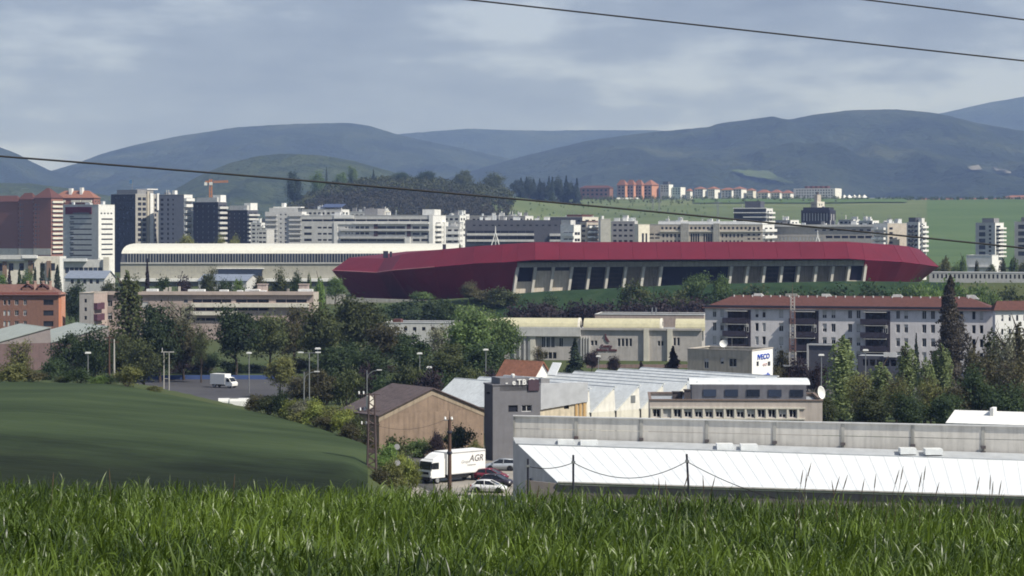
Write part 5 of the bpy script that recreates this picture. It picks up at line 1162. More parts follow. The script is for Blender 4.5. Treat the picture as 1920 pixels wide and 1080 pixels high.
# ---------------------------------------------------------------- trees and bushes
def leaf_quads(C, rs, size, outward=None, ob=0.6):
    n = len(C); nr = rs.normal(size=(n, 3))
    if outward is not None: nr = nr / (np.linalg.norm(nr, axis=1, keepdims=True) + 1e-9) + ob * outward
    nr /= np.linalg.norm(nr, axis=1, keepdims=True) + 1e-9
    a = np.cross(nr, rs.normal(size=(n, 3))); a /= np.linalg.norm(a, axis=1, keepdims=True) + 1e-9
    b = np.cross(nr, a); s1 = (size * (0.6 + 0.8 * rs.rand(n)))[:, None]; s2 = s1 * (0.45 + 0.4 * rs.rand(n))[:, None]
    V = np.stack([C - a * s1 * .5, C + b * s2 * .5 - a * s1 * .05, C + a * s1 * .5, C - b * s2 * .5 - a * s1 * .05], 1).reshape(-1, 3)
    return V, np.arange(4 * n).reshape(n, 4)
def crown_pts(kind, rs, n, hh, w):
    """leaf positions for a crown of total tree height hh and width w"""
    if kind in ('round', 'bare', 'bush'):
        nc = {'round': 46, 'bare': 40, 'bush': 26}[kind]
        zc, rz = (hh * .6, hh * .4) if kind != 'bush' else (hh * .5, hh * .5)
        d = rs.normal(size=(nc, 3)); d /= np.linalg.norm(d, axis=1, keepdims=True)
        rad = rs.rand(nc) ** .45 * .82; lump = 0.8 + 0.35 * rs.rand(nc)
        cc = d * (rad * lump)[:, None] * np.array([w / 2, w / 2, rz]); cc[:, 2] += zc
        if kind == 'bush': cc[:, 2] = np.abs(cc[:, 2])
        k = rs.randint(0, nc, n); g = rs.normal(size=(n, 3)); sc = (w * (.085 if kind != 'bare' else .075)) * (0.7 + .6 * rs.rand(nc))[k]
        P = cc[k] + g * sc[:, None] * np.array([1, 1, .75]); o = P - np.array([0, 0, zc * .9])
    elif kind == 'poplar':
        ns = 15; an = rs.rand(ns) * 6.283; ra = np.sqrt(rs.rand(ns)) * .72; ra[0] = 0; sx = np.stack([ra * np.cos(an), ra * np.sin(an)], 1)
        hk = 1 - .34 * ra ** 2 - .1 * rs.rand(ns); hk[0] = 1; k = rs.randint(0, ns, n); t = rs.rand(n) ** .85
        rad = np.interp(t, [0, .12, .5, .85, 1], [.3, .42, .4, .24, .05]) * w / 2; a = rs.rand(n) * 6.283; r = np.sqrt(rs.rand(n)) * rad
        sp_ = np.interp(t, [0, .3, 1], [.35, .95, .85]); wob = np.sin(t * 8 + k * 2.1) * .05 * w
        P = np.stack([r * np.cos(a) + sx[k, 0] * w / 2 * sp_ + wob, r * np.sin(a) + sx[k, 1] * w / 2 * sp_, hh * (.07 + .93 * t * hk[k])], 1); o = P * np.array([1, 1, .1])
    elif kind in ('conifer', 'cypress', 'sequoia'):
        t = rs.rand(n) ** (1.25 if kind == 'conifer' else 1.0)
        if kind == 'conifer': prof = (1 - t) * (.78 + .3 * np.abs(np.sin(t * 23)))
        elif kind == 'cypress': prof = np.interp(t, [0, .1, .4, .75, .95, 1], [.7, .95, 1, .75, .3, .02])
        else: prof = np.interp(t, [0, .1, .3, .48, .6, .72, .85, .95, 1], [.85, 1, .95, .9, .72, .42, .34, .2, .02])
        na = 15; k = rs.randint(0, na, n); a = k * 6.283 / na + t * 7 + rs.normal(size=n) * .2
        lump = .72 + .28 * np.sin(k * 12.9 + np.floor(t * 12) * 7.7)
        r = w / 2 * prof * (rs.rand(n) ** .4) * lump
        P = np.stack([r * np.cos(a), r * np.sin(a), hh * (.05 + .95 * t) - r * .25], 1); o = P * np.array([1, 1, 0]) + np.array([0, 0, .5])
    o = o / (np.linalg.norm(o, axis=1, keepdims=True) + 1e-9)
    return P, o
def tree_meshes(kind, seed, hh, w, nleaf, size):
    rs = np.random.RandomState(seed); P, o = crown_pts(kind, rs, nleaf, hh, w)
    v, f = leaf_quads(P, rs, size, o, 1.1)
    mb = MB(); r = random.Random(seed)
    tr = hh * .022 + .05
    if kind == 'bush':
        for k in range(6): a = k * 1.05; mb.tube((0, 0, -.2), (math.cos(a) * w * .25, math.sin(a) * w * .25, hh * .55), .06, .02, 5)
    else:
        top = {'round': .62, 'bare': .8, 'poplar': .9, 'conifer': .95, 'cypress': .9, 'sequoia': .96}[kind]
        pts = [Vector((r.uniform(-.02, .02) * hh * (i > 0), r.uniform(-.02, .02) * hh * (i > 0), hh * top * i / 4 - (.4 if i == 0 else 0))) for i in range(5)]
        for i in range(4): mb.tube(pts[i], pts[i + 1], tr * (1 - i * .2), tr * (1 - (i + 1) * .2), 7)
        nb = {'round': 11, 'bare': 26, 'poplar': 12}.get(kind, 0)
        for k in range(nb):
            t = r.uniform(.28, .98); i = min(3, int(t * 4)); base = pts[i].lerp(pts[i + 1], t * 4 - i); a = r.uniform(0, 6.28)
            if kind == 'poplar': e = base + Vector((math.cos(a) * w * .22, math.sin(a) * w * .22, hh * r.uniform(.12, .22)))
            else: e = base + Vector((math.cos(a) * w * r.uniform(.25, .42), math.sin(a) * w * r.uniform(.25, .42), hh * r.uniform(.08, .24)))
            mb.tube(base, e, tr * .4, tr * .12, 5)
            if kind == 'bare':
                for q in range(3):
                    mb.tube(base.lerp(e, .5 + .2 * q), base.lerp(e, .5 + .2 * q) + Vector((r.uniform(-1, 1), r.uniform(-1, 1), r.uniform(.5, 1.6))) * hh * .06, tr * .14, .015, 4)
    return v, f, mb
VAR = {}
def variant(kind, i):
    key = (kind, i)
    if key not in VAR:
        sp = {'round': (10, 8.5, 7500, .4), 'bare': (10, 7.5, 3000, .3), 'poplar': (12, 4.2, 4200, .34), 'conifer': (10, 5, 4500, .4), 'cypress': (10, 2.3, 3000, .28), 'sequoia': (20, 9.5, 12000, .44), 'bush': (3, 4.2, 3000, .22)}[kind]
        v, f, mb = tree_meshes(kind, 100 + 13 * i + len(kind), sp[0], sp[1], sp[2], sp[3])
        VAR[key] = (v, f, mb, sp, {})
    return VAR[key]
LEAF = {
 'olive': leaf('leaf_dark_olive', (0.047, 0.063, 0.025), (0.113, 0.132, 0.049)), 'dark': leaf('leaf_deep_green', (0.027, 0.047, 0.021), (0.066, 0.101, 0.039)),
 'brown': leaf('leaf_brown_olive', (0.062, 0.060, 0.031), (0.128, 0.119, 0.060)), 'mid': leaf('leaf_mid_green', (0.066, 0.108, 0.035), (0.155, 0.220, 0.074)),
 'fresh': leaf('leaf_fresh_green', (0.092, 0.160, 0.039), (0.200, 0.300, 0.085)), 'yellow': leaf('leaf_yellow_green', (0.163, 0.178, 0.035), (0.252, 0.306, 0.088)),
 'conif': leaf('leaf_conifer', (0.022, 0.036, 0.025), (0.047, 0.068, 0.039), trans=.1), 'sequoia': leaf('leaf_purple_brown', (0.032, 0.029, 0.023), (0.062, 0.052, 0.036), trans=.1),
 'plum': leaf('leaf_plum', (0.031, 0.023, 0.030), (0.062, 0.044, 0.047)), 'pinky': leaf('leaf_budding', (0.145, 0.141, 0.096), (0.252, 0.269, 0.176)), 'khaki': leaf('leaf_khaki', (0.109, 0.124, 0.042), (0.237, 0.240, 0.085)),
 'pop': leaf('leaf_poplar', (0.134, 0.177, 0.072), (0.252, 0.306, 0.137))}
_crown = {}
def plant(kind, i, mat, px, top, wpx, d, label, group=None, base=None, name=None, sink=0.1):
    v, f, mb, sp, cache = variant(kind, i)
    if mat not in cache: cache[mat] = mesh_np('crown', v, f, 4); cache[mat].materials.append(LEAF[mat])
    if 'trunk' not in cache: cache['trunk'] = mb.mesh('trunk', bark)
    x = X(px, d); g = h(x, d) if base is None else Z(base, d)
    hh = Z(top, d) - g; w = wpx / F * d
    nm = name or {'round': 'broadleaf_tree', 'bare': 'sparse_tree', 'poplar': 'poplar_tree', 'conifer': 'conifer_tree', 'cypress': 'cypress_tree', 'sequoia': 'giant_conifer', 'bush': 'bush'}[kind]
    o = thing(nm, label, 'bush' if kind == 'bush' else 'tree', (x, d, g - sink), rnd.uniform(0, 6.28), group)
    o.scale = (w / sp[1], w / sp[1], hh / sp[0])
    inst('crown', cache[mat], o); inst('stems' if kind == 'bush' else 'trunk', cache['trunk'], o)
    return o
TB = 'tree belt left of the school'
for q in [
 ('poplar', 0, 'olive', 240, 506, 78, 500, 'very tall slender tree rising in front of the pink block'),
 ('round', 0, 'dark', 300, 566, 100, 470, 'dark bushy tree right of the very tall slender tree'),
 ('bare', 0, 'pinky', 338, 553, 74, 505, 'budding pinkish tree in front of the pink block'),
 ('round', 1, 'brown', 345, 600, 90, 478, 'brownish tree below the budding pinkish tree'),
 ('bare', 1, 'olive', 377, 604, 46, 470, 'thin see-through tree left of the parked box van'),
 ('round', 2, 'dark', 442, 572, 96, 490, 'broad dark tree behind the parked box van'),
 ('round', 3, 'olive', 505, 586, 88, 500, 'dark olive tree right of the broad dark tree'),
 ('round', 0, 'brown', 552, 572, 84, 520, 'brown olive tree in the middle of the tree belt'),
 ('round', 1, 'olive', 604, 570, 104, 500, 'wide olive tree near the end of the pink block'),
 ('round', 2, 'olive', 668, 552, 116, 515, 'largest olive tree of the belt, left of the stadium prow base'),
 ('round', 3, 'brown', 722, 604, 100, 490, 'brown tree of the belt above the barn ridge'),
 ('round', 0, 'dark', 775, 622, 92, 470, 'dark tree behind the barn right end'),
 ('bare', 2, 'pinky', 826, 600, 74, 500, 'pale budding tree left of the bright green trees'),
 ('round', 1, 'mid', 882, 574, 112, 480, 'lighter green leafy tree left of the school'),
 ('round', 2, 'mid', 940, 588, 84, 495, 'light green tree touching the left end of the school'),
 ('round', 3, 'dark', 905, 640, 110, 440, 'dark low tree under the light green trees'),
 ('round', 0, 'olive', 838, 640, 90, 445, 'olive low tree behind the factory roof end'),
 ('round', 2, 'dark', 640, 640, 110, 440, 'dark low tree behind the barn roof'),
 ('round', 1, 'dark', 690, 650, 90, 430, 'dark low tree just left of the curved street lamp'),
 ('round', 3, 'khaki', 526, 664, 66, 428, 'small yellowish olive tree at the edge of the car park'),
 ('round', 0, 'brown', 598, 690, 84, 400, 'small brown tree behind the lamp posts near the barn'),
 ('round', 1, 'brown', 560, 705, 60, 400, 'low russet tree left of the lamp posts near the barn'),
 ('round', 0, 'dark', 128, 622, 76, 460, 'dark round tree in front of the green grey workshop'),
 ('round', 1, 'dark', 178, 614, 84, 450, 'dark tree left of the very tall slender tree'),
 ('round', 2, 'olive', 225, 620, 80, 460, 'olive tree at the foot of the very tall slender tree'),
 ('bare', 0, 'khaki', 36, 628, 62, 430, 'sparse budding tree before the workshop at the left edge'),
 ('round', 3, 'dark', 96, 668, 60, 420, 'low dark tree before the workshop wall'),
 ('round', 2, 'dark', 390, 660, 60, 500, 'low dark tree behind the thin see-through tree'),
 ('round', 1, 'olive', 270, 640, 80, 440, 'low olive tree beside the twin wooden frame pole')]:
    plant(*q, group=TB)
FB = 'bushes along the far edge of the crop field'
for q in [
 ('bush', 0, 'khaki', 22, 676, 86, 334, 'khaki bush at the left edge above the crop field'), ('bush', 1, 'brown', 60, 690, 60, 336, 'brown bush beside the khaki bush at the left edge'),
 ('bush', 2, 'dark', 148, 688, 62, 333, 'dark round bush on the crop field edge'), ('bush', 0, 'fresh', 184, 702, 44, 331, 'light green low bush left of the yellow green bush'),
 ('bush', 1, 'khaki', 238, 683, 56, 329, 'tall yellow green bush right of the two thin poles'), ('bush', 2, 'khaki', 290, 722, 42, 326, 'flat little bush on the crop field crest'),
 ('bush', 0, 'olive', 118, 702, 50, 334, 'low olive bush left of the dark round bush'), ('bush', 1, 'dark', 205, 700, 44, 333, 'dark low bush behind the two thin poles')]:
    plant(*q, group=FB)
HB = 'hedge bushes between crop field and barn'
for k, q in enumerate([
 ('bush', 0, 'brown', 478, 736, 50, 306), ('bush', 1, 'olive', 505, 738, 50, 304), ('bush', 2, 'dark', 526, 731, 44, 302), ('bush', 0, 'yellow', 548, 744, 60, 299), ('bush', 1, 'pinky', 566, 746, 50, 297), ('bush', 2, 'yellow', 592, 748, 66, 294),
 ('bush', 0, 'khaki', 622, 757, 60, 290), ('bush', 1, 'yellow', 645, 762, 54, 287), ('bush', 2, 'olive', 668, 776, 44, 283), ('bush', 0, 'khaki', 566, 765, 60, 295), ('bush', 1, 'brown', 610, 778, 64, 288), ('bush', 2, 'brown', 655, 790, 50, 280)]):
    o = plant(*q, ['brown bush at the upper left end of the hedge', 'olive bush second along the hedge from its upper end', 'dark green bush in the hedge near its upper end', 'yellow green bush in the upper middle of the hedge', 'pink flowering bush in the middle of the hedge', 'wide yellow green bush in the hedge centre',
       'khaki bush in the hedge left of the barn eaves', 'yellow bush of the hedge against the barn roof', 'small olive bush at the lower end of the hedge', 'khaki bush at the foot of the hedge centre', 'russet bush at the foot of the hedge', 'russet bush by the lower end of the hedge'][k], group=HB)
RB = 'roadside bushes by the truck'
for k, q in enumerate([
 ('bush', 0, 'fresh', 728, 826, 56, 262), ('bush', 1, 'yellow', 752, 846, 46, 258), ('bush', 2, 'khaki', 735, 862, 60, 250), ('bush', 0, 'yellow', 772, 858, 42, 262), ('bush', 1, 'fresh', 715, 850, 40, 255), ('bush', 2, 'brown', 712, 876, 50, 246), ('bush', 0, 'mid', 782, 818, 70, 318), ('bush', 1, 'dark', 858, 794, 66, 318), ('bush', 2, 'plum', 818, 808, 40, 316), ('bush', 0, 'olive', 740, 812, 60, 300), ('bush', 1, 'khaki', 893, 822, 30, 312), ('bush', 2, 'brown', 690, 800, 44, 292)]):
    plant(*q, ['fresh green bush beside the lattice pole', 'yellow green bush behind the round road sign', 'khaki bush at the wheat edge near the lattice pole', 'yellow bush left of the truck cab', 'fresh bush at the foot of the lattice pole', 'brown dry bush under the lattice pole', 'green bank below the barn end wall', 'large dark green bush behind the truck box', 'plum coloured bush left of the large dark bush', 'olive bush at the barn foot by the lane', 'small khaki bush between barn and grey office', 'brown bush at the barn lower corner'][k], group=RB)
# second row, behind the pink block and beside the stadium
SB = 'trees between the pink block and the arched hall'
for k, q in enumerate([
 ('cypress', 0, 'conif', 66, 500, 15, 700), ('cypress', 1, 'conif', 79, 491, 18, 705), ('cypress', 0, 'conif', 93, 502, 13, 700), ('cypress', 1, 'conif', 108, 496, 22, 690), ('cypress', 0, 'plum', 18, 500, 13, 720), ('cypress', 1, 'dark', 36, 505, 18, 715),
 ('round', 0, 'fresh', 5, 512, 34, 720), ('round', 1, 'mid', 52, 505, 36, 730), ('round', 2, 'dark', 142, 527, 52, 680), ('round', 3, 'olive', 206, 524, 44, 690), ('conifer', 0, 'plum', 276, 485, 30, 720), ('round', 0, 'dark', 302, 516, 50, 690), ('round', 1, 'plum', 346, 518, 46, 690), ('round', 2, 'olive', 391, 502, 36, 700), ('round', 3, 'dark', 418, 522, 44, 690),
 ('round', 0, 'brown', 488, 514, 40, 700), ('round', 1, 'olive', 524, 508, 44, 705), ('round', 2, 'dark', 556, 508, 34, 700), ('poplar', 0, 'mid', 580, 509, 16, 700), ('poplar', 1, 'fresh', 600, 516, 30, 690), ('round', 3, 'fresh', 628, 518, 40, 760), ('round', 0, 'mid', 450, 520, 36, 700), ('bush', 0, 'khaki', 596, 575, 30, 640), ('round', 1, 'olive', 255, 520, 40, 700)]):
    plant(*q, ['leftmost of the dark cypresses behind the brick flats', 'tallest of the dark cypresses behind the brick flats', 'thin dark cypress between two larger ones', 'rightmost broad dark cypress behind the brick flats', 'purplish cypress near the left picture edge', 'dark green cypress second from the left picture edge', 'fresh green tree at the left picture edge by the low hall', 'pale green tree before the low white hall', 'broad dark green tree right of the cypresses', 'olive tree behind the end block of the pink flats', 'pointed purplish conifer in front of the arched hall', 'dark tree right of the pointed conifer', 'plum coloured tree before the arched hall', 'olive tree before the blue roofed shed', 'dark tree beside the blue roofed shed', 'brownish tree right of the blue roofed shed', 'olive tree left of the bright poplars', 'dark narrow tree left of the bright poplars', 'thin green poplar by the stadium', 'bright green poplar by the stadium prow', 'fresh green tree touching the stadium prow', 'green tree in front of the arched hall middle', 'small khaki bush at the end of the pink block', 'olive tree left of the pointed conifer'][k], group=SB)
BB = 'shrubs on the grass bank before the stadium'
for k, q in enumerate([
 ('bush', 0, 'dark', 716, 567, 87, 690), ('bush', 1, 'dark', 765, 559, 87, 690), ('bush', 2, 'dark', 812, 563, 87, 690), ('round', 0, 'dark', 838, 558, 50, 680), ('round', 1, 'brown', 880, 528, 44, 735), ('bush', 1, 'brown', 905, 542, 72, 735), ('bush', 2, 'olive', 940, 539, 87, 730), ('bush', 0, 'plum', 972, 569, 87, 660), ('bush', 1, 'plum', 1012, 563, 101, 665), ('bush', 2, 'dark', 1030, 555, 72, 700), ('bush', 0, 'plum', 1085, 559, 101, 665), ('bush', 1, 'plum', 1130, 563, 87, 660), ('bush', 2, 'olive', 1192, 529, 95, 715), ('bush', 0, 'dark', 1215, 553, 101, 690), ('bush', 1, 'plum', 1180, 563, 87, 660), ('bush', 2, 'plum', 1240, 559, 95, 665), ('bush', 0, 'plum', 1300, 553, 101, 670), ('bush', 1, 'mid', 1308, 510, 63, 730), ('bush', 2, 'mid', 1352, 515, 43, 730), ('bush', 0, 'olive', 1262, 537, 87, 700), ('bush', 1, 'dark', 1345, 543, 87, 690),
 ('bush', 2, 'olive', 1420, 537, 130, 680), ('bush', 0, 'dark', 1490, 537, 130, 680), ('bush', 1, 'dark', 1560, 535, 130, 680), ('bush', 2, 'dark', 1630, 533, 130, 680), ('bush', 0, 'mid', 1705, 529, 101, 690), ('bush', 1, 'fresh', 1740, 527, 95, 690), ('bush', 2, 'fresh', 1780, 525, 87, 690), ('bush', 0, 'mid', 1815, 530, 101, 685), ('bush', 1, 'mid', 1850, 533, 87, 690), ('bush', 2, 'olive', 1895, 537, 101, 690), ('bush', 0, 'mid', 792, 545, 58, 745), ('bush', 1, 'olive', 690, 572, 72, 680)]):
    n_ = ['leftmost dark hedge shrub under the stadium prow', 'second dark hedge shrub under the stadium prow', 'third dark hedge shrub under the stadium prow', 'small dark tree at the right end of that hedge', 'bare brown tree against the dark red stadium wall', 'brown shrub beside the bare tree by the stadium wall', 'olive shrub at the start of the concrete front', 'plum shrub above the left school roof', 'large plum shrub above the gap between the school roofs', 'dark green shrub high on the bank above the gap', 'plum shrub left above the second school roof', 'plum shrub above the middle of the second school roof', 'tall olive shrub before the concrete front', 'dark shrub below the tall olive shrub', 'low plum shrub below the tall olive shrub', 'plum shrub above the right end of the second school roof', 'plum shrub beside the left end of the red roof', 'light green shrub before the dark glazed bay', 'small light green shrub right of the dark glazed bay', 'olive shrub on the bank under the dark glazed bay', 'dark shrub behind the left end of the red roof',
      'olive shrub behind the first roof hatch of the white flats', 'dark shrub between the first two roof hatches', 'dark shrub behind the second roof hatch', 'dark shrub between second and third roof hatches', 'green shrub behind the third roof hatch', 'bright green shrub left of the giant conifer top', 'bright green shrub behind the giant conifer top', 'green shrub right of the giant conifer top', 'green shrub behind the last roof hatch', 'olive shrub at the right picture edge above the red roof', 'small green shrub against the stadium wall foot', 'olive shrub at the left foot of the stadium'][k]
    plant(*q, n_, group=BB)
# right-hand side
RP = 'poplars on the right behind the warehouse'
for k, q in enumerate([
 ('poplar', 0, 'pop', 1578, 626, 82, 372), ('poplar', 1, 'pop', 1650, 676, 68, 375), ('poplar', 0, 'pop', 1702, 640, 62, 380), ('poplar', 1, 'pop', 1766, 640, 52, 378), ('poplar', 0, 'pop', 1735, 668, 50, 372), ('poplar', 1, 'brown', 1822, 640, 52, 385), ('poplar', 0, 'olive', 1858, 612, 54, 390), ('bare', 1, 'pinky', 1885, 606, 72, 380), ('poplar', 1, 'brown', 1912, 600, 60, 385), ('bare', 2, 'brown', 1850, 650, 90, 365), ('bare', 0, 'brown', 1900, 660, 90, 360), ('round', 1, 'dark', 1830, 690, 80, 350), ('bare', 0, 'khaki', 1610, 690, 70, 360), ('bare', 1, 'khaki', 1680, 700, 70, 355), ('bare', 2, 'khaki', 1745, 700, 70, 350), ('round', 2, 'olive', 1540, 735, 60, 345), ('conifer', 1, 'conif', 1500, 752, 22, 310), ('round', 3, 'brown', 1800, 720, 80, 350), ('round', 0, 'olive', 1630, 725, 80, 345), ('round', 2, 'dark', 1700, 735, 80, 342), ('round', 3, 'dark', 1770, 735, 80, 345), ('round', 1, 'dark', 1890, 720, 100, 345)]):
    plant(*q, ['tall full poplar right of the dark blue panelled block', 'shorter poplar second from the left in the right row', 'poplar left of the giant conifer', 'poplar in front of the giant conifer', 'small poplar between two taller ones by the giant conifer', 'brown poplar right of the giant conifer', 'slim olive poplar before the sunlit end of the flats', 'pinkish budding tree near the right edge', 'brown poplar at the right picture edge', 'bare brown tree in the right thicket', 'bare brown tree at the right edge thicket', 'dark tree at the foot of the right thicket', 'sparse khaki tree at the foot of the tall full poplar', 'sparse khaki tree under the shorter poplar', 'sparse khaki tree under the giant conifer', 'low olive tree right of the dish', 'small dark conifer at the right end of the window row', 'low brown tree left of the small white roof', 'low olive tree behind the parapet under the first poplars', 'low dark tree behind the parapet under the middle poplars', 'low dark tree behind the parapet under the giant conifer', 'low dark tree behind the small white roof'][k], group=RP)
for k in range(9):
    plant('bush', k % 3, ['dark', 'olive', 'plum'][k % 3], 612 + 38 * k + rnd.uniform(-6, 6), 684 + rnd.uniform(-8, 14), 74, 405 + rnd.uniform(-6, 10), ords[k] + ' from the left of the shrubs between the barn roof and the tree belt', group='shrubs behind the barn')
for k in range(16):
    plant('bush', k % 3, ['dark', 'plum', 'brown', 'dark'][k % 4], 120 + 44 * k + rnd.uniform(-6, 6), 672 + rnd.uniform(-8, 14), 66, 496 + rnd.uniform(-6, 10), ords[k] + ' from the left of the dark shrubs filling the foot of the tree belt', group='undergrowth of the tree belt')
plant('sequoia', 0, 'sequoia', 1782, 516, 88, 462, 'giant dark purplish conifer in front of the white flats')
plant('conifer', 0, 'conif', 1718, 624, 26, 462, 'small pointed conifer before the white flats left of the giant one')
for k, q in enumerate([('conifer', 1, 'conif', 1078, 634, 56, 500), ('round', 2, 'plum', 1110, 656, 34, 500), ('conifer', 0, 'plum', 1262, 648, 50, 500), ('bush', 0, 'plum', 1150, 664, 30, 505), ('cypress', 0, 'plum', 1202, 676, 12, 500), ('bare', 1, 'brown', 1010, 646, 36, 505), ('bush', 1, 'olive', 965, 668, 50, 480)]):
    plant(*q, ['dark conifer before the school wall left of the lettering', 'dark round tree right of the dark school conifer', 'purple conifer at the right part of the school', 'small plum bush under the school lettering', 'tiny dark cypress before the school', 'thin bare tree before the left school wing', 'olive bush by the orange roofed house'][k], group='school garden trees')
for k, q in enumerate([('bush', 0, 'brown', 1468, 650, 44, 445), ('bush', 1, 'plum', 1498, 664, 46, 440), ('bush', 2, 'plum', 1535, 680, 50, 435), ('bush', 0, 'brown', 1455, 680, 30, 430), ('bush', 1, 'plum', 1590, 690, 50, 430)]):
    plant(*q, ['brown bush right of the lettered white end wall', 'plum bush at the foot of the red lattice mast', 'plum bush below the dark blue panelled block', 'low brown bush against the lettered building', 'low plum bush left of the low dark blue building'][k], group='bushes by the lettered building')
# far trees of the city and the right-hand field
for k, q in enumerate([('round', 0, 'khaki', 348, 438, 48, 1080), ('round', 1, 'khaki', 415, 442, 30, 1070), ('round', 2, 'khaki', 440, 441, 34, 1070), ('poplar', 0, 'khaki', 1773, 478, 26, 930), ('poplar', 1, 'mid', 1806, 478, 22, 925), ('poplar', 0, 'olive', 1832, 486, 14, 920), ('poplar', 1, 'olive', 1880, 482, 22, 925), ('poplar', 0, 'mid', 1902, 480, 26, 930), ('round', 3, 'khaki', 1765, 490, 40, 940), ('round', 1, 'mid', 1795, 492, 40, 940), ('round', 2, 'khaki', 1925, 486, 40, 930), ('round', 0, 'olive', 1858, 494, 26, 935)]):
    plant(*q, ['khaki tree poking over the left part of the arched hall roof', 'small khaki tree before the first navy tower', 'khaki tree before the shorter navy tower', 'khaki poplar just right of the stadium tip', 'green poplar left of the blank white box hall', 'small dark poplar before the blank white box hall', 'olive poplar right of the blank white box hall', 'green poplar near the right edge under the cut tower', 'round khaki tree behind the right stadium tip', 'round green tree left of the box hall', 'khaki tree at the right edge by the long shed', 'olive tree at the right foot of the slim white tower'][k], group='trees around the box hall' if k > 2 else 'trees behind the arched hall')
# trees on the wooded hill crest
for k, q in enumerate([('round', 0, 'dark', 552, 319, 36, 2430), ('conifer', 0, 'conif', 612, 313, 14, 2430), ('round', 1, 'fresh', 596, 322, 30, 2420), ('round', 2, 'mid', 660, 310, 22, 2440), ('conifer', 1, 'conif', 700, 318, 18, 2440), ('round', 3, 'dark', 800, 320, 44, 2500), ('round', 0, 'olive', 868, 318, 40, 2500), ('round', 1, 'olive', 925, 324, 46, 2560), ('round', 2, 'fresh', 640, 322, 26, 2420), ('round', 3, 'dark', 750, 322, 40, 2460)]):
    plant(*q, ['round dark tree at the left end of the wooded hill crest', 'pointed dark conifer on the wooded hill crest', 'fresh green tree left of the pointed crest conifer', 'tall thin green tree on the hill crest', 'dark conifer in the middle of the hill crest', 'dark broad tree on the hill crest above the cable', 'olive tree on the hill crest right of centre', 'large olive tree beside the farmhouse', 'fresh green tree right of the pointed crest conifer', 'dark tree in the centre of the hill crest'][k], group='trees on the wooded hill crest')
for k in range(14):
    plant('conifer' if k % 3 else 'round', k % 2, 'conif', 968 + 8.6 * k + rnd.uniform(-2, 2), (333 if k % 3 else 336) + rnd.uniform(-4, 5), 25 + rnd.uniform(0, 6), 2720 + rnd.uniform(-20, 20), ords[k] + ' dark pine from the left in the row on the plateau', group='row of dark pines on the plateau', name='pine_tree')
# the wood itself: too dense to count
rs = np.random.RandomState(77)
def woodland(n, pxr, dr, hts, mats, label, nm, keep=lambda px, d: True, w=.8):
    P = []; 
    for _ in range(n):
        px = rs.uniform(*pxr); d = rs.uniform(*dr)
        if not keep(px, d): continue
        x = X(px, d); g = h(x, d); hh = rs.uniform(*hts)
        m = 46; u_ = rs.normal(size=(m, 3)); u_ /= np.linalg.norm(u_, axis=1, keepdims=True); u_ *= (rs.rand(m) ** .35)[:, None]
        P.append(u_ * np.array([hh * .3, hh * .3, hh * .48]) * w / .8 + np.array([x, d, g + hh * .5]))
    P = np.concatenate(P); V, Fc = leaf_quads(P, rs, 1.9 * hts[1] / 12, None)
    return stuff(link(nm, mesh_np(nm, V, Fc, 4), mats), label, 'wood')
woodland(1500, (520, 960), (2330, 2560), (8, 15), leaf('green_wood_leaf', (.028, .036, .016), (.09, .1, .036)), 'green tree tops along the crest of the wooded hill', 'woodland')
woodland(2300, (448, 960), (2120, 2460), (7, 12), leaf('wood_leaf', (.034, .034, .022), (.1, .092, .052)), 'dense mixed wood covering the hill behind the white blocks', 'woodland', lambda px, d: (px > 470 + (d - 2120) * .05 or rs.rand() < .4) and px < 1000 - (d - 2000) * .12 - 90 * rs.rand())
woodland(420, (1090, 1620), (2700, 2960), (3, 7), LEAF['olive'], 'scattered dark shrubs on the meadow below the plateau town', 'scrub', lambda px, d: d > 2860 or rs.rand() < .35)
woodland(170, (900, 1330), (2150, 2750), (2, 5), LEAF['mid'], 'scattered bushes on the pale slope right of the wood', 'scrub')
woodland(200, (1625, 1990), (2850, 2960), (3, 6), LEAF['dark'], 'dark hedge line under the row houses on the plateau', 'hedge_line')
woodland(240, (1742, 1990), (960, 1250), (2, 5), LEAF['khaki'], 'low khaki scrub at the foot of the green field', 'scrub')
woodland(300, (470, 880), (1400, 1600), (5, 9), LEAF['olive'], 'tree tops between the white blocks and the hill', 'woodland')
# grass on the stadium bank
bank_m = terrain('bank_grass', [(.014, .03, .014), (.022, .045, .02), (.035, .055, .024)], .15, bump=.2)
drape('grass_bank', lambda y: (X(930, y), X(1800, y)), 705, 765, 20, 60, bank_m, .06)
# ---------------------------------------------------------------- vehicles
tyre_m = black; rim_m = M('alloy_rim', (.45, .46, .48), rough=.35, metal=.6); lamp_g = M('headlamp_lens', (.6, .62, .65), rough=.1); tail_r = M('tail_lamp', (.3, .01, .01), rough=.2); cglass = glass('car_glass', (.012, .014, .018), .06, .6)
def wheel(parent, x, y, r, w):
    s = 1 if y > 0 else -1
    mb = MB(); mb.lathe([(r * .62, -w / 2), (r * .95, -w / 2), (r, -w / 4), (r, w / 4), (r * .95, w / 2), (r * .62, w / 2)], 18)
    o = mb.build('wheel', tyre_m, parent, True); o.location = (x, y, r); o.rotation_euler = (math.pi / 2, 0, 0)
    mb = MB(); mb.lathe([(.01, w * .36), (r * .2, w * .38), (r * .55, w * .3), (r * .63, w * .42), (r * .63, -w * .42), (.01, -w * .42)], 14)
    q = mb.build('rim', rim_m, o); q.rotation_euler = (0 if s < 0 else math.pi, 0, 0)
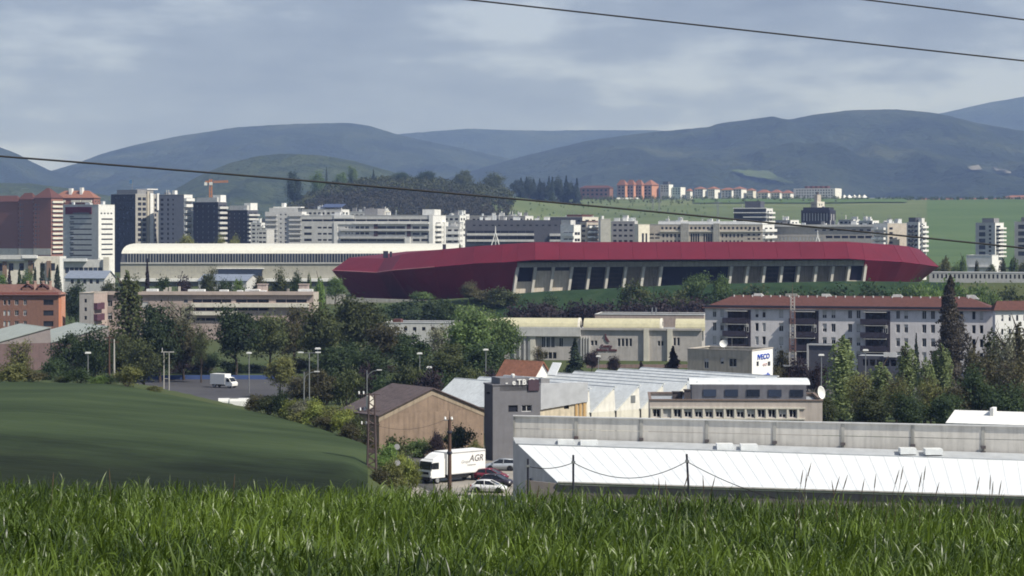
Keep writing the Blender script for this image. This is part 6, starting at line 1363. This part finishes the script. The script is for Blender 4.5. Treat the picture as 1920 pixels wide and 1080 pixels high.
def loft(mb, secs, close=True):
    n = len(secs[0]); vs = [p for s_ in secs for p in s_]; fs = []
    for i in range(len(secs) - 1):
        for k in range(n): fs.append((i * n + k, (i + 1) * n + k, (i + 1) * n + (k + 1) % n, i * n + (k + 1) % n))
    if close: fs += [tuple(range(n)), tuple(range(len(vs) - 1, len(vs) - n - 1, -1))]
    return mb.idx(vs, fs)
def car(label, px, py, d, rz, paint, L_=4.25, Hc=1.47, estate=False):
    x = X(px, d); o = thing('parked_car', label, 'car', (x, d, h(x, d) + .04), rz, 'cars parked by the warehouse')
    hw = .88; st = [(-L_ / 2, .45, .82), (-L_ / 2 + .15, .3, .98), (-1.3, .24, 1.0), (0, .22, .97), (1.0, .24, .94), (1.5, .26, .9), (L_ / 2 - .35, .28, .78), (L_ / 2 - .05, .34, .62), (L_ / 2, .4, .52)]
    secs = []
    for i, (xx, zb, zt) in enumerate(st):
        w = hw * (0.86 if i in (0, len(st) - 1) else (.95 if i in (1, len(st) - 2) else 1.0)); m_ = (zb + zt) / 2
        secs.append([(xx, -w * .9, zb), (xx, w * .9, zb), (xx, w, m_), (xx, w * .93, zt), (xx, w * .6, zt + .03), (xx, -w * .6, zt + .03), (xx, -w * .93, zt), (xx, -w, m_)])
    mb = MB(); loft(mb, secs); body = mb.build('body', paint, o, True)
    rb = -L_ / 2 + (.12 if estate else .3)
    gs = []
    for xx, zt, w in ((rb, .98, .8), (rb + .35, Hc - .1, .7), (-.6, Hc, .68), (.15, Hc - .03, .68), (1.2, .97, .78)):
        gs.append([(xx, -hw * .92, .93), (xx, hw * .92, .93), (xx, w, zt), (xx, -w, zt)])
    mb = MB(); loft(mb, gs); mb.build('glasshouse', cglass, o)
    mb = MB(); loft(mb, [[(rb + .33, -.66, Hc - .09), (rb + .33, .66, Hc - .09), (rb + .33, .6, Hc - .05), (rb + .33, -.6, Hc - .05)], [(-.6, -.69, Hc - .02), (-.6, .69, Hc - .02), (-.6, .62, Hc + .03), (-.6, -.62, Hc + .03)], [(.2, -.69, Hc - .05), (.2, .69, Hc - .05), (.2, .62, Hc), (.2, -.62, Hc)]]); mb.build('roof', paint, o, True)
    for s in (-1, 1):
        for a, b in (((.2, .69 * s, Hc - .04), (1.22, .8 * s, .95)), ((-.45, .69 * s, Hc - .02), (-.4, .84 * s, .95)), ((rb + .38, .69 * s, Hc - .1), (rb + .05, .82 * s, .96))):
            MB().tube(a, b, .045, .05, 6).build('pillar', paint, o)
        MB().box(L_ / 2 - .3, L_ / 2 - .08, s * .62 - .16, s * .62 + .16, .6, .74).build('headlight', lamp_g, o)
        MB().box(-L_ / 2 - .02, -L_ / 2 + .12, s * .68 - .14, s * .68 + .14, .75, .95).build('tail_light', tail_r, o)
        MB().box(.85, 1.0, s * .9 - .06, s * 1.0 + .04, .95, 1.08).build('mirror', paint, o)
        for xx in (-1.28, 1.32):
            wheel(o, xx, s * .8, .32, .2)
            MB().lathe([(.39, -.11), (.39, .11), (.01, .11)], 16).build('wheel_arch', black, o).matrix_local = Matrix.Translation((xx, s * .775, .33)) @ Matrix.Rotation(math.pi / 2 * -s, 4, 'X')
    return o
pw = M('car_white', (.72, .73, .74), rough=.25, var=.03, spec=.6); ps = M('car_silver', (.42, .45, .49), rough=.3, var=.04, metal=.3, spec=.6); pd = M('car_charcoal', (.03, .025, .035), rough=.2, var=.05, spec=.6); prd = M('car_dark_red', (.16, .012, .03), rough=.25, var=.05, spec=.6)
car('white hatchback parked nearest the wheat', 917, 920, 276, math.radians(-12), pw)
car('dark charcoal car parked behind the white hatchback', 931, 905, 282.5, math.radians(-22), pd)
car('dark red car parked beyond the charcoal car', 921, 900, 289, math.radians(-22), prd)
car('silver estate car parked against the grey office', 939, 880, 301, math.radians(174), ps, 4.5, 1.5, True)

# box truck
TR = thing('box_truck', 'white box truck with grey letters parked on the lane', 'truck', (X(846, 288), 288, h(X(846, 288), 288) + .03), math.radians(222))
tw = M('truck_white', (.8, .8, .79), rough=.4, var=.05)
MB().box(-4.6, 1.75, -1.26, 1.26, 1.05, 3.85).build('cargo_box', tw, TR)
for y in (-1.27, 1.27):
    MB().box(-4.62, 1.78, y - .02, y + .02, 3.62, 3.74).build('top_rail', M('rail_grey', (.35, .35, .36)) if 'rail_grey' not in bpy.data.materials else bpy.data.materials['rail_grey'], TR)
    MB().box(-4.62, 1.78, y - .02, y + .02, 1.0, 1.1).build('bottom_rail', bpy.data.materials['rail_grey'], TR)
mb = MB(); prof = [(2.05, .75), (4.25, .75), (4.35, 1.55), (4.28, 1.75), (4.1, 2.75), (3.85, 2.95), (2.95, 3.05), (2.05, 3.05)]
n = len(prof); vs = [(a, -1.2, b) for a, b in prof] + [(a, 1.2, b) for a, b in prof]
mb.idx(vs, [tuple(range(n)), tuple(range(2 * n - 1, n - 1, -1))] + [(i, n + i, n + (i + 1) % n, (i + 1) % n) for i in range(n)]); cab = mb.build('cab', tw, TR)
mb = MB(); mb.slab([(4.36, -1.08, 1.8), (4.36, 1.08, 1.8), (4.16, 1.04, 2.78), (4.16, -1.04, 2.78)], .1); mb.build('windscreen', cglass, cab)
for y in (-1.21, 1.21):
    MB().box(3.05, 4.0, y - .02, y + .02, 1.85, 2.65).build('side_window', cglass, cab)
    MB().box(4.15, 4.35, y * 1.12 - .08, y * 1.12 + .08, 1.9, 2.6).build('mirror', black, cab)
    MB().box(4.28, 4.42, y * .78 - .22, y * .78 + .22, .88, 1.1).build('headlight', lamp_g, cab)
MB().box(4.3, 4.4, -.75, .75, 1.2, 1.5).build('grille', black, cab); MB().box(4.2, 4.45, -1.2, 1.2, .45, .86).build('bumper', M('dark_bumper', (.04, .04, .045)), cab)
mb = MB(); loft(mb, [[(2.1, -1.15, 3.04), (2.1, 1.15, 3.04), (2.1, 1.1, 3.75), (2.1, -1.1, 3.75)], [(2.8, -1.1, 3.04), (2.8, 1.1, 3.04), (2.8, 1.0, 3.6), (2.8, -1.0, 3.6)], [(3.7, -1.0, 2.98), (3.7, 1.0, 2.98), (3.7, .9, 3.05), (3.7, -.9, 3.05)]]); mb.build('wind_deflector', tw, cab)
MB().box(-4.5, 4.1, -.45, .45, .55, .95).build('chassis', black, TR)
for y in (-1.1, 1.1): MB().box(-1.9, 1.6, y - .06, y + .06, .5, .95).build('side_guard', black, TR)
for xx in (3.2, -3.0):
    for y in (-1.0, 1.0): wheel(TR, xx, y, .5, .32)
MB().box(-4.65, -4.55, -1.2, 1.2, .55, .75).build('rear_bumper', black, TR)
gl = M('dark_grey_print', (.12, .11, .11)); gf = M('faint_grey_print', (.45, .45, .45))
for txt, sz, xx, zb_, m_, sh in (('AGR', 1.15, -1.9, 2.45, gl, .25), ('Grupo', .55, -.55, 2.3, gf, .2), ('transportes', .3, -1.6, 1.95, gf, 0)):
    me = text_mesh(txt, sz, .01, m_, 'lettering', .01, 'LEFT', sh); o = bpy.data.objects.new('lettering', me); COL.objects.link(o); o.parent = TR
    o.location = (xx, 1.275, zb_); o.rotation_euler = (math.pi / 2, 0, math.pi)
# box van in the car park
VN = thing('box_van', 'white box van parked on the distant car park', 'van', (X(420, 455), 455, .07), math.radians(-28))
MB().box(-2.6, .9, -1.05, 1.05, .7, 2.75).build('cargo_box', paint_w, VN)
mb = MB(); pr_ = [(.95, .45), (2.6, .45), (2.65, 1.0), (2.3, 1.25), (1.7, 2.05), (.95, 2.15)]; mb.idx([(a, -.98, b) for a, b in pr_] + [(a, .98, b) for a, b in pr_], [tuple(range(6)), tuple(range(11, 5, -1))] + [(i, 6 + i, 6 + (i + 1) % 6, (i + 1) % 6) for i in range(6)]); mb.build('cab', paint_w, VN)
mb = MB(); mb.slab([(2.33, -.85, 1.28), (2.33, .85, 1.28), (1.78, .82, 2.02), (1.78, -.82, 2.02)], .05); mb.build('windscreen', cglass, VN)
for y in (-.99, .99): MB().box(1.2, 1.95, y - .02, y + .02, 1.25, 1.85).build('side_window', cglass, VN)
for xx in (-1.7, 1.9):
    for y in (-.85, .85): wheel(VN, xx, y, .36, .22)
MB().box(-2.6, 2.5, -.4, .4, .4, .7).build('chassis', black, VN)
for k, (px, lab) in enumerate([(432, 'left of two white vans half hidden by the field crest'), (453, 'right of two white vans half hidden by the field crest')]):
    d = 403.5; o = thing('parked_van', lab, 'van', (X(px, d), d, .05), .1, 'vans behind the field crest')
    mb = MB(); mb.xprism([(-.9, .4), (.9, .4), (.9, 1.3), (.75, 1.75), (-.75, 1.75), (-.9, 1.3)], -2.1, 1.4); mb.xprism([(-.9, .4), (.9, .4), (.85, 1.1), (-.85, 1.1)], 1.4, 2.2); mb.build('body', paint_w, o)
    MB().box(1.38, 1.5, -.75, .75, 1.12, 1.65).build('windscreen', cglass, o)
    for xx in (-1.4, 1.5):
        for y in (-.82, .82): wheel(o, xx, y, .33, .2)

# ---------------------------------------------------------------- poles, lamps, masts
def lamp(label, px, top, d, kind='post', base=None):
    x = X(px, d); g = h(x, d); hh = Z(top, d) - g; o = thing('street_lamp', label, 'street lamp', (x, d, g), 0, 'street lamps on the plain')
    MB().tube((0, 0, -.2), (0, 0, hh), .13, .075, 8).build('post', steel, o)
    if kind == 'post': mb = MB(); mb.box(-.5, .5, -.22, .22, hh, hh + .2); mb.box(-.4, .4, -.18, .18, hh + .2, hh + .3); mb.build('lamp_head', paint_w, o)
    elif kind == 'double':
        MB().box(-1.3, 1.3, -.05, .05, hh - .1, hh).build('cross_arm', steel, o)
        for s in (-1, 1): MB().box(s * 1.5 - .45, s * 1.5 + .45, -.2, .2, hh - .06, hh + .12).build('lamp_head', paint_w, o)
    else:
        MB().path([(0, 0, hh - 1.6), (.3, 0, hh - .7), (1.0, 0, hh - .2), (1.9, 0, hh)], .06, 6).build('arm', steel, o); MB().box(1.7, 2.6, -.18, .18, hh - .06, hh + .12).build('lamp_head', palegrey, o)
for q in [('white topped lamp post left of the dark round bush', 165, 663, 400), ('lamp post right of the parked box van', 467, 663, 440), ('double headed lamp post behind the hedge', 580, 661, 395, 'double'), ('tall single lamp post right of the double headed one', 596, 655, 400), ('curved arm lamp rising behind the barn ridge', 688, 694, 400, 'arm'), ('short curved arm lamp behind the hedge left of the double lamp', 570, 697, 385, 'arm'),
          ('lamp post in front of the dark trees above the barn roof', 787, 664, 430), ('lamp post before the light green trees left of the school', 911, 657, 430), ('lamp post before the school left of the lettering', 1122, 669, 480), ('lamp post before the dark blue panelled block', 1540, 667, 400), ('lamp post right of the tall full poplar', 1623, 658, 400), ('thin pole lamp behind the barn', 805, 690, 420)]: lamp(*q)
for px, top, lab in [(205, 628, 'left of the two thin bare poles at the field edge'), (214, 636, 'right paler one of the two thin poles at the field edge')]:
    d = 340; x = X(px, d); g = h(x, d); t_ = thing('wooden_pole', lab, 'pole', (x, d, g), 0, 'two thin poles at the field edge')
    MB().tube((0, 0, -.3), (0, 0, Z(top, d) - g), .17, .11, 8).build('shaft', wood if px == 205 else concrete, t_); MB().box(-.7, .7, -.06, .06, Z(top, d) - g - .5, Z(top, d) - g - .35).build('cross_arm', wood, t_)
d = 440; x = X(312, d); t_ = thing('twin_pole', 'twin legged wooden frame pole at the car park corner', 'pole', (x, d, 0)); zt = Z(660, d)
for s in (-.5, .5): MB().tube((s, 0, -.3), (s, 0, zt), .13, .1, 8).build('leg', concrete, t_)
MB().box(-1.0, 1.5, -.08, .08, zt - .1, zt + .1).build('cross_arm', concrete, t_); MB().box(-.5, .5, -.05, .05, zt * .35, zt * .35 + .12).build('brace', concrete, t_); MB().tube((-.8, 0, zt), (-.8, 0, zt + .8), .06, .05, 6).build('insulator', white, t_)
# lattice pole at the field corner
d = 252; x = X(697, d); g = h(x, d); zt = Z(738, d) - g
t_ = thing('lattice_pole', 'tall tapering lattice power pole at the corner of the crop field', 'pole', (x, d, g))
for k, (sx, sy) in enumerate(((-1, -1), (1, -1), (1, 1), (-1, 1))): MB().tube((sx * .5, sy * .4, -.6), (sx * .3, sy * .25, zt), .11, .09, 5).build('leg', rust, t_)
mb = MB(); nn = 17
for i in range(nn):
    for s in (-1, 1):
        a, b = i / nn, (i + 1) / nn; wa, wb = .5 - .2 * a, .5 - .2 * b; sg = 1 if i % 2 else -1
        mb.tube((-sg * wa, s * wa * .8, a * zt), (sg * wb, s * wb * .8, b * zt), .045, .045, 4); mb.tube((s * wa, -sg * wa * .8, a * zt), (s * wb, sg * wb * .8, b * zt), .045, .045, 4)
mb.build('bracing', rust, t_)
for k, dz in enumerate((.1, 1.9, 3.4)):
    MB().tube((-1.5 + .15 * k, 0, zt - dz), (.9, 0, zt - dz), .05, .05, 5).build('cross_arm', rust, t_)
    for xx in (-1.4 + .15 * k, -.9 + .15 * k): MB().lathe([(.02, 0), (.09, .04), (.05, .1), (.1, .15), (.05, .22), (.1, .27), (.02, .34)], 8, (xx, 0, zt - dz + .03)).build('insulator', paint_w, t_)
MB().box(-.45, .45, -.4, .4, zt - 6.5, zt - 6.1).build('anti_climb_plate', rust, t_)
# slim steel pole right behind it
d = 330; x = X(713, d); g = h(x, d); zt = Z(786, d) - g; t_ = thing('short_pole', 'short rusty tapered pole standing against the barn end wall', 'pole', (x, d - 30, h(x, d - 30))); zt = Z(786, d - 30) - h(x, d - 30)
MB().lathe([(.45, 0), (.3, zt * .45), (.12, zt * .8), (.06, zt), (.0, zt + .02)], 8).build('shaft', rust, t_); MB().box(-.5, .5, -.04, .04, zt - .6, zt - .5).build('cross_arm', rust, t_)
# wooden pole in front of the truck
d = 232; x = X(843, d); g = h(x, d); zt = Z(770, d) - g
t_ = thing('wooden_pole', 'brown wooden power pole standing in front of the truck', 'pole', (x, d, g))
MB().tube((0, 0, -.5), (0, 0, zt - .9), .24, .17, 10).build('shaft', wood, t_); MB().tube((0, 0, zt - 1.3), (0, 0, zt), .07, .02, 6).build('spike', rust, t_)
for z_ in (zt - 2.3, zt - 4.4): MB().lathe([(.22, 0), (.27, .05), (.27, .22), (.22, .28)], 10, (0, 0, z_)).build('iron_band', darkgrey, t_)
MB().box(-.55, .3, -.05, .05, zt - 1.0, zt - .9).build('cross_arm', steel, t_); MB().lathe([(.03, 0), (.14, .05), (.08, .14), (.13, .2), (.02, .3)], 8, (-.45, 0, zt - .9)).build('insulator', paint_w, t_); MB().lathe([(.03, 0), (.14, .05), (.08, .14), (.13, .2), (.02, .3)], 8, (.22, 0, zt - .9)).build('insulator', paint_w, t_)
PT = Vector((x, d, g + zt - .7)); LT = Vector((X(697, 252), 252, h(X(697, 252), 252) + (Z(738, 252) - h(X(697, 252), 252)) - 3.3))
mb = MB(); mb.path([LT.lerp(PT, k / 12) + Vector((0, 0, -.9 * 4 * (k / 12) * (1 - k / 12))) for k in range(13)], .012, 5); tag(mb.build('service_wire', black), 'thin wire strung from the lattice pole to the wooden pole', 'wire')
# lattice mast, red and white
d = 440; x = X(1486, d); zt = Z(556, d); t_ = thing('lattice_mast', 'red and white lattice antenna mast before the white flats', 'mast', (x, d, 0)); n = 7
redp = M('faded_red_paint', (.2, .12, .105)); whp = M('dull_white_paint', (.5, .48, .45))
for k in range(n):
    o = lattice((0, 0, zt * k / n), (0, 0, zt * (k + 1) / n - .02), 1.5 - .9 * k / n, 4, .055).build('mast_section', whp if k % 2 == 0 else redp, t_)
MB().box(-1.8, 1.8, -.9, .9, 5.2, 5.45).build('platform', steel, t_); MB().tube((0, 0, zt), (0, 0, zt + 2.5), .05, .02, 6).build('aerial', redp, t_)
# thin pole behind the school, pylons on the slope
d = 640; x = X(1226, d); t_ = thing('thin_mast', 'hair thin pole behind the school right roof', 'pole', (x, d, 0)); MB().tube((0, 0, 0), (0, 0, Z(520, d)), .12, .06, 6).build('shaft', darkgrey, t_); MB().box(-.5, .5, -.05, .05, Z(540, d), Z(540, d) + .1).build('cross_arm', darkgrey, t_)
for k, (px, top, d) in enumerate([(1224, 372, 2500), (1236, 372, 2500), (1346, 378, 2300)]):
    x = X(px, d); g = h(x, d); t_ = thing('pylon', ['left of the paired thin pylons on the green slope', 'right of the paired thin pylons on the green slope', 'single thin pylon on the green slope left of the dark glazed block'][k], 'pylon', (x, d, g), 0, 'pylons on the slope')
    zt = Z(top, d) - g; lattice((0, 0, -1), (0, 0, zt), 1.4, 9, .16).build('tower', steel, t_)
    for z_ in (zt - 1, zt - 4): MB().box(-4, 4, -.2, .2, z_, z_ + .35).build('cross_arm', steel, t_)
# road signs by the lane (seen from behind)
for px, py, d, lab, r_ in [(744, 838, 262, 'pale round traffic mirror on a post by the lane', .34), (745, 868, 256, 'grey back of a round road sign left of the truck', .33), (766, 862, 268, 'small dark board sign beside the lane left of the truck', .3)]:
    x = X(px, d); g = h(x, d); z_ = Z(py, d) - g; t_ = thing('road_sign', lab, 'sign', (x, d, g), .25)
    MB().tube((0, 0, -.3), (0, 0, max(z_ + .1, .6)), .04, .04, 6).build('post', steel, t_)
    z_ = max(z_, 1.0)
    if r_ == .3: MB().box(-.3, .3, -.05, -.02, z_ - .45, z_ + .45).build('board', slate, t_)
    else:
        o = MB().lathe([(.01, .05), (r_ * .9, .05), (r_, .02), (r_, -.02), (.01, -.02)], 18).build('disc', midgrey, t_); o.location = (0, -.06, z_); o.rotation_euler = (math.radians(80), 0, 0)
# field-edge posts with sagging wire in front of the warehouse roof
FP = []
for k, (px, top, tilt) in enumerate([(990, 860, 0), (1075, 853, 0), (1299, 851, .055)]):
    d = 60; x = X(px, d); g = h(x, d); zt = Z(top, d) - g
    t_ = thing('fence_post', ['leftmost thin fence post before the warehouse corner', 'middle thin fence post before the white warehouse roof', 'leaning fence post right in front of the white warehouse roof'][k], 'post', (x, d, g), 0, 'field posts before the warehouse')
    dx = -tilt * zt; MB().tube((-dx * 0, 0, -.3), (dx * -1 * 0, 0, zt), .035, .03, 7).build('post', darkgrey, t_); t_.rotation_euler = (0, -tilt, 0)
    MB().box(-.05, .05, -.05, .05, zt - .22, zt - .16).build('clamp', steel, t_)
    FP.append(Vector((x - tilt * zt * 1.0, d, g + zt - .2)))
def sagw(a, b, sag, lab):
    mb = MB(); mb.path([a.lerp(b, k / 20) + Vector((0, 0, -sag * 4 * (k / 20) * (1 - k / 20))) for k in range(21)], .011, 5); tag(mb.build('fence_wire', black), lab, 'wire')
sagw(FP[0], FP[1], .1, 'short wire between the two left fence posts'); sagw(FP[1], FP[2], .42, 'long sagging wire between middle and leaning fence posts')
sagw(FP[2], Vector((X(1480, 60), 60, Z(940, 60))), .12, 'wire running down to the wheat from the leaning fence post')
